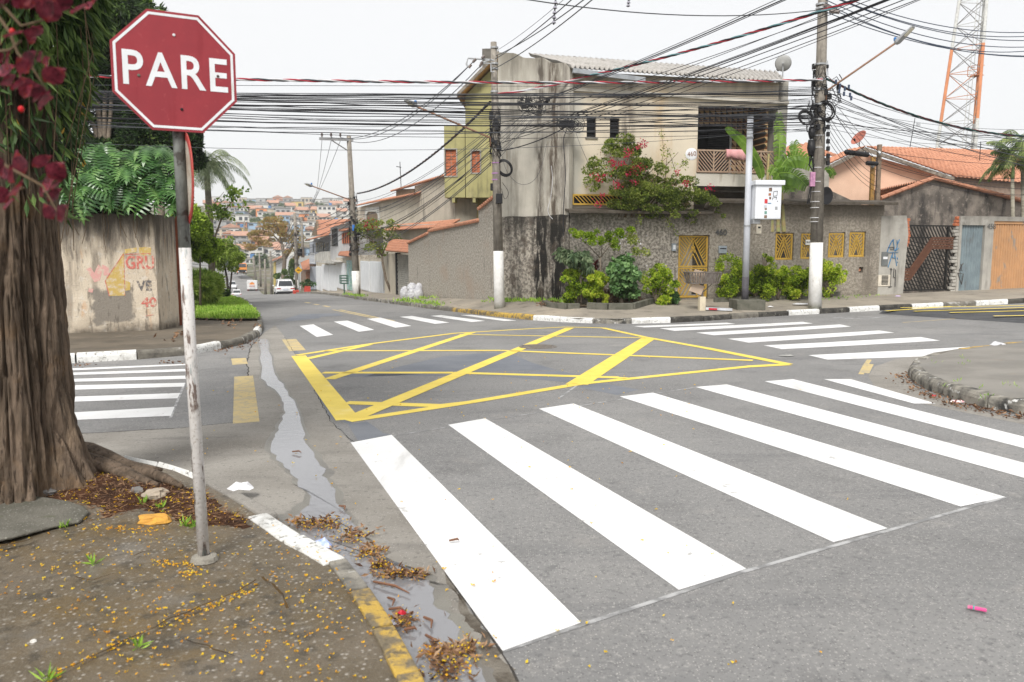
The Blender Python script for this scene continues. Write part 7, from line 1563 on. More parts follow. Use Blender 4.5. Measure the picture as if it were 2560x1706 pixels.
def pile(label, a, b, r, n, ll, lw, name='leaf_pile'):
    c = PV(*z5b(a, b)); P_, d = cloud((0, 0, .05), r, n, .5); P_ = P_[P_[:, 2] > 0]; d = NR.normal(0, 1, (len(P_), 3)); mm, rn = leaves(P_, ll, lw, d); o = mm.build(name, dryl, loc=c, rnd=rn); o['kind'] = 'stuff'; o['label'] = label
pile('heap of dry brown leaves in the planting bed', 1700, 905, (.45, .3, .42), 420, .22, .06); pile('smaller heap of dry leaves at the right of the bed', 1910, 915, (.26, .22, .32), 200, .18, .03); pile('scattered dry leaves at the left end of the bed', 1190, 930, (.3, .2, .05), 60, .16, .05)
# ---- banana plant
bn = root('banana_plant', 'banana plant with broad torn leaves behind the wall beside the steel pole', 'plant', tuple(H2(1945, 600, .3)), 0)
BN = Vector(bn.location); bnl = leafmat('banana_leaf', [(.05, .1, .02), (.12, .23, .035), (.24, .42, .06), (.36, .55, .1)], trans=.45, rough=.4, clump=1.0, gain=.85)
def banana(pts, wd, Y, torn=.0, name='leaf', side=Vector((0, 0, 1))):
    q = [W(u, v, Y + dy) - BN for u, v, dy in pts]; f = []
    for i in range(len(q) - 1):
        for k in range(6):
            t = k / 6; p0, p1, p2, p3 = q[max(0, i - 1)], q[i], q[i + 1], q[min(len(q) - 1, i + 2)]
            f.append(.5 * ((2 * p1) + (p2 - p0) * t + (2 * p0 - 5 * p1 + 4 * p2 - p3) * t * t + (3 * p1 - p0 - 3 * p2 + p3) * t ** 3))
    f.append(q[-1]); n = len(f); m = MB(); rn = []
    for i in range(n - 1):
        t = i / (n - 1); w0 = wd * math.sin(math.pi * (.06 + .9 * t)) ** .5; w1 = wd * math.sin(math.pi * (.06 + .9 * min(1, (i + 1) / (n - 1)))) ** .5; d = (f[i + 1] - f[i]).normalized(); s_ = d.cross(Vector((0, -1, 0))).normalized()
        for sg_ in (-1, 1):
            dr = Vector((0, RR.uniform(-.1, .1) * torn, -.25 * w0 * (1 + torn * RR.random()))); g_ = torn * .35
            a0, a1 = f[i], f[i].lerp(f[i + 1], 1 - g_ * .3); e0, e1 = a0 + s_ * sg_ * w0 + dr + d * .06, f[i].lerp(f[i + 1], 1 - g_) + s_ * sg_ * (w1 if not torn else w0) + dr + d * .06
            mid0, mid1 = a0.lerp(e0, .5) + Vector((0, -.03, .05)), a1.lerp(e1, .5) + Vector((0, -.03, .05))
            m.add([a0, a1, mid1, mid0, e1, e0], [(0, 1, 2, 3), (3, 2, 4, 5)]); rn += [RR.uniform(.3, .7)] * 2
    m.tube(f, [.022 * (1 - i / n) + .004 for i in range(n)], 5, False); rn += [1.2] * (len(m.f) - len(rn))
    m.build(name, bnl, parent=bn, rnd=rn)
Yb = 25.75
banana([(1905, 450, 0), (1895, 410, -.1), (1860, 355, -.3), (1818, 320, -.5)], .17, 25.2); banana([(1945, 445, 0), (1948, 380, 0), (1950, 330, .1), (1947, 285, .2)], .2, Yb, .8); banana([(1940, 445, 0), (1965, 400, 0), (2000, 390, -.1), (2034, 412, -.2)], .3, Yb - .2, .5); banana([(1930, 440, 0), (1960, 432, -.2), (1990, 440, -.4), (2018, 466, -.6)], .28, Yb - .3, .3); banana([(1925, 440, 0), (1940, 420, 0), (1955, 440, 0), (1968, 475, 0)], .25, Yb - .4, .5)
banana([(1950, 445, 0), (1975, 450, .3), (1980, 480, .3)], .25, Yb, .6); banana([(1975, 400, .3), (1990, 375, .4), (1985, 355, .4)], .22, Yb, .7); banana([(2060, 425, .1), (2075, 425, .1), (2086, 440, .1)], .14, Yb, .3)
for (u0, v0), (u1, v1) in (((1945, 520), (1944, 440)), ((1915, 470), (1922, 385)), ((1930, 520), (1926, 440)), ((1960, 520), (1952, 440))): MB().tube([W(u0, v0 + 60, Yb) - BN, W(u1, v1, Yb) - BN], [.07, .03], 8).build('stem', mat('banana_stem', (.35, .38, .16), (.4, .3, .15), sc_=5, rough=.6), parent=bn)
# ---- areca palm at the right edge
arl = leafmat('areca_leaf', [(.03, .05, .018), (.07, .11, .03), (.14, .19, .06), (.25, .28, .1)], trans=.35, clump=.8)
pr = R0 + dR * 6.0 + Vector((-.2, 1.3, 0))
palm('areca_palm', 'slender areca palm behind the rendered wall at the right edge', (W(2536, 600, 30).x, 30, .2), W(2531, 448, 30), .08, .06, [(RR.uniform(0, 6.28), rad(RR.uniform(20, 80)), RR.uniform(.9, 1.5)) for _ in range(13)], arl, ll=.42, lw=.035, droop=2.2, crown_shaft=.5, bark=mat('areca_bark', (.32, .3, .24), (.2, .18, .14), sc_=(2, 2, 8)))
palm('areca_palm', 'taller areca palm partly cut by the right edge', (W(2562, 600, 30.4).x, 30.4, .2), W(2556, 410, 30.4), .08, .06, [(RR.uniform(0, 6.28), rad(RR.uniform(20, 80)), RR.uniform(1.1, 1.7)) for _ in range(14)], arl, ll=.45, lw=.035, droop=2.0, crown_shaft=.5, bark=mat('areca_bark', (.32, .3, .24)))
# ---- litter basket on its post
lb = PV(1754, 776); Yl = lb.y; lk = root('litter_basket', 'rusty slatted litter basket on a cream concrete post before the gate', 'litter basket', lb, rad(8))
zz2 = lambda v: W(1754, v, Yl).z - lb.z
rustg = mat('grey_rust', (.16, .145, .13), (.1, .08, .07), sc_=9, rough=.8)
MB().box(-.085, .085, -.085, .085, -.05, zz2(742)).build('concrete_post', mat('cream_post', (.6, .53, .4), (.5, .44, .33), sc_=5, rough=.9), parent=lk, bevel=.01); MB().box(-.03, .03, -.03, .03, zz2(742), zz2(708)).build('iron_post', rustg, parent=lk)
zt, zb = zz2(681), zz2(708); wt, wb, dt, db = .46, .40, .24, .2
for z, w_, d_ in ((zt, wt, dt), (zb, wb, db)):
    for a, b in (((-w_, -d_), (w_, -d_)), ((w_, -d_), (w_, d_)), ((w_, d_), (-w_, d_)), ((-w_, d_), (-w_, -d_))): MB().bar((*a, z), (*b, z), .025, .03).build('rim_bar', rustg, parent=lk)
for k in range(13):
    t = -1 + 2 * k / 12
    for sg_ in (-1, 1): MB().bar((t * wb, sg_ * db, zb), (t * wt, sg_ * dt, zt), .035, .008, (0, 1, 0)).build('slat', rustg, parent=lk)
for k in range(1, 6):
    t = -1 + 2 * k / 6
    for sg_ in (-1, 1): MB().bar((sg_ * wb, t * db, zb), (sg_ * wt, t * dt, zt), .008, .035, (0, 1, 0)).build('slat', rustg, parent=lk)
MB().box(-wb, wb, -db, db, zb - .01, zb).build('floor_plate', rustg, parent=lk)
for sg_ in (-1, 1): MB().bar((0, 0, zb - .28), (sg_ * .3, 0, zb - .01), .02, .02).build('strut', rustg, parent=lk)
cardm = mat('cardboard', (.55, .43, .33), (.5, .39, .3), sc_=4, rough=.9)
o = MB().box(-.17, .17, -.012, .012, -.15, .2).build('cardboard', cardm, loc=(lb.x - .16, lb.y - .12, lb.z + zb + .16)); o.rotation_euler = (rad(20), rad(15), rad(10)); tag(o, 'crumpled cardboard lying inside the litter basket', 'cardboard')
o = MB().box(-.2, .2, -.012, .012, -.14, .12).build('cardboard', cardm, loc=(lb.x - .17, lb.y - .1, lb.z + zb - .14)); o.rotation_euler = (rad(12), rad(18), rad(20)); tag(o, 'cardboard flap hanging under the litter basket', 'cardboard')
a, b = PV(1764, 776), PV(1830, 779); o = MB().bar(a + Vector((0, 0, .05)), b + Vector((0, 0, .05)), .22, .06).build('plank', mat('pale_board', (.55, .57, .6), rough=.5), rel=a); tag(o, 'pale board with a red end lying on the pavement by the steel pole', 'board')
MB().bar(a.lerp(b, .08) + Vector((0, -.113, .05)) - a, a.lerp(b, .4) + Vector((0, -.113, .05)) - a, .01, .05).build('red_band', mat('red_paint', (.5, .02, .04), rough=.5), parent=o)
# ---- rubble bags
bagm = mat('woven_bag', (.58, .58, .6), (.44, .44, .47), sc_=9, rough=.7, bump=1.0, bs=12, bdist=.08)
for k, (u, v, ru, rv, lab) in enumerate(((1013, 735, 13, 19, 'leftmost white rubble bag'), (1030, 738, 12, 16, 'front middle white rubble bag'), (1045, 736, 13, 19, 'rightmost white rubble bag'), (1030, 720, 13, 13, 'white rubble bag lying on top of the heap'), (1048, 718, 9, 10, 'small white bag on top at the right'))):
    c = PV(u, 745); Yq = c.y + (.25 if k > 2 else 0); kk = Yq / 1991; m = MB(); m.ellipsoid((0, 0, 0), (ru * kk, ru * kk * .9, rv * kk), 22, 16)
    m.v = [(x * (1 + .12 * nz(x * 7 + k, y * 7, z * 7)), y * (1 + .12 * nz(x * 7, y * 7 + k, z * 7)), z * (1 - .15 * (z < 0)) + .05 * nz(x * 11, y * 11, z * 11 + k)) for x, y, z in m.v]
    p = W(u, v, Yq); tag(m.build('rubble_bag', bagm, loc=p, smooth=True), lab + ' by the boundary wall', 'bag', 'rubble bags by the boundary wall')
# ---- weeds along the far kerb and walls
def weeds(line, n, h, label, spread=.1):
    P_ = []
    for _ in range(n):
        i = RR.randrange(len(line) - 1); p = Vector(line[i]).lerp(Vector(line[i + 1]), RR.random()); c = math.sin(p.x * 3.1 + p.y * 2.3) + math.sin(p.x * 1.3)
        if c < -.2: continue
        x, y = p.x + RR.gauss(0, spread), p.y + RR.gauss(0, spread); P_.append((x, y, pave_z(x, y)))
    P_ = np.array(P_); mm, rn = leaves(P_, h, .035, np.tile((0, 0, .8), (len(P_), 1)), jit=.6, fold=.1); o = mm.build('weeds', grl, rnd=rn); o['kind'] = 'stuff'; o['label'] = label
kin = [p + Vector((.12, .22, 0)) for p in KF[4:9]]
weeds(kin, 1500, .14, 'weeds growing along the inside of the far kerb', .13); weeds([E2 + Vector((-.1, -.2, 0)), E1 + Vector((-.15, -.15, 0)), C0 + Vector((-.1, -.2, 0))], 900, .14, 'weeds at the foot of the boundary wall', .09)
weeds([R0 + Vector((0, -.15, 0)), C0 + dF * 7 + Vector((0, -.9, 0))], 160, .07, 'small weeds on the pavement by the grilles', .2)
# ================================================================== DOWN THE STREET
azs = math.atan2(.94, -.34)          # local +x runs down the street
def rowroot(name, label, t, s, dz=0.0):
    p = ts(t, s, dz); return root(name, label, 'house', p, azs)
creamw = mat('cream_wall', (.5, .45, .37), (.42, .38, .31), sc_=1.1, rough=.9, bump=.15, layers=[dict(s=(1.5, 1.5, .3), c=(.1, .095, .085), lo=.57, hi=.72, a=.8), dict(s=2, c=(.55, .5, .42), lo=.55, hi=.7, a=.5)])
whw = mat('white_wall', (.55, .54, .5)); shut = mat('white_shutter', (.66, .68, .7), (.6, .62, .64), sc_=2, rough=.5, bump=.03)
glz = mat('dark_glass', (.05, .06, .07), rough=.15, bump=0)
# ---- beige neighbour house above the boundary wall
nb = rowroot('beige_house', 'beige house with stained upper wall and orange tile eaves beside the boundary wall', 8.6, 38)
def fps2(r, u, v, y=0.0): return fp(r, u, v, y)
def pl2(r, pts, y, m_, name, dep=-.2):
    q = [fp(r, u, v, y) for u, v in pts]; return MB().prism([(x, y, z) for x, z in q], (0, dep, 0)).build(name, m_, parent=r)
z2 = lambda a, b: (480 + .3189 * a, 300 + .3189 * b)
pl2(nb, [z2(1290, 690), z2(1480, 640), z2(1600, 610), z2(1745, 590), z2(1745, 520), z2(2060, 420), z2(2060, 840), z2(1490, 840), z2(1290, 860)], -.6, creamw, 'upper_wall', -3)
pl2(nb, [z2(1495, 836), z2(2060, 818), z2(2060, 812), z2(1495, 828)], -.1, whw, 'cornice', -.4)
pl2(nb, [z2(1500, 842), z2(2060, 830), z2(2060, 1000), z2(1500, 1340)], -.3, creamw, 'lower_wall', -.3)
def eave(r, a, b, y, name='eave_tiles', back=1.0, up=.35):
    (x0, z0), (x1, z1) = fp(r, *a, y), fp(r, *b, y); tiled(r, (x0, y, z0), (x1, y, z1), (x1, y - back, z1 + up), (x0, y - back, z0 + up), rows=4, period=.3, name=name)
eave(nb, z2(1285, 672), z2(1742, 582), -.25, up=.28); eave(nb, z2(1555, 560), z2(2010, 425), -.4, up=.28); eave(nb, z2(1500, 868), z2(2010, 838), .1, up=.3, back=.5)
pl2(nb, [z2(1600, 545), z2(1740, 540), z2(1740, 590), z2(1600, 600)], -.55, mat('brown_gap', (.2, .15, .1)), 'attic_gap', -.1)
pl2(nb, [z2(1360, 730), z2(1380, 715), z2(1440, 715), z2(1460, 740), z2(1460, 860), z2(1360, 860)], -.55, mat('brown_gap', (.2, .15, .1)), 'arched_window', -.1)
pl2(nb, [z2(1355, 690), z2(1465, 680), z2(1465, 860), z2(1460, 860), z2(1455, 745), z2(1440, 720), z2(1380, 720), z2(1365, 745), z2(1362, 860), z2(1355, 860)], -.5, whw, 'window_surround', -.1)
o = root('tv_antenna', 'thin television mast with one crossbar above the beige house', 'antenna', W(*z2(1640, 520), 44), 0); MB().tube([(0, 0, -.3), (-.05, 0, 1.3)], .02, 5).build('mast', darkm, parent=o); MB().tube([(-.25, 0, 1.05), (.02, 0, 1.0)], .02, 5).build('element', darkm, parent=o)
# ---- entrance with tiled canopy
en = rowroot('entrance_gate', 'mesh entrance gate under a small red tiled canopy', 8.0, 37.2); en['category'] = 'gate'
g_ = rc(en, *z2(1712, 1060), *z2(1608, 1368)); gx0, gx1 = min(g_[0], g_[1]), max(g_[0], g_[1])
MB().box(gx0, gx1, -.12, -.08, g_[2], g_[3]).build('gate_sheet', mat('mesh_grey', (.3, .31, .31), (.24, .25, .25), sc_=9), parent=en)
for i in range(-8, 16):
    s_ = clipseg((gx0 + i * .22, g_[2]), (gx0 + i * .22 + 2.2, g_[3]), gx0, gx1, g_[2], g_[3])
    if s_: MB().bar((s_[0][0], -.06, s_[0][1]), (s_[1][0], -.06, s_[1][1]), .015, .03, (0, 1, 0)).build('mesh_bar', whw, parent=en)
    s_ = clipseg((gx0 + i * .22, g_[3]), (gx0 + i * .22 + 2.2, g_[2]), gx0, gx1, g_[2], g_[3])
    if s_: MB().bar((s_[0][0], -.045, s_[0][1]), (s_[1][0], -.045, s_[1][1]), .015, .03, (0, 1, 0)).build('mesh_bar', whw, parent=en)
MB().box(gx1, gx1 + .25, -.2, .02, g_[2] - .2, g_[3] + .1).build('gate_post', darkm, parent=en)
pl2(en, [z2(1500, 1050), z2(1612, 1050), z2(1612, 1370), z2(1500, 1360)], -.05, creamw, 'side_wall', -.2)
a, b = fp(en, *z2(1715, 1045), .5), fp(en, *z2(1520, 1030), .5); c, d = fp(en, *z2(1715, 965), -.3), fp(en, *z2(1560, 952), -.3)
tiled(en, (a[0], .5, a[1]), (b[0], .5, b[1]), (d[0], -.3, d[1] + .1), (c[0], -.3, c[1] + .1), rows=5, period=.22, name='canopy')
# ---- garages
def garage(label, u0, v0, u1, v1, t, s, m_, n=9, horiz=False, name='garage'):
    r = rowroot(name, label, t, s); q = rc(r, u1, v0, u0, v1); x0, x1 = min(q[:2]), max(q[:2]); z0, z1 = q[2], q[3]
    MB().box(x0 - .25, x1 + .25, -.5, -.12, z0 - .6, z1 + .35).build('wall', creamw, parent=r)
    d_ = MB().box(x0, x1, -.12, -.08, z0, z1).build('door', m_, parent=r)
    for i in range(n):
        if horiz: MB().box(x0 + .05, x1 - .05, -.08, -.05, z0 + (z1 - z0) * (i + .1) / n, z0 + (z1 - z0) * (i + .85) / n).build('panel', m_, parent=d_)
        else: MB().box(x0 + (x1 - x0) * (i + .08) / n, x0 + (x1 - x0) * (i + .9) / n, -.08, -.05, z0 + .05, z1 - .05).build('panel', m_, parent=d_)
    return r
garage('right-hand white sheet garage gate beside the entrance canopy', *z2(1390, 1115), *z2(1500, 1352), 8.0, 42.5, shut); garage('left-hand white sheet garage gate beside the entrance canopy', *z2(1315, 1110), *z2(1378, 1330), 8.0, 47.5, shut)
gm = mat('mural_door', (.3, .45, .5), (.2, .38, .3), sc_=2.5, lo=.45, hi=.55, rough=.6, layers=[dict(s=4, c=(.6, .6, .55), lo=.55, hi=.6, a=.9), dict(s=3, c=(.15, .3, .2), lo=.6, hi=.65)])
garage('garage door painted with a blue and green mural', *z2(1208, 1105), *z2(1270, 1330), 8.1, 53.5, gm, 6, True)
garage('silver slatted garage door with pale canopy', *z2(1125, 1125), *z2(1195, 1315), 8.1, 57.5, shut, 6); garage('white grid garage door', *z2(1070, 1140), *z2(1120, 1335), 8.1, 62, shut, 5); garage('white sheet garage door next to the grid door', *z2(1015, 1140), *z2(1062, 1325), 8.1, 67, shut, 5); garage('narrow pale garage door at the end of the row', *z2(970, 1150), *z2(1008, 1330), 8.2, 72, shut, 4)
# ---- two-storey grey house above the garages
h2 = rowroot('grey_house', 'grey two-storey house with tiled gable and balcony above the garages', 8.4, 62)
grw = mat('blue_grey_wall', (.42, .45, .5), (.36, .39, .44), sc_=2, rough=.85, bump=.1)
pl2(h2, [z2(1255, 800), z2(1255, 1125), z2(1080, 1110), z2(1085, 845)], -.1, mat('pale_grey_wall', (.5, .5, .5), (.42, .42, .42), sc_=1.5), 'upper_wall', -4)
pl2(h2, [z2(1085, 900), z2(1085, 1120), z2(922, 1135), z2(922, 960)], -.6, grw, 'rear_wall', -3)
pl2(h2, [z2(1075, 1030), z2(1075, 1105), z2(960, 1110), z2(960, 1060), z2(1000, 1035)], .0, whw, 'balcony_wall', -.15)
for u0, v0, u1, v1, n_ in ((1100, 850, 1140, 990, 'barred_window'), (1180, 880, 1240, 970, 'brick_panel'), (1040, 955, 1082, 1030, 'window'), (975, 960, 1030, 1035, 'window'), (925, 975, 950, 1050, 'window')):
    q = rc(h2, *z2(u1, v0), *z2(u0, v1), -.08 if u0 > 1085 else -.55); x0, x1 = min(q[:2]), max(q[:2]); yy = -.08 if u0 > 1085 else -.55
    w_ = MB().box(x0, x1, yy, yy + .04, q[2], q[3]).build(n_, brickm if n_ == 'brick_panel' else glz, parent=h2)
    for k in range(4): MB().box(x0 + (x1 - x0) * k / 4, x0 + (x1 - x0) * k / 4 + .05, yy + .04, yy + .08, q[2], q[3]).build('bar', darkm if u0 > 1085 else grw, parent=w_)
q = rc(h2, *z2(958, 1048), *z2(928, 1118), .1); x0, x1 = min(q[:2]), max(q[:2])
for k in range(4): MB().box(x0 + (x1 - x0) * k / 3 - .03, x0 + (x1 - x0) * k / 3 + .03, .08, .12, q[2], q[3]).build('white_railing', shut, parent=h2);
for k in range(3): MB().box(x0, x1, .09, .13, q[2] + (q[3] - q[2]) * k / 2 - .03, q[2] + (q[3] - q[2]) * k / 2 + .03).build('white_railing', shut, parent=h2)
def roofq(r, pts, name='roof', rows=10, period=.35):
    q = []
    for u, v, y in pts: x, z = fp(r, u, v, y); q.append((x, y, z))
    return tiled(r, *q, rows=rows, period=period, name=name)
roofq(h2, [(*z2(1075, 905), .6), (*z2(885, 950), .6), (*z2(960, 925), -1.0), (*z2(1075, 885), -1.0)], rows=4)
roofq(h2, [(*z2(1075, 895), -.2), (*z2(985, 905), -.2), (*z2(975, 785), -2.5), (*z2(1245, 780), -2.5)], rows=10)
roofq(h2, [(*z2(1245, 795), .3), (*z2(1050, 830), .3), (*z2(1100, 790), -1.2), (*z2(1245, 778), -1.2)], rows=4)
roofq(h2, [(*z2(1260, 865), .3), (*z2(1150, 875), .3), (*z2(1165, 845), -.5), (*z2(1260, 832), -.5)], rows=3)
roofq(h2, [(*z2(1245, 1075), 1.0), (*z2(1145, 1065), 1.0), (*z2(1160, 1035), .0), (*z2(1245, 1030), .0)], rows=3, name='porch_roof')
pl2(h2, [z2(985, 905), z2(975, 790), z2(935, 910)], -.9, mat('brown_gap', (.2, .15, .1)), 'gable', -.2)
o = pl2(h2, [z2(1118, 1115), z2(1110, 1130), z2(985, 1118), z2(1010, 1105), z2(1090, 1100)], .8, whw, 'metal_canopy', -1.2)
# ---- lower houses
h3 = rowroot('red_roof_house', 'small house with brick-red roof and brown gate past the garages', 8.4, 83)
pl2(h3, [z2(925, 1130), z2(925, 1330), z2(855, 1340), z2(855, 1170)], -.2, mat('brown_wall', (.22, .15, .11), (.17, .12, .09), sc_=2), 'wall', -3)
roofq(h3, [(*z2(925, 1175), .7), (*z2(870, 1178), .7), (*z2(850, 1120), -2), (*z2(920, 1090), -2)], rows=6)
for k in range(5): q = fp(h3, *z2(895 + 6 * k, 1250), -.1); MB().box(q[0] - .15, q[0] + .12, -.2, -.12, -.3, q[1] + .9).build('gate_panel', mat('brown_gate', (.3, .13, .07), rough=.6), parent=h3)
pl2(h3, [z2(970, 1150), z2(970, 1330), z2(925, 1330), z2(925, 1150)], -.05, grw, 'side_wall', -.3)
h4 = rowroot('white_wall_house', 'plain white house with a tiled lean-to beyond the autumn tree', 9.5, 118)
pl2(h4, [z2(770, 1065), z2(770, 1330), z2(640, 1330), z2(640, 1110)], 0, mat('bright_white_wall', (.66, .66, .66), (.58, .58, .58), sc_=1), 'wall', -6)
roofq(h4, [(*z2(700, 1085), .8), (*z2(628, 1110), .8), (*z2(632, 1095), -1.5), (*z2(720, 1060), -1.5)], rows=4); pl2(h4, [z2(655, 1110), z2(655, 1330), z2(640, 1330), z2(640, 1120)], .1, mat('yellow_wall', (.6, .47, .15)), 'yellow_pier', -.3)
pm = mat('red_planter', (.5, .07, .05), rough=.7)
for u, v, w_, lab in ((768, 724, 1.0, 'red masonry planter before the small red-roofed house'), (740, 734, .7, 'low red planter beside the diamond road sign')):
    p = W(u, v, 72); tag(MB().box(-w_ / 2, w_ / 2, -.25, .25, -.4, .3).build('planter', pm, loc=(p.x, p.y, p.z), rz=azs, bevel=.02), lab, 'planter')
b0 = W(768, 715, 72); tree('planter_plant', 'leafy plant growing in the red planter', b0, [([b0, b0 + Vector((0, 0, .3))], [.03, .02])], [(b0 + Vector((0, 0, .2)), (.7, .4, .35), 1)], hearl, .2, .1, 60, cat='plant')
b0 = ts(7.3, 41.0, .14); Yq = b0.y
tree('bougainvillea_tree', 'straggly bougainvillea tree leaning over the pavement beside the crossarm pole', W(978, 729, Yq), [([W(978, 730, Yq), W(965, 700, Yq), W(957, 660, Yq), W(955, 640, Yq)], [.07, .06, .06, .05]), ([W(955, 640, Yq), W(930, 600, Yq), W(900, 580, Yq)], [.04, .03, .01]), ([W(955, 640, Yq), W(970, 600, Yq), W(985, 580, Yq)], [.04, .03, .01])],
     [(W(920, 575, Yq), (.75, .6, .5), 1), (W(955, 570, Yq), (.8, .6, .5), 1.2), (W(985, 590, Yq), (.5, .5, .4), .7), (W(930, 605, Yq), (.8, .6, .4), .8), (W(960, 615, Yq), (.5, .5, .5), .7), (W(900, 595, Yq), (.5, .4, .5), .6)], bgl, .12, .07, 75, sub=8)
P_, d_ = cloud(tuple(W(925, 615, Yq)), (1.1, .7, .8), 900, .2); mm, rn = leaves(P_, .12, .02, NR.normal(0, 1, (900, 3))); o = mm.build('dry_twigs', dryl, rnd=rn); o['kind'] = 'stuff'; o['label'] = 'dry brown twigs hanging under the bougainvillea tree'
mm, rn = leaves(np.array([tuple(W(RR.uniform(900, 950), RR.uniform(548, 580), Yq - .5)) for _ in range(60)]), .1, .08, NR.normal(0, 1, (60, 3))); o = mm.build('pink_bracts', bgf, rnd=rn); o['kind'] = 'stuff'; o['label'] = 'pink bracts on the bougainvillea tree'
q = ts(6.9, 47, .15); lk2 = root('litter_basket', 'small green wire litter basket on a thin post down the street', 'litter basket', W(861, 741, q.y), azs); gpn = mat('green_paint', (.06, .13, .1), rough=.6)
MB().tube([(0, 0, -.2), (0, 0, .75)], .04, 6).build('post', gpn, parent=lk2)
for z in (.75, .9, 1.05, 1.2):
    for a, b in (((-.35, -.2), (.35, -.2)), ((.35, -.2), (.35, .2)), ((.35, .2), (-.35, .2)), ((-.35, .2), (-.35, -.2))): MB().bar((*a, z), (*b, z), .02, .05).build('band', gpn, parent=lk2)
for x in (-.35, 0, .35):
    for y in (-.2, .2): MB().bar((x, y, .75), (x, y, 1.2), .03, .03).build('upright', gpn, parent=lk2)
# ---- autumn tree and green shrubs further on
at = ts(7.6, 111, 0); YA2 = at.y
aul = leafmat('autumn_leaf', [(.14, .13, .04), (.28, .22, .06), (.36, .2, .1), (.3, .3, .09)], trans=.45, clump=.3, gain=1.25)
tree('autumn_tree', 'broad tree with thin rust and olive foliage over the street', W(712, 745, YA2), [([W(712, 750, YA2), W(708, 690, YA2), W(712, 650, YA2), W(705, 610, YA2)], [.35, .3, .25, .2]), ([W(712, 650, YA2), W(735, 610, YA2), W(738, 570, YA2)], [.2, .15, .06]), ([W(705, 610, YA2), W(685, 590, YA2), W(650, 590, YA2)], [.15, .1, .05]), ([W(705, 610, YA2), W(695, 570, YA2), W(690, 550, YA2)], [.15, .1, .05]), ([W(725, 730, YA2), W(730, 680, YA2), W(742, 640, YA2)], [.3, .25, .15])],
     [(W(690, 560, YA2), (1.9, 1.8, 1.0), 1.4), (W(655, 590, YA2), (1.8, 1.6, .8), 1.2), (W(635, 615, YA2), (1.5, 1.4, .7), .9), (W(720, 575, YA2), (1.5, 1.5, 1.0), 1.1), (W(740, 600, YA2), (1.0, 1.2, 1.0), .9), (W(685, 605, YA2), (1.6, 1.4, .6), .8), (W(730, 640, YA2), (1.0, 1.0, .9), .7)], aul, .22, .13, 120, sub=11, subr=.3)
b0 = W(705, 735, YA2 - 4); tree('street_bush', 'dark green bush under the autumn tree', b0, [([b0, W(710, 700, YA2 - 4)], [.1, .05])], [(W(708, 695, YA2 - 4), (1.0, .9, 1.0), 2), (W(730, 680, YA2 - 3), (.6, .6, 1.4), 1.4), (W(735, 715, YA2 - 3), (.6, .6, .8), 1)], lfmid, .2, .12, 90, cat='bush')
# ---- warning sign and far poles
wsn = root('hump_sign', 'yellow diamond road-hump warning sign on a far pole', 'sign', W(748, 735, 78), rad(20)); zc = W(748, 676, 78).z - wsn.location.z
MB().tube([(0, 0, 0), (0, 0, zc + .3)], .06, 8).build('post', galv, parent=wsn); yw = mat('warning_yellow', (.75, .42, .03), rough=.5, bump=0)
o = MB().prism([(-.36, -.1, zc), (0, -.1, zc - .36), (.36, -.1, zc), (0, -.1, zc + .36)], (0, .02, 0)).build('plate', yw, parent=wsn); MB().prism([(-.2, -.11, zc - .03), (-.08, -.11, zc + .06), (.08, -.11, zc + .06), (.2, -.11, zc - .03)], (0, -.005, 0)).build('hump_symbol', darkm, parent=o)
for k, (ub, vb, ut, vt, Y, lab) in enumerate(((744, 736, 737, 533, 79, 'far utility pole with white foot behind the diamond sign'), (679, 735, 676, 628, 130, 'pale far pole beside the white house'), (664, 735, 662, 648, 150, 'thin far pole left of the pale pole'), (652, 715, 648, 632, 175, 'far pole at the middle of the dip'), (641, 700, 631, 642, 195, 'leaning far pole near the bend'), (606, 640, 611, 552, 300, 'distant pole on the facing slope'), (757, 640, 754, 558, 100, 'bare pole rising behind the far utility pole'), (638, 690, 634, 642, 205, 'small pole near the lorry'))):
    b, t = W(ub, vb, Y), W(ut, vt, Y); p = pole('utility_pole', lab, b, t, .17 * (1 + Y / 400), .12 * (1 + Y / 400), None, 'far utility poles')
    if k == 0: MB().tube([Vector((0, 0, 0)), W(744, 700, Y) - b], .19, 10).build('painted_foot', pwhite, parent=p); tangle(p, W(741, 620, Y), .2, 5, 46); MB().tube([W(742, 640, Y) - b + Vector((.35, -.1, 0)), W(742, 622, Y) - b + Vector((.35, -.1, 0))], .22, 10).build('transformer', darkm, parent=p)
    if k in (0, 1, 3): MB().bar(W(ut - 10, vt + 6, Y) - b, W(ut + 10, vt + 6, Y) - b, .12, .15).build('crossarm', galv, parent=p)
for k in range(7): wire(W(889, 500 + 12 * k, YC), W(740, 545 + 14 * k, 79), .6, .02, 'cable running on from the crossarm pole, %s from the top' % ORD[k], 'cables to the far poles', cabg)
for k in range(6): wire(W(738, 540 + 12 * k, 79), W(676, 632 + 5 * k, 130), .6, .025, 'distant cable between the far poles, %s from the top' % ORD[k], 'cables between far poles', cabg)
for k in range(5): wire(W(480, 600 + 20 * k, 38), W(738, 585 + 12 * k, 79), .8, .012, 'pale wire crossing the downhill street, %s from the top' % ORD[k], 'wires crossing the downhill street', cabg)
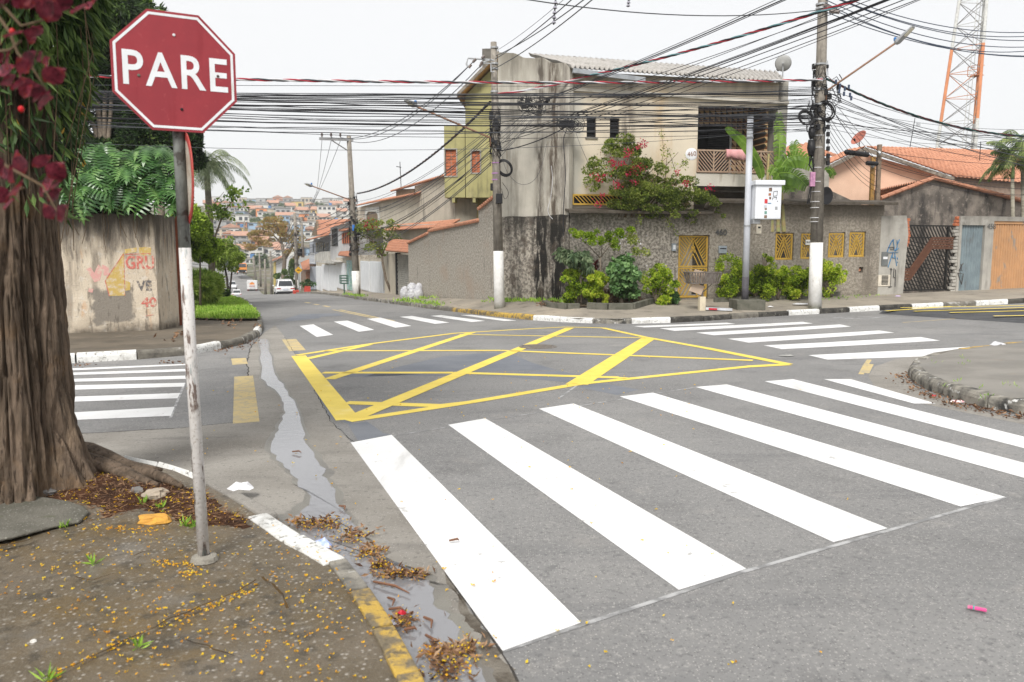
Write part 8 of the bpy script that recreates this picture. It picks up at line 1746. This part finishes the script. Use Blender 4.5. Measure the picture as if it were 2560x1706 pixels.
# ---- vehicles
vw = mat('car_white', (.74, .75, .76), rough=.25, spec=.5, bump=0); vb_ = mat('car_black', (.02, .02, .022), rough=.5, bump=0); vg = mat('car_glass', (.04, .045, .05), rough=.08, spec=.6, bump=0); vr = mat('tail_red', (.4, .02, .02), rough=.3, bump=0); hl = mat('head_lamp', (.7, .72, .75), rough=.1, bump=0); vs_ = mat('silver', (.5, .5, .52), rough=.3, metal=.5, bump=0)
def loft(secs):
    m = MB(); n = len(secs[0][1])
    for y, o_ in secs: m.v += [(x, y, z) for x, z in o_]
    for i in range(len(secs) - 1):
        for j in range(n): m.f.append((i * n + j, i * n + (j + 1) % n, (i + 1) * n + (j + 1) % n, (i + 1) * n + j))
    m.f += [tuple(range(n - 1, -1, -1)), tuple((len(secs) - 1) * n + j for j in range(n))]
    return m
def rr_(w_, z0, z1, r=.12, top=None):
    t = top or w_; return [(-w_ + r, z0), (w_ - r, z0), (w_, z0 + r), (t, z1 - r), (t - r, z1), (-t + r, z1), (-t, z1 - r), (-w_, z0 + r)]
def wheels(r, xs_, ys_, R_):
    for x in (-1, 1):
        for y in ys_:
            w_ = MB().tube([(x * xs_ - .11, y, R_), (x * xs_ + .11, y, R_)], R_, 18).build('wheel', vb_, parent=r, smooth=False)
            MB().tube([(x * (xs_ + .1) - .02, y, R_), (x * (xs_ + .1) + .025, y, R_)], R_ * .62, 12).build('rim', vs_, parent=w_)
def car(name, label, loc, rz, L_, W_, H_, bodym, cat='car', suv=True, front=False):
    r = root(name, label, cat, loc, rz); h = W_ / 2; zb = H_ * .56
    MB_ = loft([(-L_ / 2, rr_(h * .86, .45, zb * .92)), (-L_ / 2 + .12, rr_(h * .96, .3, zb * .98)), (-L_ * .3, rr_(h, .24, zb)), (L_ * .2, rr_(h, .24, zb * .98)), (L_ * .42, rr_(h * .96, .28, zb * .86)), (L_ / 2, rr_(h * .8, .4, zb * .7))]); MB_.build('body', bodym, parent=r, smooth=False, bevel=.05)
    cab = loft([(-L_ / 2 + (.12 if suv else .55), rr_(h * .86, zb * .93, zb * 1.02, .04, h * .82)), (-L_ / 2 + (.45 if suv else 1.1), rr_(h * .9, zb * .93, H_ * .97, .06, h * .7)), (-L_ * .1, rr_(h * .9, zb * .93, H_, .06, h * .7)), (L_ * .08, rr_(h * .9, zb * .93, H_ * .96, .06, h * .7)), (L_ * .26, rr_(h * .86, zb * .9, zb * 1.0, .04, h * .82))]); cab.build('cabin', bodym, parent=r, bevel=.03)
    e = .012; y0, y1 = -L_ / 2 + (.12 if suv else .55), -L_ / 2 + (.45 if suv else 1.1)
    a_ = lambda t: (y0 + (y1 - y0) * t - e * 2, zb * 1.02 + (H_ * .97 - zb * 1.02) * t)
    (ya, za), (yb, zb2) = a_(.12), a_(.85); MB().add([(-h * .74, ya, za), (h * .74, ya, za), (h * .62, yb, zb2), (-h * .62, yb, zb2)], [(0, 1, 2, 3)]).build('rear_window', vg, parent=r)
    yf0, yf1 = L_ * .26, L_ * .08; f_ = lambda t: (yf0 + (yf1 - yf0) * t + e * 2, zb * 1.0 + (H_ * .96 - zb * 1.0) * t); (ya, za), (yb, zb2) = f_(.1), f_(.9)
    MB().add([(-h * .76, ya, za + .02), (h * .76, ya, za + .02), (h * .64, yb, zb2 + .02), (-h * .64, yb, zb2 + .02)], [(0, 3, 2, 1)]).build('windscreen', vg, parent=r)
    for x in (-1, 1):
        MB().add([(x * (h * .88 + e), -L_ * .34, zb * 1.03), (x * (h * .88 + e), L_ * .14, zb * 1.03), (x * (h * .73 + e), L_ * .05, H_ * .92), (x * (h * .73 + e), -L_ * .28, H_ * .92)], [(0, 1, 2, 3)]).build('side_window', vg, parent=r)
        MB().box(min(x * h * .5, x * h * .93), max(x * h * .5, x * h * .93), -L_ / 2 - .015, -L_ / 2 + .1, zb * .78, zb * .9).build('tail_light', vr, parent=r, bevel=.02)
        MB().box(min(x * h * .5, x * h * .9), max(x * h * .5, x * h * .9), L_ / 2 - .12, L_ / 2 - .03, zb * .58, zb * .7).build('headlight', hl, parent=r, bevel=.02)
        MB().box(min(x * h * 1.0, x * h * 1.16), max(x * h * 1.0, x * h * 1.16), L_ * .14, L_ * .2, zb * .98, zb * 1.1).build('mirror', bodym, parent=r, bevel=.02)
    MB().box(-h * .9, h * .9, -L_ / 2 - .05, -L_ / 2 + .2, .3, .52).build('rear_bumper', vb_, parent=r, bevel=.03); MB().box(-h * .8, h * .8, L_ / 2 - .2, L_ / 2 + .02, .3, .48).build('front_bumper', vb_, parent=r, bevel=.03)
    MB().box(-.24, .24, -L_ / 2 - .03, -L_ / 2 + .05, zb * .66, zb * .66 + .13).build('number_plate', mat('plate_blue_white', (.5, .53, .6), rough=.5), parent=r)
    wheels(r, h * .88, (-L_ * .3, L_ * .31), H_ * .215); return r
p = W(711, 739, 80); car('suv', 'white sport utility car seen from behind at the right of the street', p, rad(19.9), 4.4, 1.84, 1.66, vw)
p = W(592, 744, 143); car('parked_car', 'white car just past the crest at the left of the street', p, rad(20), 4.2, 1.75, 1.45, vw, suv=False)
p = W(581, 724, 165); car('parked_car', 'white people carrier parked behind the sapling', p, rad(200), 4.2, 1.75, 1.75, vw)
def boxtruck(name, label, p, rz, W_, H_, L_, cabc, boxm, cat, cabfront=True):
    r = root(name, label, cat, p, rz); h = W_ / 2
    b = MB().box(-h, h, -L_ / 2, L_ * .22, .75, H_).build('cargo_box', boxm, parent=r, bevel=.03)
    loft([(L_ * .24, rr_(h * .95, .5, H_ * .78)), (L_ * .42, rr_(h * .95, .45, H_ * .76)), (L_ / 2, rr_(h * .93, .45, H_ * .5))]).build('cab', cabc, parent=r, bevel=.04)
    MB().add([(-h * .8, L_ * .5 - .02, H_ * .5), (h * .8, L_ * .5 - .02, H_ * .5), (h * .78, L_ * .43, H_ * .73), (-h * .78, L_ * .43, H_ * .73)], [(0, 1, 2, 3)]).build('windscreen', vg, parent=r, loc=(0, .06, 0))
    MB().box(-h * .85, h * .85, L_ / 2 - .02, L_ / 2 + .06, .5, H_ * .34).build('grille', vb_, parent=r)
    MB().box(-h, h, -L_ / 2 - .05, -L_ / 2 + .1, .5, .72).build('rear_bumper', vb_, parent=r)
    for x in (-1, 1):
        MB().box(x * h * .75 - .15, x * h * .75 + .15, L_ / 2 + .0, L_ / 2 + .08, .62, .85).build('headlight', hl, parent=r); MB().box(x * h * .8 - .12, x * h * .8 + .12, -L_ / 2 - .07, -L_ / 2 + .02, .56, .68).build('tail_light', vr, parent=r)
        MB().box(x * (h + .15) - .08, x * (h + .15) + .08, L_ * .4, L_ * .43, H_ * .52, H_ * .66).build('mirror', vb_, parent=r)
    wheels(r, h * .85, (-L_ * .3, L_ * .34), H_ * .15); return r, b
p = W(632, 731, 172); r_, b_ = boxtruck('delivery_van', 'white box van with a sun emblem on its rear doors', p, rad(16), 2.1, 2.55, 5.2, vw, mat('van_box', (.7, .7, .7), rough=.4), 'van')
m = MB(); m.tube([(0, -2.62, 1.75), (0, -2.66, 1.75)], .5, 20); m.build('sun_emblem', mat('emblem_orange', (.75, .25, .03), rough=.5), parent=r_); MB().box(-.5, .5, -2.68, -2.62, 1.1, 1.75).build('emblem_band', vw, parent=r_); MB().box(-.55, .55, -2.69, -2.64, 1.35, 1.52).build('lettering_band', mat('emblem_red', (.4, .06, .03)), parent=r_)
p = W(601, 686, 205); boxtruck('lorry', 'orange-cabbed lorry with grey cargo box coming up the far street', p, rad(205), 2.5, 3.7, 8, mat('lorry_orange', (.75, .2, .06), (.7, .28, .05), sc_=1, rough=.4), mat('lorry_box', (.5, .5, .5), rough=.5), 'lorry')
# ---- hillside town
cols = [mat('town_white', (.64, .63, .6), (.56, .55, .52), sc_=.4), mat('town_grey', (.38, .38, .38), (.3, .3, .3), sc_=.4), mat('town_brick', (.5, .21, .12), (.42, .18, .1), sc_=.5), mat('town_beige', (.56, .48, .38), (.5, .42, .33), sc_=.4), mat('town_blue', (.3, .42, .56), (.26, .37, .5), sc_=.4), mat('town_orange', (.65, .25, .1), (.58, .22, .09), sc_=.4), mat('town_yellow', (.62, .46, .18), (.56, .41, .16), sc_=.4)]
cn = ['white', 'grey', 'bare brick', 'beige', 'pale blue', 'orange', 'yellow']
troof = mat('town_tile', (.47, .27, .19), (.4, .23, .17), sc_=.6, rough=.9); tflat = mat('town_slab', (.36, .35, .33), (.28, .27, .26), sc_=.5, rough=.9)
def far_house(u, v, wpx, hpx, ci, roof, label, dep=7, rz=0.0, nw=3, stor=2):
    p = G(u, v); Y = p.y; k = Y / 1991; w_, h_ = wpx * k, hpx * k
    r = root('town_house', label, 'house', p, rad(16) + rz, 'houses of the facing hillside')
    MB().box(-w_ / 2, w_ / 2, 0, dep, -4, h_).build('wall', cols[ci], parent=r)
    if roof == 'gable':
        rf_ = MB(); rf_.prism([(-w_ / 2 - .4, -.5, h_), (w_ / 2 + .4, -.5, h_), (0, -.5, h_ + w_ * .24)], (0, dep + 1, 0)); rf_.build('roof', troof, parent=r)
    elif roof == 'side':
        rf_ = MB(); rf_.prism([(-w_ / 2 - .4, -.6, h_), (-w_ / 2 - .4, dep / 2, h_ + 1.7), (-w_ / 2 - .4, dep + .6, h_)], (w_ + .8, 0, 0)); rf_.build('roof', troof, parent=r)
    else:
        MB().box(-w_ / 2 - .25, w_ / 2 + .25, -.3, dep + .2, h_, h_ + .25).build('roof', tflat, parent=r)
        if RR.random() < .13: MB().lathe([(.7, 0), (.75, 1.1), (.5, 1.3), (.001, 1.35)], 10, (RR.uniform(-w_ / 3, w_ / 3), dep / 2, h_ + .25)).build('water_tank', mat('tank_blue', (.08, .2, .42), rough=.5), parent=r)
    for s_ in range(stor):
        for i in range(nw):
            if RR.random() < .2: continue
            x = -w_ / 2 + w_ * (i + .5) / nw; z = h_ * (s_ + .5) / stor; a = min(.8, w_ / nw * .3)
            q = MB().box(x - a, x + a, -.06, .04, z - h_ / stor * .2, z + h_ / stor * .22).build('window', glz, parent=r); MB().box(x - a - .1, x + a + .1, -.14, -.02, z - h_ / stor * .2 - .12, z - h_ / stor * .2).build('sill', tflat, parent=q)
    return r
HS = [(818, 552, 44, 36, 0, 'flat', 'white apartment block with dark windows right of the far poles', 4, 3), (654, 548, 26, 26, 5, 'flat', 'orange-walled house high on the facing slope', 1, 2), (708, 540, 36, 19, 1, 'flat', 'long grey house high on the facing slope', 3, 1), (690, 519, 96, 12, 0, 'flat', 'long white building on the hilltop', 7, 1), (680, 508, 18, 9, 2, 'flat', 'small brick box on top of the hilltop building', 1, 1), (611, 532, 26, 11, 4, 'gable', 'blue-gabled house at the upper left of the slope', 2, 1),
      (578, 590, 44, 20, 0, 'gable', 'wide white gabled house at the left of the slope', 3, 1), (575, 602, 32, 18, 5, 'gable', 'orange house with pale gable at the left of the slope', 2, 1), (760, 558, 25, 22, 5, 'flat', 'orange-red house beside the far pole', 2, 2), (602, 556, 38, 18, 0, 'flat', 'white flat-roofed house left of the uphill lane', 3, 1), (748, 600, 30, 36, 4, 'flat', 'pale blue three-storey house behind the autumn tree', 2, 3), (714, 558, 44, 18, 0, 'side', 'white house with an orange tiled roof at mid slope', 4, 1), (565, 522, 24, 14, 0, 'gable', 'white house with blue trim at the far left of the slope', 2, 1), (790, 545, 22, 20, 6, 'side', 'yellow house left of the white apartment block', 2, 2),
      (680, 640, 40, 22, 0, 'side', 'white house low in the dip beside the pale pole', 3, 1), (640, 660, 50, 12, 0, 'flat', 'long white wall-like building at the bend', 5, 1), (725, 518, 16, 9, 2, 'flat', 'brick house at the right of the hilltop', 2, 1), (708, 517, 15, 8, 2, 'flat', 'second brick house at the right of the hilltop', 2, 1)]
for u, v, w_, h_, ci, rf_, lab, nw, stor in HS: far_house(u, v, w_, h_, ci, rf_, lab, nw=nw, stor=stor)
rows = [(508, 12), (513, 12), (520, 13), (529, 14), (538, 15), (549, 16), (561, 18), (575, 19), (590, 20), (606, 21), (624, 22), (642, 22)]
cnt = 0
NUM = 'one two three four five six seven eight nine ten eleven twelve'.split()
for v, h_ in rows:
    u = 520 + RR.uniform(0, 25); kth = 0
    while u < 880:
        w_ = RR.uniform(18, 34) * (h_ / 15) ** .6
        if not (612 < u < 632 and v > 545) and RR.random() < .92:
            ci = RR.choices(range(7), (12, 6, 3, 4, 2, 1, 1))[0]; rf_ = RR.choices(('flat', 'side', 'gable'), (9, 2, 1))[0]; cnt += 1
            nth = ('upper' if v < 535 else 'middle' if v < 580 else 'lower');
            kth += 1
            far_house(u, v, w_, h_ * RR.uniform(.75, 1.25), ci, rf_, '%s %s-roofed house, %s from the left in hillside row %s below the skyline' % (cn[ci], {'flat': 'flat', 'side': 'tile', 'gable': 'gable'}[rf_], ORD[kth - 1], NUM[rows.index((v, h_))]), nw=RR.choice((2, 2, 3)), stor=1 if h_ < 15 else 2, rz=rad(RR.uniform(-14, 14)))
        u += w_ * RR.uniform(.95, 1.35)
m = MB(); q = [G(620, 590), G(618, 560), G(623, 545), G(626, 540)]; q2 = [G(634, 590), G(630, 560), G(629, 545), G(629, 540)]
for a, b in zip(q, q2): m.v += [a + Vector((0, 0, .35)), b + Vector((0, 0, .35))]
m.f = [(0, 1, 3, 2), (2, 3, 5, 4), (4, 5, 7, 6)]; struct(m.build('uphill_lane', asph))
tl = leafmat('far_leaf', [(.04, .07, .03), (.08, .12, .045), (.14, .18, .07)], trans=.3, clump=.2)
for i, (u, v, ru, rv) in enumerate(((622, 512, 16, 6), (708, 520, 14, 7), (672, 545, 16, 9), (640, 556, 16, 8), (595, 545, 14, 9), (590, 635, 22, 18), (560, 620, 24, 14), (655, 655, 18, 14), (800, 515, 16, 7), (690, 545, 12, 8), (560, 545, 14, 9), (640, 535, 10, 6), (575, 660, 16, 14))):
    p = G(u, v + rv); k = p.y / 1991; tree('town_tree', ['dark tree crest on the hilltop skyline', 'tree between hilltop houses near the brick boxes', 'tree before the orange-walled house', 'shrubs left of the orange-walled house', 'tree by the blue-gabled house', 'dark palm-like tree in the dip at left', 'tree behind the small sapling', 'tree behind the far poles in the dip', 'tree at the right end of the skyline', 'tree beside the long grey house', 'tree at the far left of the slope', 'small tree under the hilltop building', 'tree near the people carrier'][i], p, [([p, p + Vector((0, 0, rv * k))], [.3, .15])], [(p + Vector((0, 0, rv * k)), (ru * k, ru * k * .7, rv * k), 1.5)], tl, 1.0, .55, 45, sub=7, group='trees among the hillside houses')
lh = root('left_cottage', 'white cottage with red tile roof half hidden by the sapling', 'house', ts(-6, 95), azs)
MB().box(0, 10, -3, 3, -3, 2.4).build('wall', cols[0], parent=lh); tiled(lh, (-.4, -3.4, 2.4), (10.4, -3.4, 2.4), (10.4, 0, 3.6), (-.4, 0, 3.6), rows=8, period=.4)
# ================================================================== PETALS, LEAVES AND LITTER
petal = leafmat('yellow_petal', [(.5, .2, .01), (.72, .36, .015), (.85, .5, .02), (.8, .55, .03)], trans=.2, clump=6, rough=.6, gain=1)
def groundz(x, y):
    if inside(SP_, x, y): return soil_h(x, y)
    if inside(NRING, x, y): return zg(x, y) + .10 + .012 * math.sin(x * 5 + y * 3) + .003
    return zg(x, y) + .006
def petals(pts, name, label, size=.018, m_=petal, lift=.004, per=3, jit=.8):
    P_ = []; Q_ = []
    for x, y in pts:
        z = groundz(x, y) + lift; k = RR.choice(range(1, per + 1)); a0 = RR.uniform(0, 6.28)
        for i in range(k):
            a = a0 + i * 2.1; P_.append((x, y, z)); Q_.append((math.cos(a), math.sin(a), .55))
    mm, rn = leaves(np.array(P_), size, size * .75, np.array(Q_), jit=.25, fold=.35); o = mm.build(name, m_, rnd=rn); o['kind'] = 'stuff'; o['label'] = label; return o
pts = []
while len(pts) < 620:
    u, v = RR.uniform(-20, 1010), RR.uniform(1235, 1700); p = G(u, v, .11)
    if inside(NRING, p.x, p.y) and p.y > 1.8 and mnoise.noise((p.x * 1.6, p.y * 1.6, 3)) > RR.uniform(-.5, .45): pts.append((p.x, p.y))
for a, b, n in (((1650, 930), (1200, 1135), 60), ((1200, 1135), (700, 1370), 40), ((700, 1370), (250, 1570), 25), ((560, 580), (1000, 590), 60), ((1000, 800), (1250, 800), 50), ((1150, 880), (1300, 830), 30)):
    for _ in range(n): t = RR.random(); q = n2(a[0] + (b[0] - a[0]) * t + RR.gauss(0, 22), a[1] + (b[1] - a[1]) * t + RR.gauss(0, 16)); pts.append((q.x, q.y))
petals(pts, 'fallen_petals', 'yellow petals scattered over the near pavement', .0115)
pts = []
while len(pts) < 420:
    q = n2(RR.uniform(150, 1600), RR.uniform(190, 560))
    if inside(SP_, q.x, q.y): pts.append((q.x, q.y))
petals(pts, 'fallen_petals', 'yellow petals on the soil round the tree', .011)
pts = []
for _ in range(330):
    u, v = RR.uniform(430, 2560), RR.uniform(960, 1700); p = G(u, v)
    if inside(NRING, p.x, p.y) or RR.random() > 1.15 - (u - 430) / 1500: continue
    pts.append((p.x, p.y))
for _ in range(70): p = G(RR.uniform(900, 1750), RR.uniform(890, 1050)); pts.append((p.x, p.y))
petals(pts, 'fallen_petals', 'yellow petals scattered over the road and gutter', .015, lift=.006)
br = leafmat('brown_litter', [(.07, .035, .02), (.16, .085, .045), (.27, .15, .08), (.4, .27, .16)], trans=.1, clump=7, gain=1)
pts = []
while len(pts) < 2600:
    q = n2(RR.uniform(-60, 1620), RR.uniform(130, 570))
    if inside(SP_, q.x, q.y): pts.append((q.x, q.y))
P_ = np.array([(x, y, soil_h(x, y) + .006) for x, y in pts]); mm, rn = leaves(P_, .05, .006, np.concatenate([NR.normal(0, 1, (len(P_), 2)), NR.normal(.1, .15, (len(P_), 1))], 1), jit=.1); o = mm.build('leaf_litter', br, rnd=rn); o['kind'] = 'stuff'; o['label'] = 'brown needles and twigs on the soil round the tree'
zB = lambda a, b: G(560 + .4503 * a, 1000 + .4503 * b)
for a, b, rx, ry, n, lab in ((540, 700, .17, .1, 260, 'clump of brown leaves and petals at the head of the gutter'), (715, 770, .14, .1, 170, 'brown leaf clump in the running water'), (812, 860, .1, .08, 150, 'small leaf clump below the brown clump'), (872, 938, .08, .05, 120, 'tiny petal clump by the dry concrete'), (985, 985, .16, .05, 240, 'long ridge of yellow petals across the gutter'), (985, 1240, .1, .09, 150, 'leaf clump with a red scrap near the yellow kerb'), (1180, 1420, .08, .06, 120, 'dark leaf clump near the bottom of the gutter'), (1330, 1410, .1, .07, 170, 'orange petal drift beside the first stripe'), (1240, 1530, .12, .1, 160, 'leaf clump at the bottom edge'), (405, 690, .07, .05, 70, 'leaf scraps beside the white kerb stones'), (600, 870, .05, .05, 60, 'petal clump beside the blue plastic')):
    c = zB(a, b); cz_ = zg(c.x, c.y) + .012; k = n // 2
    P_ = np.stack([c.x + NR.normal(0, rx * .42, n), c.y + NR.normal(0, ry * .55, n), cz_ + abs(NR.normal(0, .012, n))], 1); D_ = np.concatenate([NR.normal(0, 1, (n, 2)), NR.normal(.25, .3, (n, 1))], 1)
    mm, rn = leaves(P_[:k], .045, .016, D_[:k], jit=.1); o = mm.build('leaf_clump', br, rnd=rn); o['kind'] = 'stuff'; o['label'] = lab
    mm, rn = leaves(P_[k:], .014, .01, D_[k:], jit=.1); o2 = mm.build('petals', petal, parent=o, rnd=rn)
for ki, (a, b, c_, d_) in enumerate(sorted(((910, 1120, 935, 1165), (915, 1185, 1000, 1190), (830, 1030, 1030, 1095), (1000, 1300, 1070, 1300), (1110, 1230, 1150, 1290), (1120, 1330, 1150, 1400), (640, 605, 670, 625), (380, 300, 430, 305), (1250, 800, 1305, 798)), key=lambda q: q[1])):
    p, q = zB(a, b), zB(c_, d_); m = MB(); m.tube([(p.x, p.y, zg(p.x, p.y) + .02), ((p.x + q.x) / 2 + .02, (p.y + q.y) / 2, zg(p.x, p.y) + .03), (q.x, q.y, zg(q.x, q.y) + .02)], [.006, .007, .003], 5); tag(m.build('stick', mat('stick_bark', (.2, .1, .06), rough=.9), rel=p), 'thin brown stick on the wet gutter, %s counted from the far end' % ORD[ki], 'stick', 'sticks in the gutter')
def scrap(name, label, c, pts, m_, cat, h=.03):
    m = MB(); n = len(pts); m.v.append((0, 0, h));
    for x, y in pts: m.v.append((x * .55 + RR.uniform(-.01, .01), y * .55, h * RR.uniform(.4, 1.2)))
    for x, y in pts: m.v.append((x, y, RR.uniform(0, h * .5)))
    for i in range(n): j = (i + 1) % n; m.f += [(0, 1 + i, 1 + j), (1 + i, 1 + n + i, 1 + n + j, 1 + j)]
    tag(m.build(name, m_, loc=c), label, cat)
def gp_(p, dz=.012): return Vector((p.x, p.y, zg(p.x, p.y) + dz))
ell = lambda a, b, n=9: [(a * math.cos(6.283 * k / n) * RR.uniform(.75, 1.2), b * math.sin(6.283 * k / n) * RR.uniform(.75, 1.2)) for k in range(n)]
scrap('paper_scrap', 'crumpled white paper on the concrete beside the tree soil', gp_(zB(90, 548), .06), ell(.1, .07), mat('white_paper', (.72, .72, .74), rough=.7, bump=.1), 'paper', .05)
scrap('plastic_scrap', 'blue plastic wrapper in the gutter water beside the white kerb stones', gp_(zB(540, 825)), ell(.08, .06), mat('blue_plastic', (.25, .35, .75), (.6, .65, .8), sc_=18, rough=.3, bump=.1), 'wrapper', .04)
scrap('plastic_scrap', 'pale plastic scrap in the gutter beside the yellow kerb', gp_(zB(920, 1262)), ell(.04, .03), mat('pale_plastic', (.6, .6, .7), rough=.3, bump=.1), 'wrapper', .02)
scrap('plastic_scrap', 'red scrap in the leaf clump of the gutter', gp_(zB(990, 1225), .03), ell(.025, .02), mat('red_plastic', (.6, .03, .05), rough=.3), 'wrapper', .02)
scrap('plastic_scrap', 'torn clear plastic film on the pavement beside the stout pole', PV(2005, 764) + Vector((0, 0, .02)), ell(.3, .12), mat('film', (.6, .6, .62), rough=.3, bump=.3), 'wrapper', .05)
scrap('paper_scrap', 'small white paper on the pavement right of the steel pole', PV(1926, 770) + Vector((0, 0, .02)), ell(.09, .05), mat('white_paper', (.72, .72, .74)), 'paper', .04)
scrap('plastic_scrap', 'white plastic bag at the tip of the right pavement corner', gp_(z6b(2110, 525), .15), ell(.13, .06), mat('film', (.6, .6, .62)), 'wrapper', .06)
scrap('plastic_scrap', 'red and white packet beside the right kerb', gp_(z6b(1750, 962)), ell(.1, .04), mat('red_white_packet', (.65, .1, .14), (.7, .66, .66), sc_=16, lo=.45, hi=.55, rough=.4), 'wrapper', .03)
scrap('plastic_scrap', 'tiny red wrapper beside the right kerb', gp_(z6b(1550, 907)), ell(.03, .02), mat('red_plastic', (.6, .03, .05)), 'wrapper', .02)
scrap('paper_scrap', 'flat grey scrap near the tip of the yellow box', gp_(z6b(245, 540)), ell(.13, .05), mat('grey_paper', (.36, .36, .34), rough=.8), 'paper', .015)
scrap('plastic_scrap', 'lilac scrap on the pavement before the lattice gate', PV(2245, 743) + Vector((0, 0, .02)), ell(.1, .04), mat('lilac_plastic', (.5, .4, .6), rough=.4), 'wrapper', .03)
p = gp_(G(2447, 1532), .012); lt = root('lighter', 'small pink plastic lighter lying on the asphalt at right', 'lighter', p, rad(-32)); MB().box(-.035, .03, -.011, .011, 0, .012).build('body', mat('pink_plastic', (.75, .1, .3), rough=.3, bump=0), parent=lt, bevel=.004); MB().box(-.024, -.018, -.0115, .0115, .002, .0135).build('green_band', mat('teal_plastic', (.05, .4, .35), rough=.3), parent=lt); MB().box(-.045, -.035, -.008, .008, .001, .01).build('cap', mat('pink_cap', (.7, .2, .35)), parent=lt)
def stone(label, c, r, m_, seed, name='stone'):
    m = MB(); m.ellipsoid((0, 0, 0), r, 16, 10); fx = lambda x, y, z, o: nz(x / r[0] * 1.3 + seed + o, y / r[1] * 1.3, z / r[2] * 1.3) + .5 * nz(x / r[0] * 3 + o, y / r[1] * 3 + seed, z / r[2] * 3)
    m.v = [(x * (1 + .5 * fx(x, y, z, 0)), y * (1 + .5 * fx(x, y, z, 7)), min(z, r[2] * .6) * (1 + .5 * fx(x, y, z, 3))) for x, y, z in m.v]
    tag(m.build(name, m_, loc=c), label, 'stone')
q = n2(1000, 525); stone('broken stone painted orange-yellow at the pavement edge of the soil', (q.x, q.y, npz(q.x, q.y) + .02), (.1, .055, .035), mat('ochre_stone', (.62, .33, .06), (.5, .26, .06), sc_=9, rough=.9), 3)
q = n2(1005, 395); stone('angular pale stone in the soil behind the orange one', (q.x, q.y, soil_h(q.x, q.y) + .02), (.07, .055, .04), mat('pale_stone', (.38, .32, .25), (.28, .24, .2), sc_=9, rough=.95), 5)
q = n2(270, 350); stone('flat grey stone at the foot of the trunk', (q.x, q.y, soil_h(q.x, q.y) + .03), (.1, .06, .04), mat('grey_stone', (.22, .21, .2), (.15, .145, .14), sc_=9, rough=.95), 7)
q = n2(885, 375); stone('small grey stone beside the pale stone', (q.x, q.y, soil_h(q.x, q.y) + .01), (.045, .04, .03), mat('grey_stone', (.22, .21, .2)), 9)
q = n2(215, 1290); stone('white pebble on the near pavement', (q.x, q.y, npz(q.x, q.y) + .008), (.012, .01, .009), mat('white_pebble', (.7, .68, .64), rough=.8), 2)
def dry(pts, n, label, zf, size=.12):
    P_ = []
    for _ in range(n): u, v = RR.choice(pts); p = zf(u + RR.gauss(0, 14), v + RR.gauss(0, 4)); P_.append((p.x, p.y, p.z + .012))
    P_ = np.array(P_); mm, rn = leaves(P_, size, size * .5, np.concatenate([NR.normal(0, 1, (n, 2)), NR.normal(.2, .2, (n, 1))], 1), jit=.1); o = mm.build('dry_leaves', br, rnd=rn); o['kind'] = 'stuff'; o['label'] = label
dry([(520, 798), (545, 805), (600, 800), (450, 836), (420, 848), (575, 812), (640, 815)], 60, 'dry leaves on the far left pavement', lambda u, v: G(u, v, .165))
dry([z8p(1300, 640), z8p(1340, 625), z8p(1180, 670), z8p(900, 730), z8p(440, 750), z8p(1250, 655)], 110, 'dry leaves along the left far kerb', lambda u, v: G(u, v, .01), .06)
dry([(1900 + .2805 * a, 740 + .2805 * b) for a, b in ((1270, 720), (1330, 770), (1400, 830), (1480, 880), (1580, 915), (1700, 960), (1850, 990), (2000, 1020), (2150, 1050), (2300, 1080))], 420, 'brown leaf litter along the right corner kerb', lambda u, v: G(u, v, .01), .045)
def tuft(pts, n, h, label, zf):
    P_ = []
    for u, v in pts:
        for _ in range(n): p = zf(u + RR.gauss(0, 6), v + RR.gauss(0, 3)); P_.append((p.x, p.y, p.z))
    P_ = np.array(P_); mm, rn = leaves(P_, h, h * .16, np.tile((0, 0, 1.), (len(P_), 1)), jit=.6, fold=.1); o = mm.build('grass_tufts', grl, rnd=rn); o['kind'] = 'stuff'; o['label'] = label
tuft([(.3865 * a, 1100 + .3865 * b) for a, b in ((420, 560), (600, 800), (1040, 440), (930, 410), (1190, 555), (1230, 565), (900, 1340), (300, 1560))], 14, .06, 'small grass tufts on the near pavement', lambda u, v: G(u, v, .115))
tuft([(1900 + .2805 * a, 740 + .2805 * b) for a, b in ((1810, 560), (1560, 590), (1815, 605), (1960, 825), (2170, 800), (2270, 810), (2030, 890), (1990, 915), (1760, 770), (1640, 805))], 8, .05, 'small grass tufts on the right corner', lambda u, v: G(u, v, .16))
# ================================================================== AIR
hz = bpy.data.materials.new('haze'); hz.use_nodes = True; hn = hz.node_tree.nodes; hn.clear()
pv = hn.new('ShaderNodeVolumePrincipled'); pv.inputs['Color'].default_value = (.98, .985, .99, 1); pv.inputs['Density'].default_value = .00055; pv.inputs['Anisotropy'].default_value = .2
ho = hn.new('ShaderNodeOutputMaterial'); hz.node_tree.links.new(pv.outputs[0], ho.inputs['Volume'])
hb = MB().box(-640, 640, -65, 1460, -45, 62).build('haze', hz); hb['kind'] = 'stuff'
